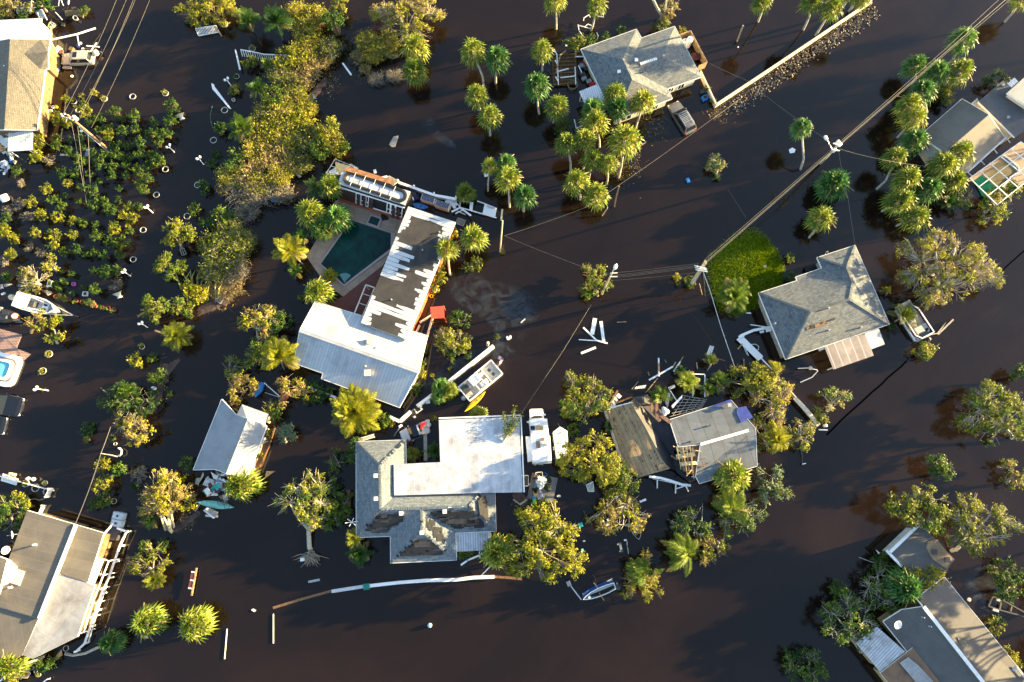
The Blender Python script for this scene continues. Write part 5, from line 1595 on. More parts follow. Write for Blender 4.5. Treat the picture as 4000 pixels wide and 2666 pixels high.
# broadleaf trees
q=Q('p')
GD=(K3,K3,K1);OL=(K1,K1,K5);DK=(K10,K5);GN=(K5,K1)
TREES=[((820,25),(835,70),135,3.6,'golden willow like tree with streaming twigs at the top left',GD,dict(ry=75,bark='twig',bare=.1)),((1590,60),(1588,145),148,5.,'large golden tree with pale exposed limbs at the top',(K3,K11),dict(ry=105,bark=K7,bare=.08)),((1330,20),(1345,40),40,2.5,'small golden tree cut by the top edge',GD,{}),((3720,1040),(3650,1175),215,6.5,'largest oak with spreading pale limbs beside the right house',(K11,K3,K1),dict(ry=165,bark=K7,bare=.3,cr=.75,dens=.8,tr=.28)),((3900,1620),(3960,1720),150,5.5,'round olive tree at the right edge in open water',OL,dict(ry=125,bark=K7,cr=.8,bare=.05)),((3980,1450),(3985,1470),45,2.6,'dark green tree at the right edge above the round olive tree',DK,{}),((3670,1820),(3672,1850),52,3.,'small dark tree alone in open water at the right',DK,dict(ry=60)),((3960,1850),(3930,1890),60,2.4,'brown tinged tree at the right edge, half sunken',(K11,K1),dict(bare=.2)),((3570,1985),(3640,2150),130,5.5,'flat topped olive tree over the shed roof, left of two',OL,dict(ry=90,cr=.8,flat=.3)),((3810,2050),(3715,2160),150,5.5,'umbrella shaped tree with bare branches showing, right of two',(K3,K1),dict(ry=105,cr=.7,flat=.3,bare=.3,bark=K7,tr=.2)),((3600,2250),(3590,2300),100,3.6,'golden leafed tree growing between shed and gable house',GD,dict(ry=70)),((3440,2300),(3480,2385),90,3.2,'dark green tree left of the gable house with grey bare branches',DK,dict(bare=.25,bark=K7)),((3310,2430),(3370,2560),125,4.,'dark green bank of trees beside the corrugated porch',DK,dict(ry=110,bark=K7,bare=.1)),((3150,2610),(3160,2640),90,2.6,'low green tree at the bottom edge left of the gable house',DK,dict(ry=70)),((3940,2270),(3960,2300),75,2.6,'dark tree at the right edge beside the sunken trailer',DK,{}),((3970,2430),(3975,2440),1,1,'x',DK,{}),((1195,1955),(1212,2165),130,4.6,'uprooted tree leaning up from its torn root plate, lit yellow',(K3,K1,K5),dict(ry=112,bark=K7,bare=.2,tr=.26)),((1310,1980),(1320,2060),75,2.6,'dark green tree close behind the uprooted tree',DK,dict(ry=90)),((2125,2130),(2110,2170),160,6.2,'big bright yellow tree at the lower middle beside the boat',(K3,K3,K1),dict(ry=165,cr=.7,bark=K7,dens=1.1)),((2305,1790),(2340,1850),124,6.4,'round yellow green tree overhanging the white trailer',(K3,K1),dict(ry=108,cr=.75,dens=1.2)),((2285,1560),(2300,1600),105,6.,'leafy tree right of the motorhome with thin golden right side',(K5,K1,K3),dict(ry=95,bare=.05)),((2420,1880),(2430,1900),75,3.8,'olive tree below the plywood roof',OL,dict(ry=70)),((2415,2010),(2430,1950),118,3.8,'sparse golden tree hanging over the grey rowboat',(K3,K11),dict(ry=85,bare=.25,bark=K7)),((2940,1490),(2950,1540),150,4.,'spreading yellow green trees at the upper corner of the ruined house',(K3,K1),dict(ry=70,cr=.75)),((3010,1560),(3020,1580),90,3.4,'dry brown tree behind the blue tarp of the ruined house',(K11,K3),dict(bare=.25,bark=K7)),((2990,1700),(3000,1760),110,3.4,'olive tree at the right end of the ruined house',(K1,K3),dict(ry=70,bare=.1)),((3130,1690),(3110,1725),55,3.,'thin yellow tree between the ruined house and open water',(K3,K11),dict(bare=.2,bark=K7)),((3020,1900),(3010,1900),75,2.6,'grey green tree at the lower right of the ruined house',(K1,'leaf_blue'),dict(ry=70,bark=K7)),((2700,2040),(2720,2080),85,2.8,'dark green tree above the blown bright green palm',DK,dict(ry=65,bark=K7,bare=.1)),((2890,2010),(2870,1990),105,2.8,'dark tree with bare twigs below the wind blown palms',DK,dict(ry=85,bare=.3,bark=K7)),((2770,2130),(2760,2140),70,2.2,'thin brownish bush right of the bright green palm',(K1,K11),dict(bare=.3)),((650,1930),(668,2090),112,4.2,'storm bent golden tree with several slanting trunks',(K3,K11),dict(ry=95,bark=K17,tr=.2)),((590,2190),(600,2260),80,2.8,'half bare golden shrub tree standing alone left of the bench',(K3,K1),dict(ry=60,bare=.2)),((1005,1250),(1010,1330),80,4.,'golden brown tree left of the metal roof, upper one',(K3,K11,K1),dict(ry=62,bark=K7)),((1090,1265),(1085,1290),55,3.,'dark green tree behind the golden brown one',DK,{}),((1025,1365),(1030,1430),70,3.4,'yellow green tree between the golden brown tree and tall palm',OL,{}),((1140,1525),(1125,1480),62,3.,'bare golden twigged tree over the red white kayak rope',(K11,K3),dict(bare=.45,bark='twig')),((940,1510),(945,1530),62,2.4,'golden feathery bush above the sharp roof point',(K3,K11),dict(bare=.1,bark='twig')),((905,1440),(910,1470),38,2.2,'thin dark bush above the golden feathery bush',(K1,K10),dict(bare=.3)),((1058,1605),(1065,1640),38,2.2,'small pine like tree at the upper right corner of the pointed roof',OL,{}),((1110,1690),(1116,1730),36,2.4,'small blue green tree standing in open water',('leaf_blue',),dict(ry=46)),((700,920),(712,975),66,3.4,'bright yellow green tree right of the nursery, upper one',(K3,K1),dict(ry=58,dens=1.3)),((660,1045),(665,1075),60,3.,'dark leafy tree right of the nursery, lower one',(K5,K1),dict(dens=1.3)),((614,1205),(614,1265),60,3.2,'round green tree on the left bank with forked trunk',(K5,K1),dict(ry=50,dens=1.3)),((700,1205),(705,1225),34,2.4,'small feathery tree right of the round green tree',OL,{}),((222,1290),(224,1345),34,2.6,'round leafy small tree with white trunk near the trailered boat',(K5,K3),dict(ry=46,dens=1.5)),((150,1260),(120,1305),46,2.4,'bare golden small tree beside the brick patio',(K11,K3),dict(bare=.3,bark='twig')),((465,1560),(475,1600),75,3.,'deep green bushy tree on the lower left bank',DK,dict(ry=62,dens=1.3)),((555,1575),(560,1600),60,2.4,'dark thin tree right of the deep green bushy tree',DK,dict(bare=.1)),((535,1690),(545,1740),68,3.,'golden tree at the lower end of the left bank',(K3,K11),dict(ry=56,bare=.05)),((500,1640),(505,1670),60,2.4,'sparse pale branched tree above the golden tree of the bank',(K1,K11),dict(bare=.4,bark=K7)),((130,1095),(160,1115),60,2.8,'half bare golden tree left of the nursery edge',(K11,K1),dict(bare=.3,bark=K7)),((205,1030),(220,1060),36,2.2,'small golden tree beside the half bare one',(K3,K1),dict(bare=.1)),((1760,1330),(1740,1340),70,2.6,'pale yellow bushy tree beside the red courtyard canopy',('leaf_pale',K3),dict(ry=55,bark=K7)),((1800,1250),(1790,1260),40,2.,'dark green bush right of the red canopy',DK,{}),((1790,1375),(1790,1385),45,1.6,'dark low bush under the pale yellow tree',DK,{}),((175,25),(180,45),40,3.2,'dense green tree at the top left above the white carport roof',DK,dict(dens=1.5)),((2600,40),(2590,70),50,2.4,'dry brown bush around the split trunks behind the house',(K11,K1),dict(bare=.3)),((2585,105),(2580,120),35,1.6,'green undergrowth at the back of the grove house',DK,{}),((2245,170),(2255,190),38,2.4,'small tree at the upper left corner of the grove house',OL,{}),((2300,175),(2300,190),32,1.8,'green bush touching the upper left corner of the grove house',DK,{}),((3690,760),(3700,790),10,1.,'x',DK,{}),((3760,770),(3770,790),42,2.4,'dark leafy bush at the left corner of the pool cage',DK,{}),((3880,810),(3875,830),65,2.6,'bright leafy tree at the lower corner of the pool cage',(K5,K3),dict(bark=K7)),((3940,755),(3945,790),50,2.6,'golden green tree at the right corner of the pool cage',(K3,K5),{}),((3890,320),(3895,335),45,2.,'dark green tree at the upper corner of the dark flat roof',DK,{}),((3690,365),(3690,380),48,2.,'dark vine covered bush between palms of the right row',(K5,K3),{}),((3610,1372),(3590,1390),52,1.6,'small shiny leaved tree below the right pontoon boat',(K5,K3),dict(ry=38)),((3255,1555),(3230,1610),62,2.8,'pale green branching tree above the dark sunken line',(K5,'leaf_pale'),dict(ry=42,bark=K7,bare=.1)),((3205,1620),(3210,1640),26,1.6,'small bush at the end of the tan fence wall',GN,{}),((2330,1105),(2335,1160),68,2.6,'leafy bush growing round the street light pole',(K5,K1),dict(ry=72,bare=.1,bark='twig')),((2798,640),(2800,690),46,1.6,'crown of a fallen tree half sunk in the street',(K5,'leaf_pale'),dict(bark=K7,bare=.2)),((1850,1025),(1850,1030),38,1.,'low round bush floating in the street beside the oil sheen',(K5,K1),dict(dens=1.2)),((1450,2010),(1450,2010),1,1,'x',DK,{}),((1390,1760),(1380,1790),34,2.6,'dark green tree at the left side of the torn shingle house',DK,dict(ry=60)),((1310,1800),(1330,1825),36,1.4,'fallen dark branch left of the torn shingle house',DK,dict(bare=.3)),((1605,1770),(1610,1780),36,1.8,'mixed red and green bush in the notch of the torn house',('leaf_red',K1),{}),((2505,2260),(2520,2300),80,2.6,'yellow bush with bare dry twigs below the dark blown palm',(K3,K11),dict(ry=95,bare=.3,bark='twig')),((40,2010),(45,2030),75,2.6,'dark green garden bushes beside the tan house top',DK,dict(ry=75)),((70,1950),(72,1960),24,1.5,'clipped yellow green bush beside the white picket, upper',(K3,K1),{}),((106,1975),(108,1985),24,1.5,'clipped yellow green bush nearer the tan roof, lower',(K3,K1),{}),((175,2590),(180,2600),40,1.4,'dark bush under the lower edge of the white stained roof',DK,{}),((70,2640),(72,2650),40,1.6,'yellow bush at the bottom left corner',GD,{}),((30,30),(30,40),90,1.2,'golden weedy bush at the top left corner',(K11,K1),dict(ry=45,dens=.6)),((60,40),(60,50),1,1,'x',DK,{}),]
TBY={}
for c,b,r,h,lab,mt,kw in TREES:
 if lab=='x':continue
 TBY[lab]=tree(q,c,b,r,h,lab,mt,name='broadleaf_tree'if r>55 else 'small_tree',**kw)
q9=Q('t9')
k=[]
gg=np.random.default_rng(8)
c0=q9(370,690,.4)
for i in range(46):
 a=gg.uniform(-2.9,-.2)
 L=gg.uniform(.8,2.4)
 e=c0+Vector((math.cos(a)*L*1.1,math.sin(a)*L*.8,gg.uniform(-.3,.6)))
 m_=c0.lerp(e,.5)+Vector(gg.normal(size=3)*.15)
 k+=tube_quads([c0+Vector(gg.normal(size=3)*.2),m_,e],[.09,.05,.015],4)
def extra_part(lab,name,k,mat):
 t=TBY[[l for l in TBY if l.startswith(lab)][0]]
 link(name,quad_mesh(name,np.array(k)-np.array(t.location),[mat],np.zeros(len(k))),t)
extra_part('uprooted tree','root_plate',k,'bark')
k=[]
for x0,y0,x1,y1_ in[(1170,575,1060,330),(1150,560,1010,260),(1175,540,1150,300),(1120,550,1080,380)]:
 a,b=Q('t8')(x0,y0,0),Q('t8')(x1,y1_,2.6)
 k+=tube_quads([a-Vector((0,0,.5)),a.lerp(b,.5)+Vector((.2,0,.3)),b],[.16,.12,.06],6)
extra_part('storm bent','leaning_trunks',k,K17)
# brush strip (mangrove thicket) along the middle left
THK=[(1165,60,53,3.,K8),(1235,75,60,3.2,K8),(1310,110,53,3.2,'green'),(1200,140,64,3.,K8),(1290,190,53,2.6,K9),(1180,210,68,2.6,K8),(1250,240,60,2.,'bare'),(1120,240,53,2.2,'gold'),(1100,300,56,2.2,K9),(1190,300,68,2.2,'bare'),(1150,340,53,2.,K9),(1080,385,56,2.2,'olive'),(1160,400,64,2.2,K8),(1210,430,44,2.,K8),(1040,440,53,2.4,K9),(1110,465,70,2.6,K8),(1190,480,56,2.2,'gold'),(1030,520,61,2.4,K8),(1120,545,70,2.6,K8),(1210,545,70,2.8,K9),(1290,520,56,2.8,'gold'),(1310,575,53,2.6,K8),(1260,600,53,2.2,'green'),(1000,590,67,2.4,K8),(1080,620,70,2.6,'bare'),(1160,640,61,2.2,K9),(930,640,56,2.,'green'),(910,690,61,2.,K8),(990,690,70,2.4,'bare'),(1090,690,53,2.4,K8),(940,745,70,2.2,K16),(1030,760,70,2.2,K16),(1110,760,56,1.8,K16),(1010,720,60,2.2,K8),(880,730,43,1.6,'bare'),(880,850,53,1.8,'dark'),(960,830,60,1.8,K16),(820,880,34,1.4,'dark'),(1345,590,29,2.,'dark'),(1440,170,47,2.6,K8),(1460,215,43,1.8,K8),(1510,180,56,2.2,K8),(1400,230,34,1.4,'bare'),(1430,275,30,1.2,'bare'),(1470,310,39,1.,K16),(1540,300,43,1.,K16),(1390,75,1,1,''),(880,985,90,3.,K9),(930,1060,68,2.2,K16),(840,1060,68,2.4,K9),(900,920,68,2.6,K9),(960,950,51,2.2,K9),(820,960,48,2.4,K9),(900,1120,60,1.2,'bare'),(850,1130,43,1.,'bare'),(745,1130,34,2.,'gold'),(780,1150,37,1.8,K8),(760,1170,34,1.4,'gold'),(735,1215,34,1.6,'olive'),(745,1235,20,1.2,'dark'),]
KW={K8:'half bare yellow leafed bush','olive':'olive green bush','green':'green leafy bush','bare':'bare tan twig bush','gold':'golden leafed bush',K9:'grey twig bush with olive leaves',K16:'grey leafless twig bush','dark':'dark green bush','blue':'blue green bush','red':'dark red bush',K29:'low dark green plant'}
WORDN=['first','second','third','fourth','fifth','sixth','seventh','eighth','ninth','tenth','eleventh','twelfth','thirteenth','fourteenth','fifteenth','sixteenth','seventeenth','eighteenth','nineteenth','twentieth','twenty-first','twenty-second','twenty-third','twenty-fourth','twenty-fifth']
NUMS='one two three four five six seven eight nine ten eleven twelve thirteen fourteen fifteen sixteen seventeen eighteen nineteen twenty twenty-one twenty-two twenty-three twenty-four twenty-five twenty-six twenty-seven twenty-eight twenty-nine thirty thirty-one thirty-two thirty-three thirty-four thirty-five thirty-six thirty-seven thirty-eight thirty-nine forty'.split()
def ordered(rows,where,grp,q,band=110,kinds=KW,name='shrub',cat='shrub'):
 rows=[r_ for r_ in rows if r_[4]]
 rows=sorted(rows,key=lambda r_:r_[1])
 lines=[];cur=[rows[0]]
 for r_ in rows[1:]:
  if r_[1]-cur[0][1]>band:lines.append(cur);cur=[r_]
  else:cur.append(r_)
 lines.append(cur)
 for i,ln in enumerate(lines):
  for j,r_ in enumerate(sorted(ln)):
   lab='%s in %s, row %s from top, %s from left'%(kinds[r_[4]],where,NUMS[i],WORDN[j])
   shrub(q,(r_[0],r_[1]),r_[2],lab,r_[4],r_[3],grp,name,cat)
ordered(THK,'brush strip','bushes of the storm tangled brush strip',Q('p'),60)
# nursery shrubs standing in the flood at the left
N0=[(455,690,40,'g'),(565,665,30,'g'),(645,640,34,'g'),(400,810,58,'g'),(480,850,52,'g'),(590,760,66,'g'),(620,830,46,'o'),(700,810,46,'e'),(795,770,52,'o'),(925,810,60,'e'),(840,820,35,'e'),(1060,845,42,'d'),(1165,830,56,'o'),(1190,740,62,'o'),(1110,920,52,'o'),(930,890,38,'o'),(850,900,46,'o'),(750,880,40,'o'),(740,940,52,'g'),(1030,920,46,'e'),(970,990,55,'e'),(1080,980,50,'o'),(1150,930,46,'e'),(820,990,36,'e'),(880,1000,40,'d'),(650,1060,46,'d'),(720,1060,50,'e'),(800,1060,52,'o'),(890,1080,36,'d'),(960,1060,50,'e'),(1040,1060,46,'o'),(1090,1100,60,'o'),(1030,1130,46,'o'),(700,1130,56,'e'),(780,1140,46,'o'),(860,1140,40,'o'),(950,1160,50,'o'),(1020,1220,46,'o'),(780,1200,46,'o'),(870,1200,36,'d'),(560,1110,58,'o'),(440,1180,50,'o'),(520,1180,46,'o'),(690,1240,36,'e'),(465,1260,40,'g'),(560,1280,36,'o'),(640,1320,56,'o'),(650,1400,56,'o'),(815,1290,32,'e'),(950,1250,40,'o'),(990,1310,50,'o'),(330,1300,50,'g'),(370,1370,46,'o'),(430,1410,46,'o'),(540,1370,36,'d'),(460,1340,30,'d'),(810,1370,36,'e'),(730,1390,50,'e'),(880,1420,42,'o'),(960,1410,40,'o'),(770,1450,56,'o'),(850,1480,50,'g'),(920,1490,48,'g'),(300,1470,60,'g'),(400,1490,52,'g'),(230,1390,50,'g'),(500,1510,46,'g'),(575,1530,46,'o'),(665,1530,36,'e'),(785,1550,46,'g'),(40,1550,50,'g'),(260,980,70,'g'),(260,1080,66,'g'),(400,950,42,'o'),(390,1010,46,'o'),(470,1040,46,'o'),(560,950,36,'o'),(480,960,30,'e'),(130,1160,46,'o'),(340,1090,50,'b'),(150,1250,40,'b'),(130,1400,50,'b'),(190,1480,50,'b'),(60,1440,50,'b'),(880,1540,30,'g'),(60,1490,46,'o'),(620,1190,36,'o'),(840,1080,34,'e'),(520,1060,32,'e'),(570,1010,34,'d'),(770,1000,30,'d'),(640,960,34,'e'),(680,890,36,'o')]
N4=[(40,20,50,'g'),(110,60,50,'g'),(260,30,50,'g'),(380,40,56,'g'),(505,40,46,'g'),(670,50,52,'o'),(790,10,46,'g'),(890,15,40,'o'),(375,110,46,'g'),(450,155,42,'e'),(540,140,52,'o'),(590,165,36,'e'),(650,155,42,'o'),(780,90,56,'e'),(840,90,56,'o'),(725,180,50,'o'),(825,180,52,'o'),(85,175,52,'g'),(640,275,32,'e'),(745,300,66,'e'),(800,290,50,'o'),(495,300,32,'e'),(430,285,20,'e'),(655,415,56,'o'),(790,370,60,'b'),(70,320,42,'e'),(190,370,30,'o'),(200,120,45,'b'),(30,210,55,'b'),(280,150,46,'b')]
KD={'g':'gold','o':'green','e':'dark','d':'dark','b':K16}  # nursery kinds picked darker: shade from the brush strip put into leaf colour
rows=[(x/1.742,y/1.742,r/1.742*.92,r/42.,KD[k])for x,y,r,k in N0]+[(x/1.742,900+y/1.742,r/1.742*.92,r/42.,KD[k])for x,y,r,k in N4]
ordered(rows,'flooded nursery','nursery shrubs standing in flood water',Q('p'),34,{'gold':'golden shrub','green':'green shrub','dark':'dark green shrub',K16:'leafless grey shrub'})
q=Q('p')
for x,y,r,k,h,lab in[(990,250,32,'gold',1.4,'golden bush below the leaning white fence panel'),(965,255,20,'gold',1.2,'small golden bush at the foot of the leaning fence'),(842,600,24,K29,.6,'low green plant floating right of the nursery, upper'),(825,642,28,K29,.6,'low green plant floating near a white lamp'),(803,730,36,'green',1.,'leafy shrub beside the white ring pot, right of the nursery'),(760,823,34,'olive',.8,'loose twiggy shrub beside the lowest white ring pot'),(870,505,34,'green',1.2,'dark shrub above the lone white ring pot'),(535,1408,32,'gold',1.4,'bright yellow shrub on the left bank below the potted plant'),(595,1400,24,'green',.8,'small spiky plant right of the bright yellow shrub'),(600,1478,26,'gold',1.,'yellow shrub at the edge of the mud bank'),(630,1470,40,'green',1.2,'green shrub behind the yellow one on the mud bank'),(665,1538,14,'green',.6,'tiny shrub alone in open water right of the mud bank'),(345,1680,36,K29,.9,'dark sunken shrub left of the lower bank'),(343,1718,16,'gold',.7,'tiny golden shrub under the dark sunken one'),(445,1715,16,'green',.8,'little green shrub above the fallen white lamp'),(410,1825,36,'gold',1.3,'yellow shrub at the top of the sagging cable'),(480,1830,34,'dark',2.2,'tall dark shrub right of the sagging cable'),(408,1895,42,'gold',1.6,'golden branching shrub beside the sagging cable'),(420,1955,30,'dark',1.2,'dark shrub below the golden branching shrub'),(372,1970,34,'dark',.8,'dark fallen branch shrub left of the ring pot'),(525,1900,22,K29,.6,'dark low shrub on the lower left water'),(545,1855,40,K16,.8,'grey twigs drifting right of the tall dark shrub'),(575,2130,26,'dark',1.,'dark shrub above the half bare golden shrub'),(640,2130,26,'dark',1.,'dark shrub right behind the half bare golden shrub'),(740,1815,30,'green',1.6,'dark pine like shrub at the lower left roof corner'),(1050,1700,24,'green',.9,'green shrub in the mud strip by the pointed roof house'),(1018,1780,16,'gold',.7,'small yellow shrub in the mud strip'),(1045,1690,14,'green',.6,'tiny green shrub at the head of the mud strip'),(1220,1530,66,'dark',1.4,'dark hedge along the white fence below the metal roof'),(1500,1640,42,'dark',1.2,'dark shrub at the corner of the white fence'),(1530,1655,20,'gold',.8,'yellow shrub at the corner of the white fence'),(1645,1460,30,'gold',1.2,'yellow green shrub along the right side of the metal roof'),(1625,1520,28,'green',1.2,'green shrub at the lower right corner of the metal roof'),(1640,1420,26,'olive',1.,'olive shrub beside the metal roof gable end'),(1655,1380,22,'green',1.,'dark green shrub under the metal roof gable end'),(1715,1095,34,'gold',1.4,'golden shrub hugging the wing wall, middle one'),(1695,1130,30,'gold',1.3,'golden shrub hugging the wing wall, lower one'),(1720,1060,30,'gold',1.4,'golden shrub hugging the wing wall, upper one'),(1775,910,28,'gold',1.6,'rusty golden shrub at the upper corner of the wing'),(1688,1470,12,'gold',.5,'tiny yellow plant in the oil sheen by the metal roof'),(1757,1442,9,'olive',.4,'tiny plant afloat beside the long white fence line'),(1940,1318,16,'olive',.6,'small palm like plant beside a white letter shaped float'),(1697,1636,14,'olive',.6,'small plant above the white roof corner'),(1962,985,12,'olive',.5,'tuft at the foot of the leaning service pole'),(1250,1140,40,'gold',1.4,'pale yellow shrub below the leaning yellow palm'),(1290,1020+60,30,K8,1.2,'feathery shrub beside the yellow palm at the pool deck'),(1180,1170,20,'gold',.9,'pale tuft left of the yellow palm at the pool corner'),(2640,1085,22,'gold',.7,'yellow tuft floating near the double utility pole'),(2645,1113,12,'olive',.5,'small tuft below the yellow tuft'),(2690,1105,30,'olive',.8,'weeds at the foot of the double utility pole'),(3210-120,1090,30,'green',1.,'hedge shrub at the upper left edge of the right house roof'),(3480,1275,20,K29,.6,'dark plant by the lower right corner of the right house'),(2970,1450,30,'gold',1.4,'yellow green shrub above the ruined house trees'),(2210,1600,40,'dark',1.2,'dark shrub at the lower left of the leafy tree'),(2240,1680,34,'dark',1.,'dark palm like shrub right of the white trailer'),(3245,2060-420,1,'gold',.2,'x'),(3420,2030,1,'gold',.2,'x'),(3935,2560,40,'gold',1.2,'yellow shrub along the right eave of the gable house'),(3960,2590,26,'gold',1.,'lower yellow shrub by the right eave of the gable house'),(3885,2440,40,'olive',.6,'green weeds in the water by the right eave'),(3870,2230,30,'olive',.6,'weedy patch near the sunken trailer, upper'),(3270,2300,40,'dark',1.2,'dark green shrub at the water edge above the bank of trees'),(3445,2200,50,'dark',1.4,'dark shrub below the shed wall'),(2785,400,14,'gold',.6,'yellow plant at the lower end of the yard wall'),(2760,350,16,'gold',.8,'rusty yellow plant along the yard wall'),(2665,125,20,'gold',.8,'yellow plant at the upper corner of the wooden fence'),(2430,125,24,'green',.8,'green plant against the back roof edge'),(2365,150,20,'green',.8,'lower green plant against the back roof edge'),(2200,505,46,'green',1.4,'bright green banana like plant left of the grove'),(2280,1895+80,1,'green',.3,'x'),(1590,2170,1,'green',.3,'x'),(1820,2160,46,'green',.5,'grass strip under the corrugated porch roof'),(110,2600-30,1,'gold',.3,'x'),(95,60,30,'dark',1.,'dark hedge at the top left corner behind the carport'),(335,45,22,'green',.8,'green plant on the floating mat at the top left'),(3080,1010,26,'olive',.8,'sparse shrub on the green lawn')]:
 if lab=='x':continue
 shrub(q,(x,y),r,lab,k,h)
q=Q('y2')
gg=np.random.default_rng(91)
A_=q(1430,1480,3.5)
k=[];ps=[]
for e,n_ in(((1620,960,4.2),90),((1690,1080,4.1),70),((1455,1060,4.),80),((1560,1180,4.),50)):
 E_=q(*e);m_=A_.lerp(E_,.45)+Vector((.25,0,.2))
 k+=tube_quads([A_,m_,E_],[.09,.05,.02],4)
 for i in range(n_*3):
  f=gg.uniform(.35,1.05);c_=(A_.lerp(m_,f*2)if f<.5 else m_.lerp(E_,(f-.5)*2))
  ps.append(tuple(c_+Vector(gg.normal(size=3))*.2))
lq=leaf_quads(np.array(ps),np.tile([0,0,1.],(len(ps),1)),.1,gg)
t=thing('fallen_branch','leafy branch lying over the upper right corner of the white flat roof','branch',A_)
link('limb',quad_mesh('limb',np.array(k)-np.array(A_),['bark_pale'],np.zeros(len(k))),t)
link('leaves',quad_mesh('leaves',lq-np.array(A_),['leaf_olive'],np.zeros(len(lq))),t)
# vehicles and boats
def rthing(name,label,cat,loc,rz,group=None,tilt=(0,0)):
 t=thing(name,label,cat,loc,group)
 t.rotation_euler=(tilt[0],tilt[1],rz)
 ORG[t.name]=Vector((0,0,0))
 return t
def axis(q,rear,front,h=.8):
 a,b=q(*rear,h),q(*front,h)
 c=(a+b)/2
 return Vector((c.x,c.y,0)),math.atan2(b.y-a.y,b.x-a.x),(b-a).length
def loft(mb,rings,m=0,cap=True):
 n=len(rings[0])
 for a,b in zip(rings[:-1],rings[1:]):
  for k in range(n-1):mb.poly([a[k],b[k],b[k+1],a[k+1]],m)
 if cap:
  mb.poly(rings[0],m);mb.poly(rings[-1][::-1],m)
def car(q,rear,front,label,color='car_silver',kind='suv',roofmat=None,sink=.5,rails=True,sunroof=True,width=None,bed=False):
 loc,rz,L=axis(q,rear,front)
 loc.z=-sink
 W=(width or L*.395)/2
 t=rthing('parked_car',label,'car',loc,rz)
 h=L/2
 suv=kind=='suv'
 Hb=1.08 if suv else .92
 Hr=1.78 if suv else 1.42
 def ring(x,w,zb,zs,zt,ins):
  return[(x,-w*.93,zb),(x,-w,(zb+zs)/2),(x,-w*.975,zs),(x,-(w-ins),zt),(x,-w*.3,zt+.03),(x,w*.3,zt+.03),(x,w-ins,zt),(x,w*.975,zs),(x,w,(zb+zs)/2),(x,w*.93,zb)]
 mb=MB()
 st=[(h,.66,.45,.62,.7,.16),(h-.12,.84,.32,.72,.82,.14),(h-.5,.95,.25,Hb-.2,Hb-.1,.12),(h*.42,1,.25,Hb-.1,Hb,.08),(h*.1,1,.25,Hb-.08,Hb,.05),(-h*.6,1,.25,Hb-.08,Hb,.05),(-h+.3,.97,.25,Hb-.08,Hb-(.02 if suv else .06),.08),(-h+.05,.9,.34,Hb-.15,Hb-.1,.12),(-h,.8,.42,Hb-.25,Hb-.18,.14)]
 loft(mb,[ring(x,W*w_,a,b,c,d)for x,w_,a,b,c,d in st])
 mb.build('body',color,t,True)
 x0,x1=h*.42,-h+(.12 if suv else .62)
 if bed:x1=-h*.12
 r0,r1=h*.14,-h+(.42 if suv else 1.15)
 if bed:r1=-h*.05
 wb,wt=W*.95,W*.76
 b=[(x0,-wb,Hb),(x0,wb,Hb),(x1,wb,Hb),(x1,-wb,Hb)]
 tt=[(r0,-wt,Hr-.05),(r0,wt,Hr-.05),(r1,wt,Hr-.02),(r1,-wt,Hr-.02)]
 b=[Vector(p)for p in b];tt=[Vector(p)for p in tt]
 rm=roofmat or color
 mb=MB()
 mid0=Vector((r0-.1,0,Hr));mid1=Vector((r1+.1,0,Hr+.02))
 loft(mb,[[(r0,-wt,Hr-.06),(r0-.02,-wt*.7,Hr-.01),(r0-.02,0,Hr+.02),(r0-.02,wt*.7,Hr-.01),(r0,wt,Hr-.06)],[(0,-wt,Hr-.02),(0,-wt*.75,Hr+.04),(0,0,Hr+.07),(0,wt*.75,Hr+.04),(0,wt,Hr-.02)],[(r1,-wt,Hr-.05),(r1,-wt*.7,Hr),(r1,0,Hr+.03),(r1,wt*.7,Hr),(r1,wt,Hr-.05)]],0,False)
 mb.build('roof',rm,t,True)
 def panel(name,pts,ins,mat):
  c=sum(pts,Vector())/4
  n_=newell(pts)
  P_=[c+(p-c)*(1-ins)for p in pts]
  MB().poly([p+n_*.012 for p in P_]).build(name,mat,t)
 fm=MB()
 quadz=[[b[0],b[1],tt[1],tt[0]],[b[2],b[3],tt[3],tt[2]],[b[3],b[0],tt[0],tt[3]],[b[1],b[2],tt[2],tt[1]]]
 for p in quadz:fm.poly(p)
 fm.build('pillars',color if not roofmat else roofmat,t)
 panel('windshield',quadz[0],.07,K19);panel('rear_window',quadz[1],.12,K19)
 panel('side_window',quadz[2],.1,K19);panel('side_window',quadz[3],.1,K19)
 for sx,sy in((.6,1),(.6,-1),(-.58,1),(-.58,-1)):
  wm=MB().lathe((h*sx,sy*(W-.1),.36),[(.2,-.11),(.34,-.11),(.36,-.06),(.36,.06),(.34,.11),(.2,.11)],18,0,(0,1,0)).build('wheel',K18,t)
  MB().lathe((h*sx,sy*(W-.1),.36),[(.02,-.115),(.2,-.12),(.2,.12),(.02,.115)],12,0,(0,1,0)).build('rim','alu',wm)
 for sy in(1,-1):
  MB().box((h-.2,sy*W*.68,.76),(.26,W*.3,.13),-sy*.35).build('headlight',K0,t)
  MB().box((-h+.06,sy*W*.76,Hb-.22),(.1,W*.2,.3),0).build('tail_light',K22,t)
  MB().box((x0-.25,sy*(W+.1),Hb+.02),(.14,.2,.14),0,0,.8).build('mirror',color,t)
  if rails:MB().tube([(r0-.3,sy*wt*.88,Hr+.02),(r0-.4,sy*wt*.88,Hr+.09),(r1+.4,sy*wt*.88,Hr+.1),(r1+.3,sy*wt*.88,Hr+.03)],.03,5).build('roof_rail','alu',t)
 if sunroof:MB().box((r0-.55,0,Hr+.07),(.62,wt*1.2,.03)).build('sunroof',K19,t)
 MB().box((h-.02,0,.6),(.08,W*.8,.16)).build('grille','chrome',t)
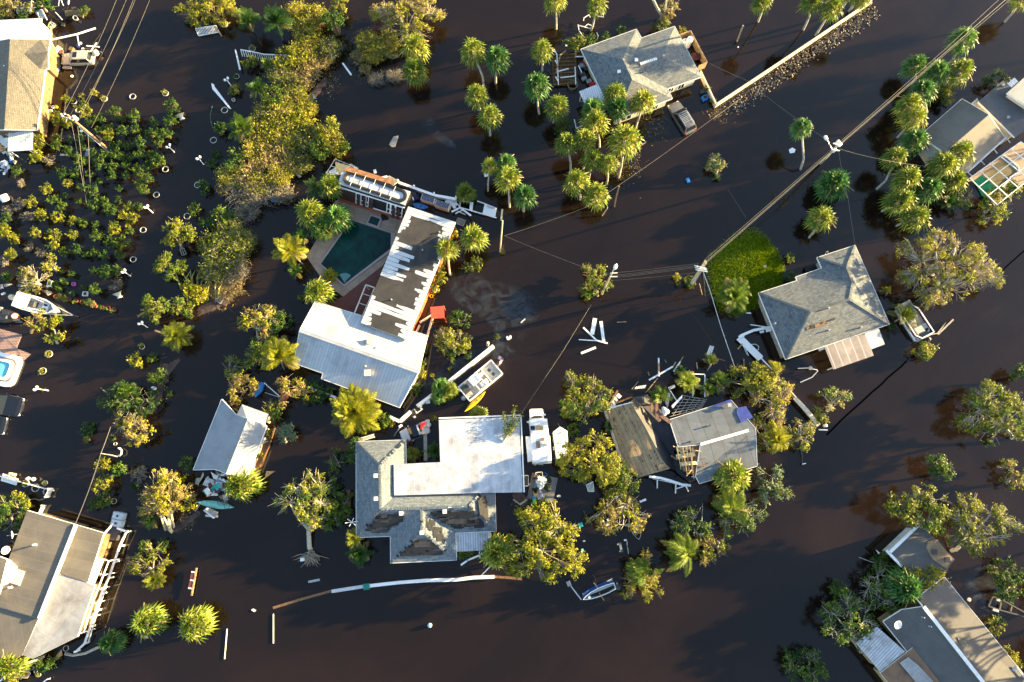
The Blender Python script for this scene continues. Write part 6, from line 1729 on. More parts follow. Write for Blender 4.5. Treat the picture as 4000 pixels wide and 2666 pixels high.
 MB().box((-h+0.,0,.62),(.1,W*1.5,.18)).build('bumper',color,t)
 return t,L,W,Hr
car(Q('z1'),(1400,868),(905,880),'beige four wheel drive car parked nose to the tan roofed house','car_beige')
t,L,W,Hr=car(Q('y6'),(1716,1312),(1512,985),'silver estate car with roof rack standing in water before the grove house','car_silver')
k=MB()
for f in np.linspace(-.9,.35,6):k.box((f-.45,0,Hr+.12),(.05,W*1.3,.04))
k.build('roof_rack','alu',t)
t,L,W,Hr=car(Q('y3'),(838,42),(560,150),'white saloon car with dark roof and red cloth on its boot','car_white','sedan','car_black',.45,False,False,1.8)
MB().box((-.62,0,Hr+.02),(.2,W*1.5,.06)).build('roof_band','car_white',t)
car(Q('z4'),(-640,705),(372,835),'black estate car with silver roof rails at the left edge','car_black')
car(Q('z4'),(-900,1120),(62,1195),'black pickup truck at the left edge below the black estate car','car_black','suv',None,.5,False,False)
c=Q('y3')(805,28,1.25)
def heap(name,label,cat,c,rx,ry,h,mat,seed,rz=0,n=10):
 g=np.random.default_rng(seed)
 mb=MB();rows=[]
 for i in range(6):
  f=i/5;row=[]
  for j in range(15):
   a=2*math.pi*(j%14)/14
   w_=(1+.25*math.sin(3*a+seed)+.12*math.sin(7*a+seed*2))
   rr=math.sin(f*math.pi/2+.02)*w_
   x=math.cos(a)*rr*rx;y=math.sin(a)*rr*ry
   z=h*math.cos(f*math.pi/2)*(1+.3*math.sin(5*a+i*1.7+seed))
   row.append(c+Vector((x*math.cos(rz)-y*math.sin(rz),x*math.sin(rz)+y*math.cos(rz),z)))
  rows.append(row)
 mb.sheet(rows)
 return tag(mb.build(name,mat),label,cat)
heap('cloth','red cloth lying over the rear of the white saloon car','cloth',Q('y3')(785,30,1.2),.55,.28,.08,K22,3,.9)
heap('cloth','grey patterned cloth beside the red one on the white saloon boot','cloth',Q('y3')(822,22,1.),.7,.5,.15,K4,5,.5)
# motorhome and trailer
q=Q('y4')
def corners(*lst):return[q(*p)for p in lst]
t=thing('motorhome','white motorhome with tan board, blue panel and dark vents on its roof','motorhome',q(370,560))
HM=2.9
mb=MB()
cab=corners((246,145,1.),(432,142,1.),(446,272,1.1),(246,278,1.1))
nose=corners((262,136,.9),(415,133,.9))
mb.prism([nose[0],nose[1],cab[1],cab[2],cab[3],cab[0]],1.6)
mb.build('cab',K0,t,False,.06)
ws=corners((272,262,1.25),(272,246,1.22),(310,234,1.2),(395,232,1.2),(424,244,1.22),(426,258,1.25))
MB().prism(ws,.1).build('windshield',K19,t)
MB().prism(corners((236,284,HM),(490,268,HM),(514,508,HM),(262,520,HM)),3.6).build('body',K0,t,False,.05)
MB().prism(corners((255,519,HM+.04),(528,509,HM+.04),(552,862,HM+.04),(285,882,HM+.04)),3.7).build('rear_body',K0,t,False,.05)
MB().prism(corners((190,520,HM-.1),(253,519,HM-.1),(283,855,HM-.1),(220,866,HM-.1)),2.6).build('slide_out',K2,t,False,.03)
z=HM+.1
MB().prism(corners((256,374,z),(316,371,z),(320,428,z),(260,430,z)),.1).build('solar_panel','solar_blue',t)
MB().prism(corners((336,583,z+.2),(394,580,z+.2),(398,676,z+.2),(340,680,z+.2)),.3).build('air_conditioner',K6,t,False,.04)
MB().prism(corners((410,535,z+.1),(455,532,z+.1),(456,576,z+.1),(413,580,z+.1)),.2).build('vent','copper',t,False,.03)
MB().prism(corners((418,596,z),(484,592,z),(486,636,z),(420,641,z)),.08).build('skylight','cream',t)
k=MB();a=corners((285,868,1.2),(548,850,1.2));k.beam(a[0]-Vector((0,.3,0)),a[1]-Vector((0,.3,0)),.15,.2);b=corners((365,893,.8),(430,893,.8),(430,910,.8),(365,912,.8))
for i in range(4):k.beam(b[i],b[(i+1)%4],.05,.05)
k.beam(*corners((318,922,1.),(360,880,1.5)),.06,.06);k.build('rear_ladder','alu',t)
for x in(226,448):MB().box(q(x,318 if x<300 else 215,1.5),(.35,.18,.3)).build('mirror',K2,t)
for(x,y)in((250,200),(432,200),(270,760),(545,750)):
 p=q(x,y,0);w_=MB().lathe((p.x,p.y,-.15),[(.1,-.15),(.42,-.15),(.45,-.08),(.45,.08),(.42,.15),(.1,.15)],14,0,(1,.03,0)).build('wheel',K18,t)
o=MB().prism(corners((332,362,HM+.32),(436,372,HM+.32),(432,436,HM+.32),(334,432,HM+.32)),.08).build('board',K28)
tag(o,'tan wooden board lying on the front part of the motorhome roof','board')
t=thing('cargo_trailer','white cargo trailer with pointed nose beside the motorhome','trailer',q(680,620))
MB().prism(corners((572,456,2.2),(665,382,2.2),(768,441,2.2),(795,800,2.2),(622,832,2.2)),2.5).build('body',K0,t,False,.05)
k=MB()
for(x0,y0,x1,y1_)in[(582,497,768,486),(592,617,780,604),(605,742,790,730)]:k.beam(q(x0,y0,2.22),q(x1,y1_,2.22),.05,.04)
k.build('roof_seam',K4,t)
MB().prism(corners((660,580,2.32),(708,577,2.32),(710,610,2.32),(662,612,2.32)),.12).build('roof_vent',K2,t)
MB().lathe(q(671,470,2.2),[(.1,0),(.1,.08)],10).build('vent_cap',K6,t)
MB().prism(corners((567,660,1.2),(596,658,1.2),(598,710,1.2),(570,713,1.2)),.5).build('spare_box',K4,t)
k=MB();k.beam(q(665,385,.3),q(640,335,.3),.12,.12);k.beam(q(640,335,.2),q(640,335,.8),.1,.1);k.build('drawbar',K6,t)
for x in(592,790):
 p=q(x,650,0);MB().lathe((p.x,p.y,0),[(.1,-.12),(.33,-.12),(.36,0),(.33,.12),(.1,.12)],14,0,(1,0,0)).build('wheel',K18,t)
def hull(t,outline,zt,zb,hull_m,rim_m=K0,floor_m=K2,rim=.14,floor_z=.25,flare=.72,sheer=0.):
 pts=[(x,-w)for x,w in outline]+[(x,w)for x,w in outline[::-1]]
 L0=outline[-1][0]
 def lift(x):return sheer*max(0,x/L0)**2
 top=[Vector((x,y,zt+lift(x)))for x,y in pts]
 low=[Vector((x*(.94 if x>0 else .98),y*flare,zb))for x,y in pts]
 cx=0
 inn=[Vector((x-math.copysign(min(rim*1.2,abs(x)),x)*(1 if abs(x)>abs(outline[0][0])*.8 else 0),(abs(y)-rim if abs(y)>rim else 0)*math.copysign(1,y),zt+lift(x)))for x,y in pts]
 flo=[Vector((p.x,p.y*.92,floor_z))for p in inn]
 n=len(pts)
 a=MB()
 for i in range(n):
  j=(i+1)%n
  a.poly([low[i],low[j],top[j],top[i]])
 a.poly(low[::-1])
 a.build('hull',hull_m,t)
 b=MB()
 for i in range(n):
  j=(i+1)%n
  b.poly([top[i],top[j],inn[j],inn[i]])
 b.build('gunwale',rim_m,t)
 c=MB()
 for i in range(n):
  j=(i+1)%n
  c.poly([inn[i],inn[j],flo[j],flo[i]])
 c.poly(flo)
 c.build('deck',floor_m,t)
def outboard(t,p,col=K6,s=1.,tilt=0.):
 k=MB().lathe(Vector(p)+Vector((0,0,.1)),[(.05,-.1),(.26*s,0),(.3*s,.25*s),(.22*s,.5*s),(.04,.58*s)],10)
 o=k.build('outboard_motor',col,t,True)
 MB().box(Vector(p)+Vector((-.05,0,-.4)),(.18,.1,.8)).build('leg',K6,o)
q=Q('y2')
loc,rz,L=axis(q,(835,752),(1337,337),.6)
W=(q(1250,235,.6)-q(1425,440,.6)).length/2
t=rthing('pontoon_boat','white pontoon boat with two flags at its bow, floating above a yellow kayak','boat',loc,rz)
h=L/2
for sy in(-1,1):
 MB().tube([(-h,sy*W*.75,.1),(h*.85,sy*W*.75,.1),(h*1.,sy*W*.75,.28)],.33,10).build('pontoon','alu',t)
MB().box((0,0,.48),(L,W*2,.12)).build('deck','paving_light',t)
k=MB()
for(x0,y0,x1,y1_)in[(-h,-W,h,-W),(-h,W,h,W),(h,-W,h,W),(-h,-W,-h,W),(h*.36,-W,h*.36,W)]:
 k.beam((x0,y0,.85),(x1,y1_,.85),.12,.6)
k.build('side_rail',K0,t)
MB().box((-.55,.55,1.35),(1.5,1.2,.5),.05).build('bimini_top',K2,t,False,.12)
k=MB()
for sy in(-1,1):k.tube([(-h*.55,sy*W,.9),(-.9,sy*W*.9,1.7),(.2,sy*W*.9,1.7),(h*.3,sy*W,.9)],.04,6)
k.tube([(-.9,-W*.9,1.7),(-.9,W*.9,1.7)],.04,6);k.tube([(.2,-W*.9,1.7),(.2,W*.9,1.7)],.04,6);k.build('bimini_frame',K0,t)
for(x,y,sx,sy_,m)in[(.5,.55,1.,.5,K2),(-.1,-.5,.6,.6,K0),(-h+.7,.35,.9,1.1,K6),(-h+1.2,.55,.5,.7,'upholstery'),(-h+.5,-.5,.8,.6,'upholstery')]:
 MB().box((x,y,.78),(sx,sy_,.5)).build('bench_seat',m,t,False,.06)
MB().box((.45,-.6,.95),(.5,.6,.8)).build('helm_console',K0,t,False,.06)
for(x,y)in((h*.62,.35),(h*.66,-.4)):
 MB().box((x,y,.82),(.42,.42,.12),.3).build('deck_chair','blue_grey',t)
outboard(t,(-h-.35,-.35,.3),K4,1.2)
outboard(t,(-h-.1,.75,.3),K2,.6)
k=MB();k.tube([(h,-.1,.9),(h+.95,.05,1.1)],.05,6);k.tube([(h+.1,.3,.9),(h+.5,.35,.9)],.07,6);k.build('trolling_motor',K6,t)
def flag(parent,c,u,v,wd,ht):
 st=MB()
 for i in range(13):
  a=c+v*(ht*i/13);b=c+v*(ht*(i+1)/13)
  for j in range(4):
   w0,w1=j/4,(j+1)/4
   z0,z1=Vector((0,0,.06*math.sin(w0*5))),Vector((0,0,.06*math.sin(w1*5)))
   st.poly([a+u*wd*w0+z0,a+u*wd*w1+z1,b+u*wd*w1+z1,b+u*wd*w0+z0],i%2)
 o=st.build('flag',['red_plastic',K0],parent)
 k=MB();n_=Vector((0,0,.015))
 for j in range(2):
  w0,w1=j/5,(j+1)/5
  k.poly([c+v*ht*6/13+u*wd*w0+n_+Vector((0,0,.06*math.sin(w0*5))),c+v*ht*6/13+u*wd*w1+n_+Vector((0,0,.06*math.sin(w1*5))),c+v*ht+u*wd*w1+n_+Vector((0,0,.06*math.sin(w1*5))),c+v*ht+u*wd*w0+n_+Vector((0,0,.06*math.sin(w0*5)))])
 k.build('star_field','blue_dark',o)
k=MB().tube([(h+.2,.05,.8),(h+.9,.1,1.6)],.025,6);k.build('flag_pole','alu',t)
flag(t,Vector((h+.95,0.,1.5)),Vector((-.3,.95,.05)).normalized(),Vector((.85,.3,.35)).normalized(),.75,.48)
flag(t,Vector((h+.45,-.1,1.1)),Vector((.9,.25,.1)).normalized(),Vector((-.2,.6,.3)).normalized(),.55,.3)
def kayak(q,a,b,wpx,label,mat,name='kayak',z=.12,holes=(),cat='kayak',pts_=12,ends=.9):
 loc,rz,L=axis(q,a,b,z)
 W=wpx*mpp(loc)/2
 t=rthing(name,label,cat,loc,rz)
 h=L/2
 prof=[(x,W*(max(0,1-abs(x)**2.2))**ends)for x in np.linspace(-1,1,pts_*2+1)]
 mb=MB()
 rows=[]
 for x,w_ in prof:
  w_=max(w_,.015)
  rows.append([(x*h,-w_*.6,-.12),(x*h,-w_,.08),(x*h,-w_*.7,.2+.08*abs(x)**3),(x*h,0,.26+.1*abs(x)**3),(x*h,w_*.7,.2+.08*abs(x)**3),(x*h,w_,.08),(x*h,w_*.6,-.12)])
 loft(mb,rows)
 mb.build('hull',mat,t,True)
 for(x,rx_,ry_)in holes:
  mb=MB()
  mb.lathe((x*h,0,.25),[(ry_*W,0),(ry_*W,.035),(ry_*W*.8,.04),(ry_*W*.7,.015)],14)
  o=mb.build('cockpit'if rx_>.5 else 'hatch',K6,t)
 return t,h,W
t,h,W=kayak(Q('y2'),(845,1015),(1160,710),20,'yellow kayak floating beside the pontoon boat','yellow_plastic',holes=((.56,1,.62),(.12,.3,.35),(-.2,.3,.2),(-.55,.3,.22)))
k=MB()
for f in(-.05,.05,.15,.25):k.box((f*h*1.4+.2,.18,.27),(.1,.12,.03));k.box((f*h*1.4+.2,-.18,.27),(.1,.12,.03))
k.build('seat_straps',K6,t)
t,h,W=kayak(Q('y4'),(305,1462),(335,1168),24,'bright green kayak lying on the floating wooden platform','green_plastic',z=.45,holes=((-.1,1,.6),(.5,.3,.3)))
t,h,W=kayak(Q('y1'),(1000,550),(1192,590),22,'blue kayak lying beside the solar panel crates',K15,z=.3,holes=((.1,1,.5),(-.45,.3,.25),(.55,.3,.25)))
t,h,W=kayak(Q('y1'),(1600,1),(1700,1),2,'x',K15)if False else(None,0,0)
t,h,W=kayak(Q('x4'),(205,1272),(648,1335),28,'pale aqua canoe with a bicycle lying across it','teal','canoe',.15,(),'canoe')
MB().box((-.2,0,.29),(h*1.2,W*.9,.04)).build('canoe_deck','teal',t)
q=Q('x4')
bk=thing('bicycle','black bicycle lying on the pale aqua canoe','bicycle',q(520,1300,.45))
wl=[q(482,1277,.5),q(562,1320,.5)]
for p in wl:
 ring_=[p+Vector((.34*math.cos(a),.34*math.sin(a),.02))for a in np.linspace(0,2*math.pi,17)]
 MB().tube(ring_,.03,5,0,False).build('wheel',K6,bk)
k=MB()
m1=wl[0].lerp(wl[1],.45)+Vector((.1,-.15,.05));m2=wl[0].lerp(wl[1],.3)+Vector((.1,.3,.08));m3=wl[0].lerp(wl[1],.75)+Vector((.05,.35,.08))
for a,b in((wl[0],m1),(wl[0],m2),(m1,m2),(m2,m3),(m1,m3),(m3,wl[1])):k.tube([a,b],.025,5)
k.build('frame',K6,bk);MB().box(m2+Vector((0,.05,.05)),(.25,.12,.08)).build('saddle',K18,bk)
k=MB().tube([m3+Vector((-.2,.1,.05)),m3+Vector((.25,.05,.05))],.025,5);k.build('handlebar','alu',bk)
q=Q('z3')
loc,rz,L=axis(q,(235,470),(880,645),.9)
t=rthing('centre_console_boat','white open boat with canopy standing on a trailer at the left','boat',loc,rz)
h=L/2;W=1.12
hull(t,[(-h,W*.88),(-h*.5,W),(0,W),(h*.4,W*.93),(h*.7,W*.7),(h*.88,W*.42),(h,.1)],1.15,-.1,K0,K0,'deck_pale',.2,.55,.6,.25)
MB().box((-h*.42,0,2.1),(L*.33,W*1.75,.12)).build('canopy',K0,t,False,.05)
k=MB()
for sx in(-.7,-.15):
 for sy in(-1,1):k.tube([(h*sx,sy*W*.7,.6),(h*sx,sy*W*.7,2.1)],.035,6)
for sy in(-1,1):k.tube([(-h*.1,sy*W*.7,2.05),(h*.35,sy*W*.5,.95)],.035,6)
k.build('canopy_frame',K0,t)
MB().box((-.35,0,.95),(.7,.8,.9)).build('console',K6,t,False,.05)
MB().box((h*.42,0,.8),(.8,W*1.1,.35)).build('front_seat',K0,t,False,.05)
k=MB();k.box((h*.42,.3,1.),(.5,.28,.03));k.box((h*.42,-.3,1.),(.5,.28,.03));k.build('hatch',K19,t)
outboard(t,(-h-.3,.1,.8),'cream',1.35)
MB().box((h+.12,0,1.28),(.5,.28,.1)).build('bow_roller',K0,t,False,.03)
tr=rthing('boat_trailer','galvanised boat trailer under the white open boat','trailer',loc,rz)
k=MB()
k.beam((h*.3,-.85,.05),(h+1.9,0,.25),.1,.12);k.beam((h*.3,.85,.05),(h+1.9,0,.25),.1,.12);k.beam((-h*.9,-.85,.05),(h*.3,-.85,.05),.1,.12);k.beam((-h*.9,.85,.05),(h*.3,.85,.05),.1,.12)
k.build('frame','alu',tr)
MB().box((h+2.2,0,.25),(.7,.14,.14)).build('hitch',K18,tr)
for sy in(-1,1):MB().lathe((-.6,sy*1.1,.05),[(.1,-.1),(.3,-.1),(.33,0),(.3,.1),(.1,.1)],14,0,(0,1,0)).build('wheel',K18,tr)
loc,rz,L=axis(q,(-520,640),(290,740),1.)
t=rthing('covered_boat','shiny black boat with cream cover and orange rimmed white oval at the left edge','boat',loc,rz)
h=L/2;W=1.05
mb=MB()
rows=[]
for x,w_,zt in[(-h,W,1.2),(-h*.2,W,1.25),(h*.3,W*.98,1.25),(h*.6,W*.85,1.15),(h*.85,W*.6,1.),(h,W*.36,.8)]:
 rows.append([(x,-w_*.8,-.2),(x,-w_,.7),(x,-w_*.75,zt),(x,0,zt+.18),(x,w_*.75,zt),(x,w_,.7),(x,w_*.8,-.2)])
loft(mb,rows);mb.build('hull','hull_black',t,True)
mb=MB();rows=[]
for x,w_,zt in[(-h,W*1.03,1.5),(0,W*1.03,1.55),(h*.32,W,1.45)]:
 rows.append([(x,-w_,1.),(x,-w_*.75,zt),(x,0,zt+.15),(x,w_*.75,zt),(x,w_,1.)])
loft(mb,rows);mb.build('cover','cream',t,True)
MB().lathe((h*.86,0.,1.04),[(.42,0),(.46,.05),(.4,.1)],20,0,(.5,0,1)).build('orange_ring','orange_red',t)
MB().lathe((h*.86,0.,1.08),[(.36,0),(.34,.12),(.1,.16)],20,0,(.5,0,1)).build('white_oval','cream',t,True)
k=MB()
for i in range(6):k.box((h*.6,-.42+i*.14,1.3-abs(i-2.5)*.03),(.2,.07,.02))
k.build('name_marks','cream',t)
k=MB();k.beam((-h,-W-.1,.1),(h,-.5,.1),.12,.14);k.box((0,-W-.2,.1),(.5,.3,.2));k.build('trailer_rail','alu',t)
q=Q('x5')
loc,rz,L=axis(q,(1010,960),(560,270),.8)
W=1.22
t=rthing('pontoon_boat','white and burgundy pontoon boat half under the big oak at the right','boat',loc,rz)
h=L/2
for sy in(-1,1):MB().tube([(-h,sy*W*.8,.1),(h*.85,sy*W*.8,.1),(h,sy*W*.8,.3)],.33,10).build('pontoon','alu',t)
MB().box((.15,0,.5),(L+.7,W*2,.12)).build('deck','upholstery',t)
def rail(pts,m,name,z,hh,w_=.08):
 k=MB()
 for a,b in zip(pts[:-1],pts[1:]):k.beam((*a,z),(*b,z),w_,hh)
 k.build(name,m,t)
OUT=[(-h,-W),(h*.55,-W),(h*.8,-W*.7),(h*.93,-.25),(h*.93,.25),(h*.8,W*.7),(h*.55,W),(-h*.7,W),(-h,W*.55),(-h,-W)]
rail(OUT,'burgundy','side_panel',.8,.45);rail([(x*1.,y)for x,y in OUT],K0,'top_rail',1.08,.1,.14);rail([(x*1.01,y*1.02)for x,y in OUT],K0,'lower_trim',.58,.1,.1)
for(x,y,a,b)in[(-h*.55,-.1,1.1,1.9),(-h*.72,-W*.55,.6,.6),(h*.6,W*.4,1.2,.5),(h*.6,-W*.45,1.2,.5)]:
 MB().box((x,y,.8),(a,b,.35)).build('seat','upholstery',t,False,.07)
MB().box((-h*.85,.1,1.),(.5,1.2,.2)).build('swim_hatch',K19,t)
k=MB().box((h*.1,.55,1.),(.5,.6,.8));k.build('helm_console',K0,t,False,.05)
outboard(t,(-h-.5,-.1,.4),K18,1.2)
MB().tube([(-h-.1,-.9,.5),(-h-.4,-1.9,.4),(-h+.3,-4.,.2)],.07,6).build('mooring_post',K13,t)
q=Q('x6')
loc,rz,L=axis(q,(872,1185),(432,1365),.35)
t=rthing('skiff','dark blue and white skiff heeled on its side near the bottom','boat',loc+Vector((0,.25,.2)),rz,None,(R(-38),0))
h=L/2;W=.75
hull(t,[(-h,W*.8),(-h*.5,W),(0,W),(h*.45,W*.82),(h*.8,W*.42),(h,.06)],.35,-.4,'hull_blue',K0,K4,.1,-.05,.7,.1)
MB().beam((-h,-.72*.8,-.35),(h*.9,-.1,-.35),.06,.08).build('chine',K0,t)
outboard(t,(-h-.25,0,.35),K6,1.1)
k=MB();k.box((h*.62,0,.45),(.3,.35,.25));k.tube([(-h-.3,-.5,.5),(-h-.2,.6,.5)],.05,5);k.build('fittings',K2,t)
MB().tube([(0,.2,.2),(-.2,.9,1.)],.05,6).build('paddle','wood',t)
k=MB()
for i in range(7):k.box((h*.55+i*.12,-.62+i*.055,.02),(.07,.02,.1))
k.build('registration_marks',K0,t)
loc,rz,L=axis(q,(1115,230),(1203,552),.3)
t=rthing('rowboat','grey aluminium rowboat sticking out from under a golden tree','boat',loc,rz)
h=L/2;W=.72
hull(t,[(-h,W*.7),(-h*.4,W),(0,W),(h*.5,W*.75),(h*.8,W*.4),(h,.04)],.4,-.3,K4,K4,K6,.07,-.02,.75,.12)
for x in(-.1,.35):MB().box((h*x,0,.3),(.3,W*1.7,.05)).build('thwart',K13,t)
# poles and overhead lines
def pole(q,b,c,h,label,mat=K17,r0=.17,r1=.13,name='utility_pole',cat='utility pole',zb=-1.,bz=0.):
 B=q(*b,bz);T=q(*c,h)
 t=thing(name,label,cat,Vector((B.x,B.y,0)))
 MB().tube([B+(B-T).normalized()*.8,B.lerp(T,.5),T],[r0,(r0+r1)/2,r1],9).build('shaft',mat,t,True)
 return t,B,T
def wire(name,label,pts,r=.022,sag=.4,mat='wire',group=None,cat='cable',n=10):
 P_=[]
 for a,b in zip(pts[:-1],pts[1:]):
  a=Vector(a);b=Vector(b)
  L=(b-a).length
  for k in range(n):
   f=k/n
   P_.append(a.lerp(b,f)-Vector((0,0,sag*4*f*(1-f)*min(1,L/20))))
 P_.append(Vector(pts[-1]))
 return tag(MB().tube(P_,r,4).build(name,mat),label,cat,group)
q=Q('z2')
t,B,T=pole(q,(1610,880),(1030,390),3.2,'snapped orange brown utility pole leaning over the nursery shrubs','wood_pole',.2,.15)
k=MB()
ar=[q(920,400,3.3),q(1120,470,3.3)]
k.beam(ar[0],ar[1],.16,.16);k.beam(q(1005,500,3.),q(1030,420,3.2),.1,.1);k.build('crossarm',K13,t)
MB().lathe(q(1150,440,2.8),[(.2,-.5),(.28,-.45),(.28,.4),(.15,.5)],12,0,(.6,-.5,.3)).build('transformer',K0,t)
for x,y in((945,385),(960,410),(1070,440),(1000,380)):
 MB().lathe(q(x,y,3.35),[(.1,0),(.12,.1),(.06,.2)],8).build('insulator',K0,t)
MB().lathe(q(1243,640,1.5),[(.16,-.1),(.18,.1),(.05,.2)],10).build('lamp_head',K0,t)
o=MB().tube([q(1205,570,1.9),q(1420,760,.9),q(1662,962,.05)],.045,6).build('pipe',K0)
tag(o,'white conduit pipe running along the snapped pole down into the water','pipe')
q=Q('t0')
for i,(a,b,nmz)in enumerate([((778,0),(432,775),'leftmost'),((845,0),(480,782),'second from left'),((893,0),(535,822),'third from left'),((908,-4),(556,745),'fourth from left'),((1005,0),(622,872),'rightmost')]):
 e0,e1=q(*b,3.1 if i<4 else 1.6),q(*a,8.5)
 e1=e0+(e1-e0)*1.3
 wire('power_line','overhead line crossing the top left, %s of the five'%nmz,[e0,e1],.02,.5,K20,'overhead lines at the top left')
for a,b,c,nmz in[((480,810),(545,1150),(590,1392),'leftmost'),((528,860),(560,1150),(578,1305),'middle'),((598,900),(608,1150),(617,1315),'right')]:
 wire('fallen_line','slack line hanging from the snapped pole over the shrubs, %s of three'%nmz,[q(*a,2.8),q(*b,1.8),q(*c,.1)],.018,.2,K20,'slack lines from the snapped pole')
q=Q('p')
wire('sagging_cable','dark cable running from the lower left bank to the tan roof',[q(432,1668,3.),q(393,1774,3.4),q(355,1892,3.5),q(293,2050,3.5)],.045,.3,K6)
o=MB().tube([q(392,1772,3.3),q(440,1780,3.2),q(458,1785,3.1)],.06,6).build('cable_bracket','cream');tag(o,'pale bracket arm holding the sagging cable by the bank','bracket')
t,B,T=pole(q,(1953,985),(1963,862),4.6,'slim leaning service pole at the right end of the pool house',K17,.12,.1)
o=MB().tube([q(1957,862,0),q(1962,818,1.)],.13,8).build('fence_post','cream');tag(o,'short pale post standing in water right of the white dock','post')
wire('service_line','long thin line from the service pole past the grove to the yard wall',[q(1970,922,4.4),q(2290,810,5),q(2790,460,5),q(2885,390,2)],.018,.5,K20)
wire('service_line','thin line from the service pole to the bushy street light',[q(1970,922,4.4),q(2273,1042,5),q(2392,1072,6)],.018,.4,K20)
t,B,T=pole(q,(2350,1150),(2390,1068),6.2,'street light pole rising from a leafy bush in the road',K17,.14,.11,'street_light','street light')
MB().tube([T,q(2400,1048,6.6)],.06,6).build('arm','alu',t)
MB().lathe(q(2405,1041,6.5),[(.06,-.5),(.22,-.3),(.26,.1),(.05,.35)],10,0,(.35,.8,.2)).build('lamp_head',K0,t,True)
for k_ in range(2):MB().beam(q(2385,1068+14*k_,6.-.4*k_),q(2412,1067+14*k_,6.-.4*k_),.1,.1).build('crossarm',K2,t)
G2='lines between the street light and the double pole'
for i,(y0,y1_,nmz)in enumerate([(1068,1030,'topmost'),(1077,1036,'second'),(1082,1040,'third'),(1087,1044,'fourth'),(1097,1066,'lowest')]):
 wire('power_line','line from the street light to the double pole, %s of five'%nmz,[q(2392,y0,6.1-.15*i),q(2730-(15 if i==4 else 0),y1_,7.-.2*i)],.014,.3,K20,G2)
t,B,T=pole(q,(2697,1115),(2756,1022),8.,'thick pale utility pole at the corner of the green lawn',K17,.24,.17)
MB().tube([q(2716,1100,2.5),q(2758,1030,7.6)],.09,7).build('brace_pole',K13,t)
for dy in(0,8,16):MB().beam(q(2712+dy*.3,1038+dy,7.2-dy*.05),q(2760+dy*.3,1050+dy*.8,7.4-dy*.05),.1,.1).build('crossarm',K2,t)
for x,y in((2722,1042),(2736,1046),(2750,1052)):MB().lathe(q(x,y,7.3),[(.09,0),(.1,.15),(.04,.25)],8).build('insulator',K0,t)
G3='main power lines crossing the upper right'
for i,(dx,dy,w_,nmz)in enumerate([(0,0,.05,'thick lower main line'),(-5,-7,.03,'thin upper main line'),(3,4,.03,'thin lowest main line')]):
 wire('power_line','%s crossing from the lawn pole to the top right'%nmz,[q(2756+dx,1024+dy,8),q(3268+dx*.6,574+dy*.6,9.5),q(3712+dx*1.5,188+dy,9.5),q(3990+dx*3,-55+dy*2,9.5)],w_*.62,.3,K20,G3)
t,B,T=pole(q,(3205,640),(3268,572),9.6,'utility pole with lamp arm where the upper right lines meet',K17,.18,.13)
for a,b in(((3255,560),(3284,572)),((3250,585),(3280,590))):MB().beam(q(*a,9.5),q(*b,9.5),.12,.12).build('crossarm',K2,t)
for x,y in((3258,588),(3272,556),(3280,566)):MB().lathe(q(x,y,9.),[(.14,-.3),(.22,-.25),(.22,.25),(.1,.32)],10).build('transformer',K0,t)
MB().tube([q(3250,585,8.2),q(3228,542,9.)],.06,6).build('lamp_arm','alu',t)
MB().lathe(q(3225,538,9.),[(.05,-.45),(.2,-.3),(.24,.1),(.05,.3)],10,0,(-.35,.6,.1)).build('lamp_head',K0,t,True)
wire('service_line','dashed looking line from the junction pole to the grove house fence',[q(3262,568,9.2),q(3000,382,7),q(2925,318,6),q(2770,247,2.5)],.024,.3,K20)
wire('service_line','pale line from the junction pole to the palms by the brown roof',[q(3281,583,9.2),q(3450,625,7.5),q(3637,652,4)],.022,.4,K20)
wire('service_line','line from the junction pole down to the right house peak',[q(3275,585,9),q(3287,660,8),q(3313,775,6),q(3341,958,2.6)],.022,.2,K20)
wire('hanging_cable','thick white cable hanging from the lawn pole to the ruined house trees',[q(2746,1060,6.8),q(2775,1140,5),q(2815,1273,3),q(2850,1376,1.8),q(2882,1470,1.5)],.035,.1,K0)
wire('service_line','dashed line from the bushy street light down to the white roof corner',[q(2310,1190,2.),q(2200,1370,3.5),q(2037,1615,3.6)],.02,.3,K20)
wire('guy_wire','faint guy wire from the main lines down to the lawn corner',[q(2844,740,.5),q(2913,850,4)],.02,0,'wire')
for a,b,nmz in(((2732,1108),(2743,1152),'left'),((2749,1070),(2755,1158),'right')):wire('guy_wire','yellow guy guard beside the lawn pole, %s one'%nmz,[q(*a,3),q(*b,.1)],.04,0,'wood')
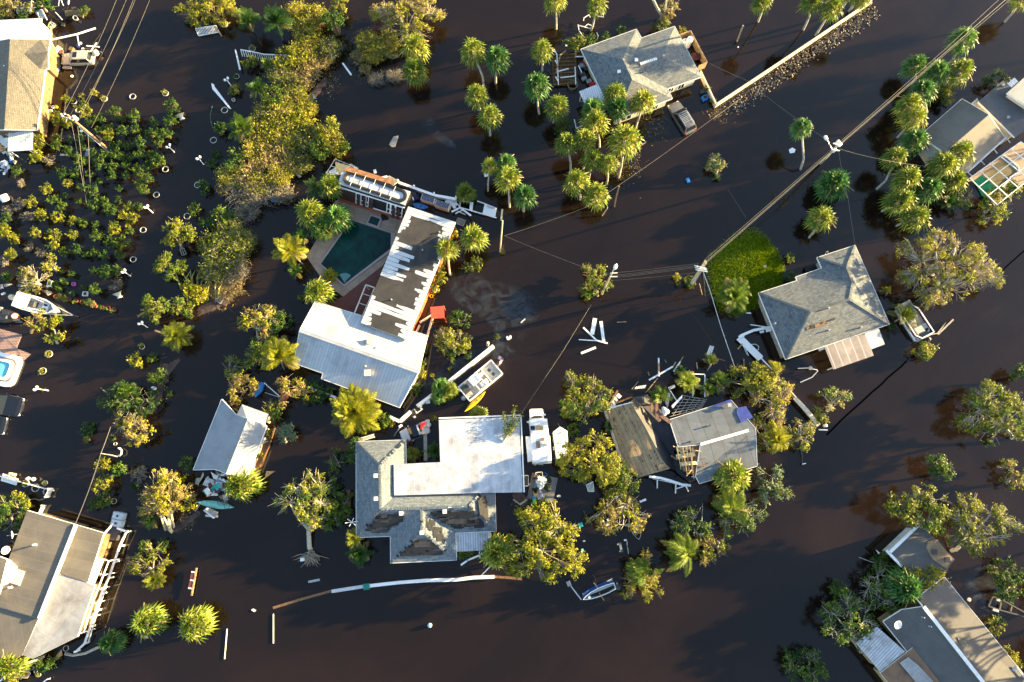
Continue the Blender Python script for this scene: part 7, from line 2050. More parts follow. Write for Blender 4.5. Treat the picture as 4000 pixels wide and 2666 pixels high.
# small builders
def rail(name,label,cat,mat,q,pts,w_=.14,hh=.14,group=None):
 k=MB()
 P_=[q(*p)for p in pts]
 for a,b in zip(P_[:-1],P_[1:]):k.beam(a,b,w_,hh)
 return tag(k.build(name,mat),label,cat,group)
def board(name,label,cat,mat,q,pts,th=.08,group=None,kindm=None):
 P_=[q(*p)for p in pts]
 return tag(MB().prism(P_,th).build(name,[mat]),label,cat,group)
def panel_sheet(name,label,cat,mat,q,pts,group=None):
 P_=[q(*p)for p in pts]
 if area2(P_)<0:P_=P_[::-1]
 return tag(MB().poly(P_).build(name,mat),label,cat,group)
def picket(name,label,q,a,b,h=1.,n=None,mat=K2,cat='fence',vis=None,group=None):
 A,B=q(*a,0),q(*b,0)
 t=thing(name,label,cat,A,group)
 L=(B-A).length;d=(B-A).normalized();n=n or max(3,int(L/.28))
 k=MB()
 for z in(h*.35,h*.8):k.beam(A+Vector((0,0,z)),B+Vector((0,0,z)),.06,.1)
 k.build('rail',mat,t)
 k=MB()
 for i in range(n+1):
  p=A+d*(L*i/n)
  k.box((p.x,p.y,h/2-.2),(.09,.05,h+.4),math.atan2(d.y,d.x))
 k.build('pickets',mat,t)
 for p in(A,B):MB().box((p.x,p.y,h/2-.1),(.14,.14,h+.4),math.atan2(d.y,d.x)).build('post',mat,t)
 return t
def flat_picket(label,q,pts,n,mat=K2,name='fallen_fence',cat='fence',group=None,z=None):
 P_=[q(*p)for p in pts]
 t=thing(name,label,cat,Vector((P_[0].x,P_[0].y,0)),group)
 k=MB()
 k.beam(P_[0],P_[1],.1,.1);k.beam(P_[3],P_[2],.1,.1);k.beam(P_[0],P_[3],.1,.1);k.beam(P_[1],P_[2],.1,.1)
 k.build('frame',mat,t)
 k=MB()
 for i in range(1,n):k.beam(P_[0].lerp(P_[1],i/n),P_[3].lerp(P_[2],i/n),.09,.03)
 k.build('slats',mat,t)
 return t
def pot(q,c,rpx,label,plant=None,col='pot_white',h=.55,group='white ring shaped planters',z=0.,ph=None,name='planter',tilt=None,lip=True):
 p=q(*c,.3);p.z=z-.45
 r=rpx*mpp(p)
 t=rthing(name,label,'planter',p,RNG.uniform(0,6),group,tilt or(0,0))
 MB().lathe((0,0,-.3),[(r*.6,0),(r*.85,.3),(r*.92,h+.1),(r,h+.22),(r,h+.32),(r*.88,h+.32),(r*.86,h+.12)],20).build('pot',col,t,False)
 MB().lathe((0,0,h-.16),[(r*.86,0),(r*.4,.04),(.01,.06)],16).build('soil','soil',t)
 if plant:
  o=link('plant',RNG.choice(SHR[plant]),t)
  s=(ph or .5)
  o.location=(r*.2,r*.1,h-.15);o.scale=(r*1.05,r*1.05,s)
 return t
def lampstand(q,heads,foot,label):
 F_=q(*foot,.05)
 hd=[q(*p,.7)for p in heads]
 m_=(hd[0]+hd[1])/2
 nk=F_.lerp(m_,.72)
 t=thing('garden_lamp',label,'garden lamp',F_,'toppled white twin garden lamps')
 MB().tube([F_,F_.lerp(nk,.5),nk],[.09,.055,.06],7).build('post',K0,t)
 for p in hd:
  MB().tube([nk,nk.lerp(p,.6)+Vector((0,0,.05)),p],.04,6).build('arm',K0,t)
  ax=(p-nk).normalized()
  MB().lathe(p,[(.05,-.12),(.16,-.02),(.19,.12),(.12,.26),(.02,.3)],12,0,ax).build('globe',K0,t,True)
 return t
q=Q('t0')
POTS=[((495,685),12,'white ring planter under golden leaves near the tan wall','gold'),((703,668),12,'white ring planter crossed by an overhead line','gold'),((897,652),12,'white ring planter alone above the nursery',None),((1120,630),12,'white ring planter holding a leaning yellow plant, right of the lone one','gold'),((1522,158),14,'white ring planter by the golden willow','olive'),((1712,325),13,'white ring planter at the broken white fence, top','bare'),((1605,515),11,'planter with a dark bush below the golden bush by the fence','green'),((1523,745),13,'white ring planter at the lower end of the floating white board',None),((1448,950),13,'white ring planter alone beside the dark palm',None),((1340,1255),13,'white ring planter left of a leafy shrub, lower right of nursery',None),((1120,1148),12,'white ring planter half hidden by a shrub at the nursery edge',None),((1058,1322),12,'white ring planter in front of olive shrubs, lower nursery edge',None),((1268,1468),13,'white ring planter beside a loose twiggy shrub',None),((968,1562),12,'white ring planter at the lowest right of the shrub rows',None),((525,745),10,'planter hidden among golden shrubs by the snapped pole',None)]
for c,r,lab,pl in POTS:pot(q,c,r,lab,pl)
q=Q('t4')
for c,r,lab,pl in[((900,195),12,'white ring planter right of the lower nursery',None),((325,840),14,'white ring planter with yellow plant right of the brick patio','gold'),((282,957),14,'white ring planter with yellow plant below the spa','gold'),((960,790),11,'white ring planter with leafy plant at the left bank','olive'),((778,1453),6,'tiny white round pot beside the bank golden tree',None)]:pot(q,c,r,lab,pl)
q=Q('t8')
for c,r,lab,pl in[((233,245),15,'white ring planter along the white picket, left of two empty ones',None),((310,270),14,'white ring planter along the white picket, right one at the corner',None),((165,215),14,'planter with bright yellow plant along the white picket','gold'),((297,212),10,'planter with small yellow plant on top of the white picket','gold'),((768,336),11,'white ring planter beside the dark shrub right of the cable',None),((440,1340),11,'white bucket planter at the lower corner of the dock',None),((350,1420),9,'small white pot under the white stained roof',None),((755,170),8,'small ring planter above the golden branching shrub',None),((255,1520),8,'white planter at the bottom left beside the hexagonal table','gold'),((205,1475),8,'grey planter left of the bottom left corner table',None),((235,1495),7,'cream planter between the corner table and the yellow plant',None)]:pot(q,c,r,lab,pl)
for f,c,lab in(('t0',(1228,790),'cream bowl planter tipped over, below the loose olive shrub'),('t4',(803,435),'cream bowl planter tipped over beside a white ring foot')):
 q=Q(f);p=q(*c,.3)
 t=rthing('pedestal_planter',lab,'planter',p,R(25),None,(R(-60),0))
 MB().lathe((0,0,0),[(.15,-.3),(.25,-.25),(.5,.1),(.66,.25),(.6,.25),(.45,.1)],18).build('bowl','cream',t,True)
 MB().lathe((0,0,-.55),[(.34,0),(.36,.1),(.18,.25)],16).build('foot',K0,t)
q=Q('t0')
lampstand(q,((1535,548),(1550,538)),(1574,586),'twin white garden lamp by the top of the floating white board')
lampstand(q,((1140,1005),(1155,992)),(1188,1038),'twin white garden lamp right of the nursery, upper')
lampstand(q,((1345,1085),(1360,1075)),(1388,1123),'twin white garden lamp beside a low floating plant')
lampstand(q,((990,1415),(1005,1408)),(1042,1451),'twin white garden lamp at the lower nursery edge')
q=Q('t4')
lampstand(q,((835,288),(850,275)),(892,314),'twin white garden lamp above the tipped cream bowl')
lampstand(q,((950,638),(968,630)),(1005,662),'twin white garden lamp left of the round green tree')
lampstand(q,((240,1085),(256,1072)),(330,1092),'twin white garden lamp lying below the spa in sunlit water')
q=Q('z3')
for i,(x,y,k_,lab)in enumerate([(860,430,None,'first red pot of the row, empty'),(965,455,'dark','second red pot of the row'),(1055,470,'dark','third red pot of the row'),(1165,500,'g','fourth red pot of the row, tall grass'),(1265,515,'g','fifth red pot of the row, tall grass'),(1370,545,'dark','sixth red pot of the row'),(1455,575,'bare','seventh red pot of the row, bare stems'),(1570,605,'g','eighth red pot of the row, grass'),(1660,610,'g','ninth red pot of the row, grass'),(1745,632,'g','last red pot of the row at its right end')]):
 p=q(x,y,.2);p.z=0
 t=rthing('flower_pot',lab+' beside the white boat','flower pot',p,i,'red flower pots beside the boat')
 MB().lathe((0,0,-.3),[(.22,0),(.27,.55),(.31,.56),(.31,.64),(.25,.64),(.24,.5)],14).build('pot','pot_red',t)
 MB().lathe((0,0,.16),[(.24,0),(.01,.03)],12).build('soil','soil',t)
 if k_:
  o=link('plant',GRS[i%3]if k_=='g'else SHR[k_][0],t)
  o.location=(-.12,.15,.2);s=.55 if k_!='g'else .8;o.scale=(s,s,.7)
for x,y,s,lab in[(945,310,1.1,'large grey green grass tuft behind the red pots'),(1040,220,1.3,'tall bright grass by the pink pot'),(1140,390,1.,'grey green grass tuft beside the white tray'),(1110,100,.8,'green grass tuft above the pink pot'),(430,240,1.,'spiky olive tuft beside the blue bags')]:
 o=link('grass_tuft',GRS[RNG.randrange(3)]);p=q(x,y+20,0);o.location=p;o.scale=(s,s,s*.9);tag(o,lab,'grass')
for x,y,r,k_,lab in[(155,145,22,'green','round dark green clipped bush left of the trailered boat'),(850,240,18,K29,'dark plants behind the first red pots'),(1320,305,13,'green','small green plant above the white tray'),(1260,290,10,'olive','tiny olive plant above the white tray'),(540,210,22,K29,'dark growth at the foot of the half bare tree')]:
 shrub(q,(x,y),r,lab,k_,.8 if r>15 else .5)
def crate(q,c,w_,l_,h_,rz,label,mat,name='crate',z=.1,hollow=True,inner='soil',cat='crate'):
 p=q(*c,z+h_);p.z=z-.1
 t=rthing(name,label,cat,p,rz)
 k=MB();a,b=w_/2,l_/2
 if hollow:
  for(x,y,sx,sy)in((0,b,w_,.07),(0,-b,w_,.07),(a,0,.07,l_-.07),(-a,0,.07,l_-.07)):k.box((x,y,h_/2),(sx,sy,h_))
  k.build('sides',mat,t)
  MB().box((0,0,h_*.35),(w_-.07,l_-.07,h_*.6)).build('filling',inner,t)
 else:
  k.box((0,0,h_/2),(w_,l_,h_));k.build('box',mat,t,False,.03)
  MB().box((0,0,h_+.02),(w_*1.04,l_*1.04,.05)).build('lid',mat,t,False,.015)
 return t
crate(q,(1290,380),.6,.55,.3,0,'square white tray of soil behind the red pots',K0,'tray',cat='tray')
crate(q,(1110,230),.35,.4,.35,.1,'small pink pot beside the tall grass','pink','tub',cat='tub')
t=thing('plastic_chair','green and white plastic garden chair lying beside the half bare tree','chair',q(755,225))
A=[q(735,160,.6),q(795,190,.6),q(780,275,.35),q(712,275,.35)]
MB().prism(A,.06).build('backrest',K0,t)
MB().prism([a.lerp(sum(A,Vector())/4,.3)+Vector((0,0,.03))for a in A],.04).build('cushion','leafy_green',t)
for p in A:MB().beam(p,(p.x,p.y,-.3),.06,.06).build('leg',K0,t)
heap('bag','pile of pinkish stones or bags beside the plastic chair','bag',q(745,370,.1),.5,.3,.3,'stone',12,-.4)
heap('bag','bright blue bag left of the trailered boat','bag',q(315,260,.1),.35,.25,.25,K15,13)
heap('plastic_sheet','pale plastic sheet afloat at the left edge','plastic sheet',q(110,255,.05),.55,.2,.12,K4,14,.2)
heap('plastic_sheet','crumpled grey plastic at the left edge by the boat','plastic sheet',q(20,285,.05),.3,.35,.15,K4,15)
board('box','small white box afloat at the left edge','box',K0,q,[(8,385,.25),(60,360,.25),(76,378,.25),(22,405,.25)],.3)
rail('stick','pair of dark boards beside the pile of stones','board',K12,q,[(590,320,.1),(650,330,.12),(710,375,.1)],.2,.06)
bp=MB().prism([q(-60,905,.05),(q(335,1015,.05)),q(262,1190,.05),q(260,1225,.05),q(560,1345,-.02),q(420,1480,-.02),q(260,1640,-.03),q(-60,1640,-.03)],.5).build('patio','brick_paving')
tag(bp,kind=K21)
q4=Q('z4')
c=q4(20,110,.3);c.z=0
t=rthing('spa','white rimmed round cornered spa pool with light blue water at the left edge','spa',c,R(-12))
def rrect(hx,hy,r,z,n=6):
 out=[]
 for cx,cy,a0 in((hx-r,hy-r,0),(-hx+r,hy-r,90),(-hx+r,-hy+r,180),(hx-r,-hy+r,270)):
  for k in range(n+1):
   a=R(a0+90*k/n);out.append(Vector((cx+r*math.cos(a),cy+r*math.sin(a),z)))
 return out
def rring(o_,i_,h_,name,mat):
 mb=MB();n=len(o_)
 for k in range(n):
  j=(k+1)%n;dz=Vector((0,0,h_))
  mb.poly([o_[k],o_[j],i_[j],i_[k]]);mb.poly([o_[k]-dz,o_[j]-dz,o_[j],o_[k]]);mb.poly([i_[j]-dz,i_[k]-dz,i_[k],i_[j]])
 mb.build(name,mat,t)
rring(rrect(2.35,2.15,1.,.35),rrect(1.8,1.62,.8,.35),.5,'outer_wall',K0)
rring(rrect(1.8,1.62,.8,.25),rrect(1.5,1.35,.7,.25),.3,'brick_band','coping')
rring(rrect(1.5,1.35,.7,.55),rrect(1.15,1.02,.5,.55),.5,'rim',K0)
MB().prism(rrect(1.15,1.02,.5,.42),.3).build('water','spa_blue',t)
# fences, walls, docks
q=Q('p')
def wall(name,label,cat,mat,pts,h=1.,w_=.2,cap=None,q=q):
 P_=[q(x,y,h)for x,y in pts]
 t=thing(name,label,cat,Vector((P_[0].x,P_[0].y,0)))
 k=MB()
 for a,b in zip(P_[:-1],P_[1:]):
  k.beam(a-Vector((0,0,h/2+.4)),b-Vector((0,0,h/2+.4)),w_,h+.8)
 k.build('wall_body',mat,t)
 if cap:
  k=MB()
  for a,b in zip(P_[:-1],P_[1:]):k.beam(a+Vector((0,0,.03)),b+Vector((0,0,.03)),w_*1.5,.08)
  k.build('coping',cap,t)
 return t
wall('garden_wall','long tan garden wall running to the top edge from the grove house','wall','cream',[(2737,278),(2798,408),(3002,273),(3405,3),(3380,-20)],.9,.14,'cream')
k=[]
gg=np.random.default_rng(31)
mi=[]
for i in range(1500):
 f=gg.random()**.8
 a=Vector(q(2815,418,0)).lerp(Vector(q(3400,18,0)),f)
 off=q(3020,300,0)-q(3000,273,0)
 p=a+off.normalized()*gg.uniform(.3,1.9)*(1 if gg.random()>.2 else 1.4)+Vector((gg.normal()*.3,gg.normal()*.3,.03+gg.random()*.1))
 k.append(leaf_quads(np.array([tuple(p)]),np.array([[0,0,1.]]),.17,gg)[0]);mi.append(0 if gg.random()<.6 else 1)
o=link('leaf_litter',quad_mesh('leaf_litter',np.array(k),['bark','bark_dark'],mi));tag(o,'drift of dead leaves floating along the long tan wall','leaf litter',kind='stuff')
k=[];mi=[]
for cx,cy,sx,sy,n in[(2560,500,60,45,260),(2800,440,40,30,200),(2480,640,40,60,160),(1290,310,30,60,200),(1210,480,30,60,120),(850,1200,50,14,120),(640,1480,14,90,160),(1460,300,60,20,200),(3600,480,30,30,90),(3560,640,20,20,60),(2420,660,30,40,200),(730,2040,30,30,120),(2040,1960,30,20,120),(1130,700,30,60,120)]:
 for i in range(n//2):
  p=q(cx+gg.normal()*sx*.6,cy+gg.normal()*sy*.6,.02)
  if gg.random()<.5:
   k.append(leaf_quads(np.array([tuple(p)]),np.array([[0,0,1.]]),.12,gg,.5,.3)[0]);mi.append(0)
  else:
   a=gg.uniform(0,6.3);L=gg.uniform(.15,.6);d=Vector((math.cos(a),math.sin(a),0))*L;s_=Vector((-d.y,d.x,0))/L*.012
   k.append([tuple(p-d-s_),tuple(p-d+s_),tuple(p+d+s_+Vector((0,0,.05))),tuple(p+d-s_+Vector((0,0,.05)))]);mi.append(1)
o=link('floating_debris',quad_mesh('floating_debris',np.array(k),['leaf_dry','bark_dark'],mi));tag(o,'scattered twigs and leaf bits floating on the water','debris',kind='stuff')
q=Q('y6')
wall('wooden_fence','tan wooden fence enclosing the tanks right of the grove house','fence','wood',[(1592,240),(1706,200),(1890,550),(1796,590)],1.4,.1,None,q)
for(x,y),h_,lab in(((1640,325),1.2,'squat white tank against the roof inside the wooden fence'),((1690,315),1.9,'tall white tank inside the wooden fence')):
 p=q(x,y,h_*.6);p.z=-.2
 t=thing('water_tank',lab,'tank',p);ORG[t.name]=Vector((0,0,0))
 MB().lathe((0,0,0),[(.44,0),(.46,h_-.15),(.4,h_),(.1,h_+.06)],18).build('tank_body',K0,t,True)
 MB().lathe((0,0,h_+.05),[(.1,0),(.1,.08)],10).build('cap',K4,t)
heap('scooter_heap','red and black heap of garden tools inside the wooden fence','tools',q(1760,500,.2),.8,.6,.7,'red_dark',21)
bpy.data.objects['scooter_heap'].name='tool_heap'
crate(q,(1870,935),.7,.6,.6,.4,'blue storage tub by the foot of the yard wall',K15,'tub',.1,cat='tub')
crate(q,(1850,870),.7,.5,.5,.2,'black storage tub above the blue one',K6,'tub',.1,False,cat='tub')
t=thing('timber_dock','overturned brown timber dock section with dark joists left of the grove house','dock',q(300,640))
MB().prism([q(165,465,.25),q(425,455,.25),q(432,800,.25),(q(178,815,.25))],.15).build('decking','dock_ochre',t)
k=MB()
for f in np.linspace(.03,.97,9):k.beam(q(165,465,.4).lerp(q(178,815,.4),f),q(425,455,.4).lerp(q(432,800,.4),f),.12,.2)
for f in(0.,.33,.66,1):k.beam(q(165,465,.36).lerp(q(425,455,.36),f),q(178,815,.36).lerp(q(432,800,.36),f),.1,.14)
k.build('joists',K12,t)
G4='white broken porch timbers'
for pts,lab in[([(185,408,.8),(215,470,.8),(232,805,.7)],'long white post lying along the left of the timber dock'),([(232,655,.9),(345,625,.9)],'short white brace across the upper half of the timber dock'),([(255,725,.8),(405,710,.9),(425,690,.9)],'white brace across the lower half of the timber dock'),([(416,605,.9),(425,800,.8)],'white post along the right of the timber dock'),([(195,530,.8),(228,590,.8)],'small white angle piece on the upper left dock'),([(200,715,.8),(232,770,.8)],'small white angle piece on the lower left dock'),([(455,590,1.),(492,670,1.)],'white post leaning between the dock and the house'),([(408,1190,1.2),(430,1290,1.2),(510,1255,1.2)],'white pipe frame standing above the palm grove'),([(415,440,1.),(470,425,1.)],'white post end by the upper left house corner'),([(420,492,1.),(515,490,1.2)],'white rail joining the house wall near the dock')]:
 rail('timber',lab,'timber',K0,q,pts,.13,.13,G4)
rail('branch','grey crooked branch lying over the timber dock','branch','twig',q,[(205,680,.8),(230,560,.9),(255,470,.9),(320,420,.7)],.16,.14)
rail('branch','dark crooked branch floating left of the timber dock','branch','bark_dark',q,[(120,640,.1),(150,690,.2),(210,690,.1)],.08,.08)
for(x,y),m,lab in[((500,580),K4,'grey chair cushion beside the house wall, upper'),((545,610),K6,'dark box beside the house wall, right'),((520,725),K4,'grey box beside the house wall, lower'),((575,755),K4,'grey seat under the roof edge, lower right'),((505,680),K6,'dark seat left under the roof edge'),((535,560),K22,'red object tucked under the roof edge'),((605,790),K22,'red bucket near the flat porch roof'),((270,1225),K22,'red float by the leaf crowns left of the grove')]:
 crate(q,(x,y),.7,.55,.35,RNG.uniform(0,1),lab,m,'box',.2,False,cat='box')
o=MB();c=q(390,815,.4)
for i in range(10):a=R(36*i);o.tube([c+Vector((.5*math.cos(a),.5*math.sin(a),-.5)),c+Vector((.75*math.cos(a),.6*math.sin(a),.3))],.03,4)
for z_,f in((.3,1),(0,.87),(-.3,.75)):o.tube([c+Vector((.78*f*math.cos(a),.63*f*math.sin(a),z_))for a in np.linspace(0,6.283,15)],.035,4,0,False)
tag(o.build('wire_basket','twig'),'brown wire basket at the lower end of the timber dock','basket')
board('board','white square tile afloat by the dock top','board',K0,q,[(310,352,.1),(328,350,.1),(330,374,.1),(312,376,.1)])
for pts,lab in[([(510,92,.6),(515,60,.8),(575,22,.8),(585,55,.7)],'bent white pipe frame left of the top palm trunk'),([(668,40,.9),(735,52,.9),(728,8,.9),(690,5,.8)],'bent white pipe frame right of the top palm trunk'),([(600,320,.3),(510,270,.4),(460,200,.5),(450,135,.5),(480,150,.5),(590,180,.5),(520,165,.5),(560,128,.5),(625,158,.4)],'tangled white swing frame below the top palm'),([(660,225,.3),(675,260,.4),(668,290,.2)],'curved white pipe by the upper roof edge')]:
 k=MB().tube([q(*p)for p in pts],.06,6);tag(k.build('bent_pipe',K0),lab,'pipe frame')
q=Q('t2')
rail('branch','thick pale trunk of the forked dead tree, left fork','tree trunk',K7,q,[(1030,130,.2),(990,60,2.5),(960,0,4.5),(945,-40,6)],.3,.3)
rail('branch','thick pale trunk of the forked dead tree, right fork','tree trunk',K7,q,[(1030,130,.2),(1045,60,2.5),(1050,0,4.5),(1052,-40,6)],.25,.25)
bpy.data.objects['branch.002'].name='dead_tree_fork'
rail('mooring_post','pale slanting post alone in the street water','post','wood',q,[(1530,285,0),(1550,235,1),(1573,175,2.2)],.22,.22)
rail('stump','brown snapped post at the lower end of the palm grove','post','wood_pole',q,[(697,1410,0),(710,1340,1.2),(730,1268,2.4)],.2,.2)
rail('stake','yellow stake slanting beside the brown snapped post','stake','wood',q,[(612,1470,0),(650,1415,.9)],.12,.12)
crate(q,(1200,1225),.4,.65,.4,.3,'blue and white cooler floating in the street',K15,'cooler',0.,False,cat='cooler')
board('debris_bit','white scrap afloat right of the slanting post','debris',K0,q,[(1536,316,.08),(1544,316,.08),(1543,325,.08),(1535,324,.08)])
rail(K31,'pale driftwood plank on the street near the grove',K31,'wood',q,[(880,990,.05),(915,965,.1)],.15,.06)
q=Q('t3')
board('plastic_bag','white plastic scraps floating below the lone green palm','debris',K0,q,[(142,1020,.1),(165,1005,.15),(188,1018,.1),(180,1040,.1),(150,1044,.1)],.06)
q=Q('t6')
G5='white frames sunk in the street'
for pts,w_,lab in[([(485,662,.05),(575,750,.08),(650,770,.08)],.22,'bent white gutter piece forming the base of the sunken frame'),([(605,620,0.),(625,765,.06)],.42,'white narrow board standing on the sunken frame, right'),([(565,600,-0.),(545,710,.06)],.55,'white tapering board on the sunken frame, middle'),([(455,745,.03),(575,752,.04)],.12,'thin white rail left of the sunken frame'),([(470,838,.06),(570,798,.02)],.3,'white ribbed base below the sunken frame')]:
 rail(K23,lab,'board',K2,q,pts,w_,.06,G5)
rail(K31,'thin brown stick right of the sunken frame',K31,'wood',q,[(715,627,.03),(780,623,.05)],.1,.05)
rail(K23,'short white batten in the oil sheen','board',K0,q,[(60,630,.05),(90,603,.08)],.1,.05)
for pts,w_,m,lab in[([(932,1020,.2),(1095,928,.25)],.22,K0,'long white board of the crossed pair'),([(998,870,.15),(1000,995,.3)],.2,K0,'upright white board of the crossed pair'),([(1000,905,.36),(1001,960,.38)],.2,K12,'rusty brown board on the crossed pair'),([(1095,928,.2),(1115,898,.2)],.16,'wood','brown stub at the end of the crossed white board'),([(1100,962,.1),(1145,895,.15)],.18,K2,'white slanting board right of the crossed pair'),([(1145,895,.1),(1165,860,0)],.1,'wood','brown tip beyond the white slanting board'),([(1255,900,0),(1262,945,.4)],.12,'wood','short stake above the ruined house rafters'),([(1578,875,.6),(1580,925,0)],.16,'wood','tan stake between white fence and ruined house'),([(815,1082,.05),(860,1030,.05)],.1,'wood','thin plank left of the floating lattice'),([(910,1105,.05),(990,1010,.1)],.1,'wood','thin plank right of the floating lattice'),([(655,1200,.5),(720,1090,.3)],.22,K12,'rusty board leaning at the plywood roof corner'),([(660,1210,.5),(705,1185,.4)],.3,K0,'white board at the plywood roof corner'),([(700,1180,.2),(820,1135,.2)],.22,K12,'brown board along the top of the plywood roof'),([(1040,880,.1),(1050,905,.1)],.2,K6,'dark scrap above the crossed white boards'),([(925,965,.1),(935,990,.1)],.2,K12,'brown scrap left of the crossed boards'),([(1370,865,0.),(1450,890,.03)],.14,K12,'brown sunken plank near the small lattice')]:
 rail('plank',lab,'plank',m,q,pts,w_,.07,'planks scattered above the ruined house')
for pts,lab in[([(1322,845,.05),(1345,785,.02),(1375,790,.02),(1358,852,.08)],'small white lattice strip standing in water below the lawn palms'),([(840,1065,.06),(915,1052,.06),(905,1075,.06),(835,1082,.06)],'brown stained lattice floating above the plywood roof'),([(1062,1070,1.2),(1105,1050,1.2),(1112,1070,1.),(1070,1088,1.)],'white lattice scrap behind the blown palm'),([(1040,1170,.6),(1065,1100,1.6),(1078,1110,1.6),(1060,1220,.6)],'white lattice hanging by the blown yellow green palm')]:
 panel_sheet('trellis',lab,K25,K25,q,pts,'broken lattice panels')
for x,y,lab in[(727,1128,'white scrap sheet above the plywood roof, upper'),(703,1152,'white scrap sheet above the plywood roof, middle'),(695,1170,'white scrap sheet above the plywood roof, lower')]:
 p=q(x,y,.2);tag(MB().box(p,(.5,.6,.06),RNG.uniform(0,1)).build('scrap_sheet',K0),lab,'debris')
for pts,lab in[([(1215,978,1.5),(1312,982,1.5),(1312,1135,1.2)],'white corner frame standing behind the rafters'),([(1262,1058,1.4),(1310,1062,1.4)],'white cross rail of the corner frame'),([(1075,1090,1.6),(1120,1160,1.2)],'white strut leaning by the blown palm'),([(1232,985,1.4),(1230,1130,1.2)],'left upright of the white corner frame')]:
 rail('frame_rail',lab,'frame',K0,q,pts,.12,.12)
board('metal_sheet','bent white metal sheet leaning on the bare rafters','sheet',K0,q,[(1085,1195,1.8),(1160,1120,2.2),(1158,1140,2.1),(1095,1212,1.7)],.04)
k=MB()
for x0,y0,x1,y1_,w_ in[(945,1210,1080,1310,.5),(985,1180,985,1290,.35),(950,1175,950,1240,.25),(950,1230,1010,1300,.2),(1000,1270,1070,1310,.25)]:k.beam(q(x0,y0,2.4),q(x1,y1_,2.6),w_,.15)
tag(k.build('broken_truss','maroon_wood'),'broken reddish brown roof truss lying beside the blown palm','roof truss')
heap('debris_heap','white torn cloth and pipes at the foot of the blown palm','debris',q(1040,1235,2.2),.5,.6,.5,K0,33)
q=Q('x1')
t=thing('vinyl_fence','broken white vinyl fence bending round the left end of the right house','fence',q(130,1110))
k=MB()
for a,b,w_ in[((102,1115,.5),(340,1350,.5),.95),((120,1100,.9),(260,1040,.9),.35),((260,1040,.9),(465,1000,.9),.35)]:
 k.beam(q(*a),q(*b),w_,.1)
k.build('panel',K0,t)
k=MB();k.beam(q(100,1115,.6),q(160,1095,.9),.3,.5);k.beam(q(190,1215,.6),q(215,1200,.6),1.,.16);k.beam(q(310,1360,.6),q(350,1335,.6),.25,.25);k.build('post',K0,t)
rail('rail','white top rail running from the vinyl fence to the golden palm','rail',K0,q,[(345,1345,.7),(465,1470,.9)],.14,.14)
rail('rail','thin white rail above the broken vinyl fence','rail',K0,q,[(228,978,.6),(380,1000,.9)],.1,.1)
rail(K23,'white board under the left eave of the right house, upper','board',K0,q,[(395,1045,.6),(455,1030,.8)],.4,.1)
rail(K23,'white board under the left eave of the right house, lower','board',K0,q,[(330,1062,.5),(375,1050,.6)],.3,.1)
panel_sheet('trellis','white lattice strip fallen beside the vinyl fence',K25,K25,q,[(130,1180,.1),(160,1185,.3),(215,1320,.1),(190,1310,.05)],'broken lattice panels')
panel_sheet('trellis','white lattice lying along the upper vinyl fence',K25,K25,q,[(270,1030,.4),(390,990,.5),(400,1010,.5),(280,1045,.4)],'broken lattice panels')
k=MB().tube([q(230,1195,.2),q(280,1190,.2),q(318,1215,.2),q(315,1250,.2),q(290,1258,.15)],.05,6);tag(k.build('hose',K2),'curled white hose beside the vinyl fence','hose')
rail('stake','yellow stake leaning at the fence lattice','stake','wood',q,[(90,1245,.1),(140,1185,.7)],.16,.12)
rail('plank','small white plank on the lawn edge','plank',K0,q,[(182,848,.1),(235,852,.12)],.16,.06)
board('flat_stone','pinkish flat stone on the green lawn','stone','stone',q,[(375,325,.42),(400,320,.42),(408,350,.42),(372,352,.42)],.06)
crate(q,(985,342),.5,.6,.5,.3,'white box at the inner corner of the right house roof',K0,'box',.2,False,cat='box')
k=MB().tube([q(1045,215,.5),q(1060,180,1.),q(1078,178,1.),q(1075,195,.8)],.07,6);tag(k.build('pipe_bend','cream'),'cream bent pipe above the right house roof edge','pipe')
k=MB().prism([q(830,345,.5),q(960,310,.5),q(1000,355,.5),q(880,395,.5),q(830,395,.5)],.1);tag(k.build(K26,K14),'black tarpaulin in the notch above the right house',K26)
rail('rail','white gutter end hanging at the brown porch','gutter',K0,q,[(975,1255,1.8),(1035,1222,2.1)],.2,.12)
q=Q('t7')
k=MB().tube([q(203,940,.5),q(270,938,.6),q(330,950,.6),q(340,958,.6),q(300,1000,.3),(q(220,1035,.05))],.06,6);tag(k.build('bent_pipe',K0),'bent white pipe left of the brown porch roof','pipe')
tag(MB().lathe(q(285,940,.4),[(.2,0),(.28,.2),(.2,.4)],12).build('float','cream',None,True),'round cream float on the bent white pipe','float')
wall('fence_wall','pale yellow fence wall slanting down from the golden palm','fence','cream',[(70,1000),(190,1135),(345,1325)],.8,.12,None,q)
rail('rail','cream cap board on the lower slanting fence wall','board','cream',q,[(180,1140,.9),(270,1235,.9),(345,1328,.8)],.55,.1)
o=MB().lathe(q(390,1330,.3),[(.2,-.3),(.22,.2),(.05,.35)],12).build('bucket',K0);tag(o,'white bucket at the tip of the slanting fence wall','bucket')
rail('post','white fence post fallen by the bucket','post',K0,q,[(345,1358,.1),(405,1360,.2)],.14,.1)
k=MB();pts=[q(x,y,-.09)for x,y in[(395,1395),(500,1290),(640,1165),(770,1050),(860,965),(940,890)]]  # two runs of near-black tube, mostly below the water surface
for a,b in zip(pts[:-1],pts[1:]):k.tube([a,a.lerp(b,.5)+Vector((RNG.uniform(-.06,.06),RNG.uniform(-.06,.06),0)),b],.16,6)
tag(k.build('sunken_streak','streak_black'),'dark sunken boom line running up to the right pontoon boat','boom')
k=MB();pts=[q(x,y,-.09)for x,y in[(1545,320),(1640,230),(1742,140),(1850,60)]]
for a,b in zip(pts[:-1],pts[1:]):k.tube([a,b],.14,6)
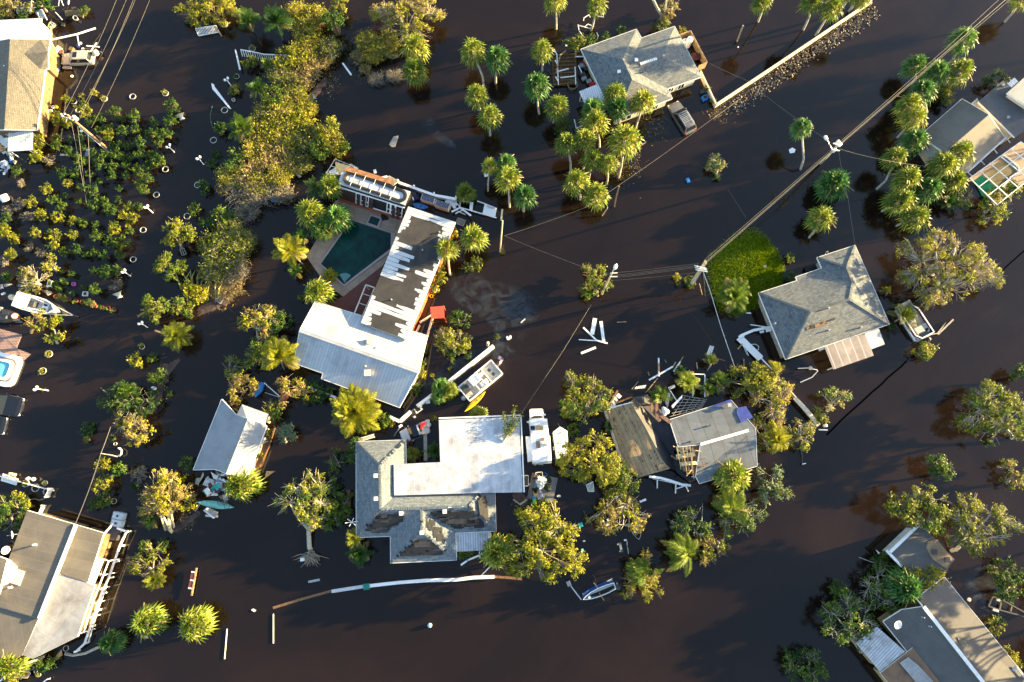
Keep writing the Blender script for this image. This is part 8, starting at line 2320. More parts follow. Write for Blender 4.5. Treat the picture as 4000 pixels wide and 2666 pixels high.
tag(k.build('sunken_streak','streak_black'),'dark sunken boom line running to the right edge past the oak','boom')
rail('rail','grey mooring rail right of the pontoon boat','rail',K13,q,[(1155,710,.3),(1260,608,.3)],.22,.15)
rail('post','dark thin post standing in open water below the ruined house','post',K6,q,[(228,1460,.6),(232,1568,0.),(232,1600,.3)],.08,.08)
q=Q('t11')
rail('plank','small white plank at the foot of the dark thin post','plank',K0,q,[(232,84,.1),(258,78,.1)],.12,.06)
rail(K31,'pale pole floating left of the shed',K31,K13,q,[(620,718,.05),(720,755,.08)],.12,.1)
board('sign_board','white triangular board by the shed wall','board',K0,q,[(735,665,.5),(765,690,.6),(750,695,.4)],.05)
t=thing('sunken_trailer','dark boat trailer half sunk at the right edge by the gable house','trailer',q(1600,1060))
k=MB()
for a,b in[((1500,1050),(1530,985)),((1530,985),(1590,1005)),((1500,1050),(1575,1075)),((1590,1005),(1575,1075)),((1590,1005),(1742,1090)),((1575,1075),(1742,1120)),((1660,1045),(1650,1085))]:k.beam(q(*a,.25),q(*b,.3),.16,.12)
k.build('frame',K6,t)
for x,y in((1575,1010),(1550,1078)):MB().beam(q(x-20,y-6,.4),q(x+20,y+6,.4),.3,.1).build('mudguard','alu',t)
tag(MB().lathe(q(1367,1005,.1),[(.2,-.1),(.24,.05),(.1,.2)],12).build('float',K0),'white float in the water right of the gable house','float')
k=MB();k.beam(q(1660,1490,2.6),q(1690,1462,2.8),.3,.12);k.beam(q(1690,1462,2.8),q(1760,1560,2.8),.14,.14);tag(k.build('gutter_pipe','alu'),'white downpipe at the lower right corner of the gable house','pipe')
# around the pool house
q=Q('y1')
for pts,lab in[([(1118,442,.95),(1262,490,.95),(1246,552,.95),(1098,500,.95)],'left of two wooden crates with a blue solar panel on top'),([(1275,505,.95),(1430,558,.95),(1402,618,.95),(1250,566,.95)],'right of two wooden crates with a blue solar panel on top')]:
 P_=[q(*p)for p in pts]
 t=thing('solar_crate',lab,'crate',Vector((P_[0].x,P_[0].y,0)))
 MB().prism(P_,1.).build('crate_body','cream',t)
 c_=sum(P_,Vector())/4
 I=[c_+(p-c_)*.88+Vector((0,0,.06))for p in P_]
 MB().prism(I,.05).build('panel','solar_blue',t)
 k=MB()
 for f in np.linspace(0,1,9):k.beam(I[0].lerp(I[1],f)+Vector((0,0,.01)),I[3].lerp(I[2],f)+Vector((0,0,.01)),.02,.02)
 for f in np.linspace(0,1,6):k.beam(I[0].lerp(I[3],f)+Vector((0,0,.01)),I[1].lerp(I[2],f)+Vector((0,0,.01)),.02,.02)
 k.build('cell_grid','alu',t)
t=thing('white_fence','white panel fence behind the solar panel crates','fence',q(1100,400))
k=MB();F_=[(860,318),(1035,380),(1255,458),(1490,500)]
for a,b in zip(F_[:-1],F_[1:]):k.beam(q(*a,1.)-Vector((0,0,.6)),q(*b,1.)-Vector((0,0,.6)),.1,1.3)
k.build('panel',K2,t)
k=MB()
for a,b in zip(F_[:-1],F_[1:]):k.beam(q(*a,1.2),q(*b,1.2),.35,.1)
k.build('cap_rail',K0,t)
for a in F_:p=q(*a,.6);MB().box((p.x,p.y,.5),(.2,.2,1.9)).build('post',K0,t)
t=thing('white_gate_frame','white open gate frame with lattice panel reaching into the street','gate',q(1700,600))
k=MB()
for a,b,w_ in[((1540,515),(1660,540),.12),((1530,592),(1930,705),.14),((1535,500),(1530,592),.12),((1660,535),(1650,630),.45),((1720,522),(1800,550),.12),((1545,512),(1590,500),.1)]:k.beam(q(*a,.5),q(*b,.4),w_,.12)
k.build('frame',K0,t)
MB().prism([q(1802,545,.55),q(1935,598,.55),q(1914,708,.4),q(1775,665,.4)],.08).build('lattice_door',K0,t)
k=MB()
for i in range(8):k.beam(q(1822+i*11,566+i*3.5,.57),q(1835+i*11,590+i*3.5,.57),.05,.03)
k.build(K25,K4,t)
k=MB()
for pts in[((1480,660),(1560,620)),((1440,640),(1530,595)),((1370,520),(1500,560)),((1400,500),(1480,600)),((1450,490),(1540,600)),((1540,600),(1650,680)),((1500,630),(1590,670)),((1390,545),(1470,510))]:
 k.beam(q(*pts[0],RNG.uniform(.3,1.)),q(*pts[1],RNG.uniform(.3,1.)),RNG.choice((.1,.25,.4)),.06)
tag(k.build('board_heap',K0),'tangle of broken white boards between the crates and the gate frame','boards')
heap('yellow_bag','yellow bag at the right corner of the pool house','bag',q(942,572,.4),.5,.6,.9,'yellow_plastic',41)
crate(q,(1053,465),.6,.6,.6,0,'blue round tub near the solar panel crates','blue_dark','tub',.1,cat='tub')
heap('junk_heap','dark heap of junk between the pool house and the white fence','junk',q(985,430,.2),1.1,.8,.9,K6,42)
heap('junk_heap','dark heap of rubbish between the blue kayak and the crate','junk',q(1215,610,.1),.6,.4,.4,K14,43)
tag(MB().box(q(1012,500,.5),(.35,.5,.4),.3).build('jug',K0,None,False,.05),'white jug on the dark junk heap','jug')
tag(MB().box(q(965,470,.6),(.9,.5,.1),.3).build('scrap_sheet',K4),'grey scrap sheet beside the pool house corner','debris')
heap('cloth','black cloth dropped on the stone beside the square spa','cloth',q(700,700,.2),.6,.45,.18,K14,44,-.7)
t=thing('glass_greenhouse','small glass lean-to at the upper left end of the pool house','greenhouse',q(150,150))
k=MB();gp_=[q(165,62,1.4),q(335,130,1.4),q(245,235,1.4),q(70,215,1.4)]
for a,b in zip(gp_,gp_[1:]+gp_[:1]):k.beam(a,b,.08,.08)
for a in gp_:k.beam(a,(a.x,a.y,-.3),.07,.07)
for f in(.3,.6):k.beam(gp_[0].lerp(gp_[1],f),gp_[3].lerp(gp_[2],f),.06,.06)
k.beam(gp_[0].lerp(gp_[3],.5),gp_[1].lerp(gp_[2],.5),.06,.06);k.build('frame','alu',t)
MB().prism([q(95,195,.5),q(180,150,.5),q(200,225,.5),q(110,235,.5)],.4).build('bench',K0,t)
tag(MB().prism([q(165,92,1.7),q(320,135,1.8),q(225,230,1.7),q(178,190,1.6)],.05).build('canvas','canvas_olive'),'olive canvas sheet over the glass lean-to','canvas')
panel_sheet('trellis','white lattice behind the copper edge of the pool house',K25,K25,q,[(330,108,.8),(425,165,.8),(405,180,.8),(318,125,.8)],'broken lattice panels')
flat_picket('bent dark framed screen at the upper right of the pool house',q,[(660,275,2.),(760,250,1.8),(860,305,1.6),(800,350,2.2)],6,K13,'folding_screen','screen')
rail(K23,'white board above the bent screen at the pool house','board',K0,q,[(658,268,2.2),(735,252,2.1)],.25,.06)
tag(MB().box(q(602,198,.1),(.4,.6,.1),.3).build('scrap_sheet',K0),'white scrap afloat above the pool house','debris')
flat_picket('grey wooden pallet on the mud at the wing corner',q,[(1510,705,.2),(1590,735,.2),(1565,795,.2),(1483,765,.2)],6,K13,'pallet','pallet')
q=Q('t1')
tag(MB().box(q(1570,1193,.2),(.7,.45,.2),.2).build('scrap_sheet',K0),'white scrap at the trunk of the small slim palm','debris')
q=Q('t5')
c_=[q(1186,523,2.3),q(1277,515,2.3),q(1283,598,2.2),q(1192,602,2.2)]
t=thing('red_canopy','small bright red lattice edged canopy beside the metal roofed house','canopy',Vector((c_[0].x,c_[0].y,0)))
MB().prism(c_,.1).build('roof','red_canopy_cloth',t)
for a in c_:MB().beam(a-Vector((0,0,.1)),(a.x,a.y,-.4),.09,.09).build('post','orange_red',t)
rail('white_wall','long straight white wall top crossing toward the pontoon boat','wall',K0,q,[(1617,790,.5),(1312,1035,.5)],.42,.9)
rail('white_wall','white wall top between the low palm trio and the fallen frame','wall',K0,q,[(1205,1120,.5),(1098,1200,.5)],.4,.9)
rail('white_wall','white wall corner at the foot of the metal roof','wall',K0,q,[(1055,1235,.5),(980,1303,.5),(912,1272,.5)],.4,.9)
for pts,lab in[([(1085,1245,.35),(1130,1212,.35)],'white rail beside the fallen frame, outer'),([(1058,1240,.3),(1128,1190,.3)],'white rail of the fallen frame, inner'),([(1070,1262,.3),(1085,1275,.3)],'white stub under the fallen frame')]:
 rail('white_rail',lab,'rail',K0,q,pts,.3,.2)
for(x,y),lab in(((1100,1215),'black panel of the fallen white frame, upper'),((1072,1245),'black panel of the fallen white frame, lower')):tag(MB().box(q(x,y,.4),(.6,.75,.1),R(35)).build('black_board',K14),lab,'panel')
tag(MB().box(q(1170,1170,.1),(.55,.4,.2),.2).build('foam_block',K0),'white foam block below the low palm trio','foam block')
rail('white_wall','white wall strip below the metal roof left side','wall',K0,q,[(335,1062,.4),(430,1095,.4),(545,1140,.4)],.3,.8)
rail('pole','white pole floating left of the golden tall palm','pole',K0,q,[(55,1038,.2),(165,1135,.3)],.12,.1)
rail('pole','thin grey pole floating below the white pole','pole','alu',q,[(60,1105,.1),(165,1138,.2)],.07,.06)
tag(MB().lathe(q(195,1128,.2),[(.55,-.1),(.62,.05),(.5,.2),(.2,.15)],16).build('inflatable',K22,None,True),'red and white inflatable toy under the bare golden tree','inflatable')
tag(MB().prism([q(-20,1080,.6),q(35,1030,.6),q(52,1045,.6),q(40,1090,.5),q(-8,1138,.5)],.5).build('dumpster_lid',K15,None,False,.05),'blue plastic tub beside the golden feathery bush','tub')
bpy.data.objects['dumpster_lid'].name='tub'
board('letter_float','white H shaped float in the oil sheen','float',K0,q,[(1702,725,.2),(1712,720,.2),(1718,730,.2),(1728,715,.2),(1738,718,.2),(1738,738,.2),(1726,742,.2),(1720,748,.2),(1708,745,.2)],.1)
tag(MB().tube([q(1215,408,.2)+Vector((.3*math.cos(a),.3*math.sin(a),0))for a in np.linspace(0,6.283,15)],.08,6,0,False).build('ring_planter','cream'),'small cream ring among the golden shrubs by the wing','ring')
for(x,y),lab in(((1172,440),'small red pot by the wing wall'),((1195,452),'small yellow pot by the wing wall')):tag(MB().lathe(q(x,y,.1),[(.15,-.1),(.25,.3),(.2,.3),(.18,.2)],12).build('flower_pot','pot_red'if 'red'in lab else 'yellow_plastic'),lab,'flower pot')
rail('post','short white post in the oil sheen','post','cream',q,[(1575,785,.1),(1580,765,.7)],.3,.3)
t=thing('mailbox','white mailbox on a leaning post beside the white saloon car','mailbox',q(940,1400))
MB().tube([q(940,1400,0),q(978,1340,1.)],.07,6).build('post',K13,t)
MB().box(q(982,1333,1.2),(.5,.3,.35),.6).build('box',K0,t,False,.08)
t=thing('ladder','white ladder lying at the upper edge of the torn shingle house','ladder',q(700,1430))
k=MB();A_,B_=q(698,1430,1.2),q(806,1398,1.2);d_=(B_-A_).normalized();n_=Vector((-d_.y,d_.x,0))*.2
for s in(-1,1):k.beam(A_+n_*s,B_+n_*s,.07,.1)
k.build('side_rail',K0,t);k=MB()
for f in np.linspace(.04,.96,14):k.beam(A_.lerp(B_,f)+n_,A_.lerp(B_,f)-n_,.06,.05)
k.build('rungs',K0,t)
# bottom middle
q=Q('t9')
rail('long_rail','long white floating rail curving along the bottom, right piece','rail',K0,q,[(765,912,.2),(960,890,.2),(1150,875,.2),(1360,870,.2),(1480,855,.2),(1622,850,.2)],.4,.25)
rail('long_rail','shorter worn white rail left of the green box at the bottom','rail','membrane_white',q,[(515,949,.2),(735,915,.2)],.4,.25)
crate(q,(750,918),.75,.7,.4,.1,'green box joining the two white floating rails','teal_dark','box',.15,False,cat='box')
rail('sunken_rail','brown water covered rail left of the worn white rail','rail',K12,q,[(115,1062,.015),(300,1005,.015),(510,947,.02)],.3,.03)
rail('sunken_rail','brown water covered rail right of the long white rail','rail',K12,q,[(1624,850,.02),(1742,858,.015),(1810,866,.015)],.3,.03)
board('grey_board','grey rectangular board afloat below the uprooted tree','board',K4,q,[(354,878,.1),(430,862,.1),(435,877,.1),(358,893,.1)])
rail('pole','thin white vertical looking pole at the bottom left, right one','pole',K0,q,[(118,1103,.08),(118,1303,.08)],.1,.08)
t=thing('beach_ball','white and blue ball floating near the bottom middle','ball',q(1182,1181,.2));ORG[t.name]=Vector((0,0,0))
MB().lathe((0,0,0),[(.02,-.26)]+[(.27*math.cos(a),.27*math.sin(a))for a in np.linspace(-1.4,.55,9)],18).build('ball_skin',K0,t,True)
MB().lathe((0,0,0),[(.27*math.cos(a),.27*math.sin(a))for a in np.linspace(.55,1.5,6)],18).build('blue_cap','blue_pale',t,True)
for pts,lab in[([(660,628,.5),(718,628,.5),(718,640,.5),(730,655,.5),(720,685,.5),(662,690,.5)],'large tan board on the dark palm by the torn house'),([(690,630,.58),(735,640,.58),(738,668,.58),(710,668,.58)],'small brown board overlapping the large tan board'),([(680,705,.52),(722,690,.52),(738,715,.52),(700,725,.52)],'lowest tan board on the dark palm')]:
 board(K28,lab,'board',K28,q,pts,.05)
board('planter_tub','dark planter box beside the lower left step of the torn house','planter',K14,q,[(862,608,.4),(912,602,.4),(912,634,.4),(862,637,.4)],.3)
rail('white_rail','white rail slanting below the corrugated porch','rail',K0,q,[(1395,770,.1),(1440,738,.4),(1548,692,.7)],.22,.12)
rail('white_rail','thin white rail under the bright palm by the porch','rail',K0,q,[(1532,843,.2),(1610,762,.6)],.12,.1)
rail('post','white post under the corrugated porch','post',K0,q,[(1520,675,.3),(1524,722,.3)],.12,.1)
board('triangle_board','tan triangular board floating right of the pointed roof house','board','wood',q,[(70,132,.08),(132,130,.03),(58,182,.03)],.06)
tag(MB().box(q(318,732,.3),(.55,.4,.3),.1).build('box',K0),'white box caught in the torn up root plate','box')
k=MB();c_=q(652,478,3.)
for i in range(6):a=R(60*i+12);k.tube([c_,c_+Vector((.8*math.cos(a),.5*math.sin(a),.2))],.03,4)
tag(k.build('antenna',K0),'white roof antenna at the left wall of the torn shingle house','antenna')
rail('garden_bench','stone bench strip in the notch of the torn house','bench','stone',q,[(1152,-130,.3),(1155,60,.3)],.45,.3)
rail('planter_box','dark brick planter along the left wall of the torn shingle house','planter',K12,q,[(632,258,.5),(632,380,.5)],.5,.6)
board('white_buoy','small white buoy at the left of the bottom poles','buoy',K0,Q('t8'),[(1708,1076,.1),(1722,1068,.1),(1742,1080,.1),(1730,1090,.1)],.15)
q=Q('t8')
rail('pole','thin white vertical looking pole at the bottom left, left one','pole',K0,q,[(1545,1205,.08),(1528,1410,.08)],.1,.08)
t=thing('bench','dark red bench with long tan plank floating left of the uprooted tree','bench',q(1310,870))
A_,B_=q(1318,812,.35),q(1294,930,.35)
MB().beam(A_,B_,.5,.12).build('seat','maroon_bench',t)
MB().beam(q(1338,790,.4),q(1304,978,.4),.2,.1).build('plank','wood',t)
for x,y in((1316,816),(1308,873),(1295,927)):MB().beam(q(x-14,y,.42),q(x+12,y+3,.42),.14,.08).build('bracket',K0,t)
t=thing('dock_railing','white dock railing running down the right side of the tan house','railing',q(700,950))
R_=[(800,520,1.),(862,542,1.),(815,640,1.),(740,858,1.),(690,965,1.),(615,1190,1.),(575,1305,.9),(518,1358,.7)]
k=MB()
for a,b in zip(R_[:-1],R_[1:]):k.beam(q(*a),q(*b),.24,.12)
k.build('top_rail',K0,t)
k=MB()
R2=[(730,905,.6),(665,1075,.6),(600,1300,.5)]
for a,b in zip(R2[:-1],R2[1:]):k.beam(q(*a),q(*b),.12,.1)
k.build('lower_rail',K0,t)
for i,a in enumerate(R_+[(780,748,1),(655,1080,1)]):p=q(*a);MB().box((p.x,p.y,.3),(.2,.2,1.5)).build('post',K0,t)
k=MB().prism([q(690,900,.35),q(720,900,.35),q(600,1240,.35),q(565,1230,.35)],.12);tag(k.build('boardwalk',K12),'sunlit brown boardwalk between the tan house and its dock railing','boardwalk')
rail('rail','white brace from the roof corner to the tank cages','rail',K0,q,[(712,555,2.6),(770,490,1.6)],.14,.14)
for(x,y),lab in(((802,436),'white caged water tank, upper of two above the dock'),((790,486),'white caged water tank, lower of two above the dock')):
 p=q(x,y,.8);p.z=-.1
 t=rthing('tank_cage',lab,'tank',p,R(-10))
 MB().box((0,0,.5),(1.35,.85,1.)).build('tank_body','tank_pale',t,False,.08)
 k=MB()
 for f in(-.6,-.2,.2,.6):
  k.tube([(f,-.45,0),(f,-.45,1.03),(f,.45,1.03),(f,.45,0)],.03,5)
 for z_ in(.3,.7):k.tube([(-.69,-.46,z_),(.69,-.46,z_),(.69,.46,z_),(-.69,.46,z_),(-.69,-.46,z_)],.03,5)
 k.build('cage','alu',t)
 MB().lathe((0,0,1.),[(.14,0),(.14,.06)],12).build('cap',K6,t)
crate(q,(760,555),1.4,1.5,.8,R(-12),'grey ribbed storage box below the caged tanks',K6,'storage_box',.1,False,cat='storage box')
tag(MB().box(q(725,595,.3),(.35,.3,.3)).build('can','yellow_plastic'),'small yellow can below the grey storage box','can')
picket('picket_fence','white picket fence with planters at the left, upper long run',q,(-30,155),(365,262),.7)
picket('picket_fence','short white picket fence return at the planter corner',q,(360,250),(338,305),.9,9)
picket('picket_fence','short white picket fence at the top roof edge of the tan house',q,(312,365),(285,425),.8,9)
flat_picket('white slatted panel lying along the upper picket fence',q,[(10,195,.3),(20,150,.9),(120,185,.9),(110,225,.3)],8)
tag(MB().box(q(85,153,.4),(.9,.35,.4),-.2).build('cushion','cream',None,False,.08),'white cushion on the left end of the picket fence','cushion')
for(x,y),lab in(((195,183),'white statue piece on the picket fence, left'),((230,186),'white statue piece on the picket fence, right')):tag(MB().lathe(q(x,y,.5),[(.2,-.1),(.25,.1),(.1,.3),(.12,.45),(.03,.5)],10).build('garden_ornament',K0,None,True),lab,'ornament')
tag(MB().tube([q(188,300,.1),q(200,325,.1),q(240,320,.1),q(270,330,.1),q(300,318,.1),q(335,310,.1)],.03,5).build('hose',K4),'grey hose curling below the planter corner','hose')
tag(MB().lathe(q(175,1510,.6),[(.55,-.1),(.6,0),(.58,.06),(.28,.08)],6).build('hexagonal_table','stone',None),'hexagonal stone garden table at the bottom left','table')
tag(MB().lathe(q(175,1510,.69),[(.27,0),(.2,.04)],12).build('dish_top','terracotta',None),'red brown dish on the hexagonal garden table','dish')
board('board','brown board leaning under the lower roof corner of the tan house','board',K28,q,[(385,1380,.3),(418,1345,.5),(422,1385,.4),(365,1425,.2)],.06)
rail('white_rail','white rail at the bottom edge lower left','rail',K0,q,[(295,1565,.2),(320,1548,.3),(342,1542,.3)],.12,.1)
rail('white_rail','white pole in the bottom left corner under the golden palm','rail',K0,q,[(0,1560,.8),(50,1515,1.)],.16,.12)
q=Q('x4')
heap(K26,'white tarp bundle with a dark drum end under the pointed roof gable',K26,q(500,935,.6),.9,.35,.6,K0,51,-.3)
tag(MB().lathe(q(478,925,.9),[(.1,0),(.32,.02),(.34,.3)],14,0,(-.4,-.5,.8)).build('drum',K6),'dark round drum opening in the tarp bundle','drum')
board('ice_chest','long white panel with three dark windows below the gable','panel',K0,q,[(450,965,.9),(600,1030,.8),(580,1060,.7),(445,992,.8)],.1)
for x,y in((466,985),(500,996),(545,1010)):tag(MB().box(q(x,y,1.),(.22,.16,.04),-.4).build('vent_hole',K14),'dark window of the long white panel, %s'%{466:'left',500:'middle',545:'right'}[x],'opening')
board('sail_board','white pointed board beside the tarp bundle','board',K0,q,[(370,915,.8),(450,965,.9),(440,1005,.7),(405,1000,.6)],.05)
board('louvre_board','pale slatted panel at the left of the rubbish heap','panel',K24,q,[(318,980,.6),(395,1005,.6),(365,1100,.5),(275,1070,.5)],.08)
rs=random.Random(77)
for i in range(34):
 x,y=330+rs.gauss(110,70),1110+rs.gauss(0,62)
 if not(300<x<575 and 990<y<1245):continue
 m,cn=rs.choice(((K0,'white'),(K2,'pale'),('blue_grey2','blue grey'),('teal_bright','teal'),(K28,'tan'),(K4,'grey'),('red_dark','dark red')))
 sh=rs.choice(('box','bag','lid'))
 p=q(x,y,.25+rs.random()*.3)
 lab='%s %s in the rubbish heap below the pointed roof, %s, %s'%(cn,sh,'upper part'if y<1080 else 'middle part'if y<1160 else 'lower part','left side'if x<400 else 'centre'if x<480 else 'right side')
 if sh=='bag':heap('rubbish_bag',lab,'bag',p-Vector((0,0,.2)),rs.uniform(.25,.5),rs.uniform(.25,.45),.35,m,60+i)
 else:tag(MB().box(p,(rs.uniform(.4,.9),rs.uniform(.35,.7),.1 if sh=='lid'else .4),rs.uniform(0,3)).build('rubbish_'+{'lid':'cover'}.get(sh,sh),m,None,False,.04),lab,sh,'rubbish heap below the pointed roof house')
t=thing('toppled_cabinet','grey white toppled cabinet in the water below the aqua canoe','cabinet',q(380,1400))
MB().prism([q(300,1365,.5),q(345,1340,.5),q(448,1392,.5),q(412,1450,.5)],.5).build('carcass',K13,t)
MB().prism([q(282,1370,.4),q(300,1360,.4),q(412,1445,.4),q(398,1468,.4)],.4).build('door',K0,t)
MB().prism([q(305,1355,.56),q(330,1338,.56),q(352,1350,.56),q(328,1375,.56)],.04).build('vent_panel',K0,t)
rail('plank','tan plank slanting between the bent golden tree and the canoe','plank','wood',q,[(185,1380,.1),(245,1290,.15)],.2,.07)
board('board','tan board under the toppled cabinet','board','cream',q,[(305,1420,.12),(460,1425,.12),(450,1456,.12),(310,1445,.12)],.08)
panel_sheet('loose_door','grey door panel standing left of the rubbish heap','door',K4,q,[(185,1060,.1),(200,990,.9),(245,985,.9),(232,1075,.1)])
board('door_leaf','thin white door leaf leaning at the lower roof edge','door','cream',q,[(232,1040,.3),(280,920,1.2),(288,955,1.2),(245,1035,.3)],.05)
k=MB().prism([q(1000,430,.1),q(1130,400,.1),q(1050,640,.1),q(930,990,.1),q(820,1000,.1),q(880,800,.1)],.4);tag(k.build('garden_strip','mud_red'),'reddish mud garden strip along the right eave of the pointed roof house','garden bed')
rail('edging','straight timber edging along the reddish mud garden strip','edging',K12,q,[(1125,400,.2),(1060,610,.2),(970,810,.2),(890,990,.2)],.16,.15)
for x,y,m,lab in[(1012,558,K0,'small white ring pot in the mud strip, upper'),(1036,548,K4,'grey square pot in the mud strip'),(880,882,'cream','small cream ring pot in the mud strip, lower')]:
 tag(MB().lathe(q(x,y,.2),[(.14,-.1),(.2,.2),(.12,.2),(.1,.1)],12).build('flower_pot',m),lab,'flower pot')
q=Q('y4')
t=thing('floating_platform','grey weathered deck platform floating right of the white flat roof','platform',q(420,1200))
MB().prism([q(280,1022,.22),q(635,1098,.22),q(572,1440,.22),q(212,1378,.22)],.3).build('decking','deck_wood',t)
heap(K26,'white tarp bundle on the weathered platform',K26,q(395,1150,.25),.75,.95,.55,K0,71,.4)
heap(K26,'white net bundle beside the green kayak','net',q(385,1320,.25),.35,.75,.25,'net_pale',72,.1)
bpy.data.objects['tarpaulin.002'].name='net_bundle'
heap('bag','dark green bag at the top of the white tarp bundle','bag',q(345,1095,.4),.5,.35,.4,K6,73)
crate(q,(380,1050),.85,.6,.4,.1,'white open bin at the top edge of the weathered platform',K0,'bin',.25,cat='bin')
heap('seaweed','dark weed heap on the weathered platform','weed',q(475,1180,.22),.75,.9,.25,'weed_dark',74)
tag(MB().box(q(335,1320,.65),(.65,.75,.12),.15).build('boat_cushion',K28,None,False,.04),'tan cushion lying on the green kayak','cushion')
heap('bag','black bag on the green kayak','bag',q(325,1265,.55),.4,.4,.35,K14,75)
for(x,y),lab in(((302,1370),'blue strap box at the lower end of the green kayak'),((330,1195),'blue strap box at the upper end of the green kayak')):tag(MB().box(q(x,y,.65),(.3,.4,.12)).build('dry_box',K15,None,False,.03),lab,'box')
crate(q,(178,1135),.9,1.3,.3,0,'clear grey tray hung at the right edge of the white flat roof',K4,'tray',1.4,cat='tray',inner=K6)
rail('rail','thin white rail between the white roof and the platform','rail',K0,q,[(148,1195,.9),(255,1180,.5)],.08,.08)
rail('paddle','blue handled paddle above the weathered platform','paddle','blue_dark',q,[(455,1020,.1),(500,1060,.15)],.2,.06)
board('debris_bit','white flower shaped scrap right of the platform','debris',K0,q,[(620,1352,.12),(648,1330,.12),(675,1335,.12),(678,1360,.12),(645,1366,.12)],.08)
k=MB();k.prism([q(10,1400,.2),q(110,1482,.2),q(218,1405,.2),q(205,1380,.2),q(110,1450,.2),q(30,1385,.2)],.3);tag(k.build('planter_edge',K13),'grey timber corner edging below the white flat roof','edging')
k=MB();k.prism([q(0,1310,.12),q(140,1300,.12),q(210,1378,.12),q(110,1445,.12),q(20,1380,.12)],.3);tag(k.build('mud_bed','silt'),'muddy planting bed below the white flat roof corner','garden bed')
flat_picket('white stack of garden chairs under the yellow green tree',q,[(1035,1195,.5),(1125,1150,.7),(1140,1285,.5),(1060,1285,.5)],5,K0,'chair_stack','chair')
q=Q('x6')
for(x,y),w_,l_,m,lab in[((410,352),.6,.55,'teal_bright','teal bin lid beside the big yellow tree'),((432,695),.3,.3,'teal','small round aqua float right of the big yellow tree'),((458,572),.3,.2,K0,'white float right of the big yellow tree'),((425,722),.22,.22,K0,'little white float below the aqua float'),((720,305),.2,.4,K0,'white bottle by the golden tree, left'),((788,300),.3,.6,K0,'white bottle by the golden tree, upper right'),((775,345),.4,.35,K0,'white bottle by the golden tree, lower right'),((1018,560),.35,.2,K0,'white float below the grey rowboat')]:
 tag(MB().box(q(x,y,.12),(w_,l_,.2),.2).build('float',m,None,False,.05),lab,'float')
for pts,w_,lab in[([(945,600,.15),(970,715,.15)],.28,'long leg of the white broken frame'),([(910,620,.15),(955,605,.15)],.2,'upper leg of the white broken frame'),([(940,712,.15),(985,705,.15)],.2,'lower leg of the white broken frame'),([(1042,570,.1),(1045,640,.15)],.08,'thin white rod below the rowboat'),([(1048,650,.1),(1062,745,.1)],.06,'thin grey rod above the dark blown palm')]:
 rail('broken_timber',lab,'frame','cream',q,pts,w_,.08)
rail('pole','grey pole joining the blue skiff to the yellow tree','pole','alu',q,[(278,1185,.6),(420,1372,.4)],.14,.12)
tag(MB().box(q(250,1150,.7),(.5,.6,.4),.4).build('motor_box',K4,None,False,.04),'grey box at the upper end of the grey pole','box')
rail('paddle','yellow paddle standing up from the blue skiff','paddle','wood',q,[(655,1225,.8),(590,1138,1.2)],.13,.08)
rail('branch','thin floating branch above the blue skiff','branch','bark_dark',q,[(575,1038,.05),(605,1060,.1),(625,1180,.1)],.06,.06)
for pts,w_,lab in[([(985,45,.7),(1045,130,.5)],.6,'white board leaning under the golden tree, left'),([(1070,10,.7),(1085,100,.6)],.3,'white board under the golden tree, right'),([(1215,40,.5),(1300,5,.5)],.25,'white board end right of the golden tree'),([(880,-10,1.2),(1000,-60,1.)],.5,'white sheet below the plywood roof')]:
 rail(K23,lab,'board',K0,q,pts,w_,.07)
q=Q('z1')
rail('long_pole','long white pole reaching right from the tan house corner','pole',K0,q,[(775,615,2.4),(1170,530,1.6),(1462,435,.6)],.16,.14)
for pts,lab in[([(1180,540,1.5),(1208,700,.4)],'short white leg under the long white pole'),([(775,620,2.3),(842,765,.6)],'white prop leaning on the tan house corner'),([(750,715,1.6),(840,815,.5)],'thick white board leaning at the tan house porch'),([(635,370,2.),(722,460,.5)],'white board leaning on the carport edge')]:
 rail('prop',lab,'pole',K0,q,pts,.24 if 'board'in lab else .13,.1)
rail('ladder_rail','tan ladder rail between carport and tan house, left','rail','wood',q,[(675,600,.6),(755,350,.9)],.1,.08)
rail('ladder_rail','tan ladder rail between carport and tan house, right','rail','wood',q,[(795,605,.6),(785,400,.9)],.1,.08)
for pts,lab in[([(1325,705,.4),(1520,722,.3)],'long white blade of the floating cross'),([(1480,655,.4),(1385,790,.3)],'short white blade of the floating cross')]:rail('cross_board',lab,'board',K0,q,pts,.16,.08)
t=rthing('outboard_boat_motor','white outboard motor at the rear of the beige car','outboard motor',q(1480,830,.3),.3)
MB().lathe((0,0,.2),[(.1,-.3),(.42,-.15),(.45,.2),(.25,.42),(.05,.5)],12).build('cowl','cream',t,True)
MB().box((.55,0,.1),(.5,.2,.3)).build('bracket',K6,t)
for(x,y),m,lab in[((885,725),'cream','cream tub above the beige car'),((1080,740),K12,'brown basket above the beige car'),((860,780),K0,'white round table top left of the beige car'),((830,880),K28,'tan carton left of the beige car, upper'),((845,910),'stone','pinkish carton left of the beige car, lower'),((800,960),K0,'white ball shaped pot by the tan house wall'),((820,1020),K0,'white crate by the tan house wall'),((840,1060),K2,'pale crate by the tan house wall, lower'),((765,880),K22,'red bin by the tan house wall'),((930,790),K12,'brown table above the beige car bonnet'),((770,1010),'wood','tan box by the tan house wall')]:
 if 'table top'in lab:tag(MB().lathe(q(x,y,.6),[(.38,0),(.4,.08),(.3,.12)],18).build('round_table',m),lab,'table')
 else:crate(q,(x,y),.55,.6,.45,RNG.uniform(0,1.5),lab,m,'box',.1,RNG.random()<.4,cat='box')
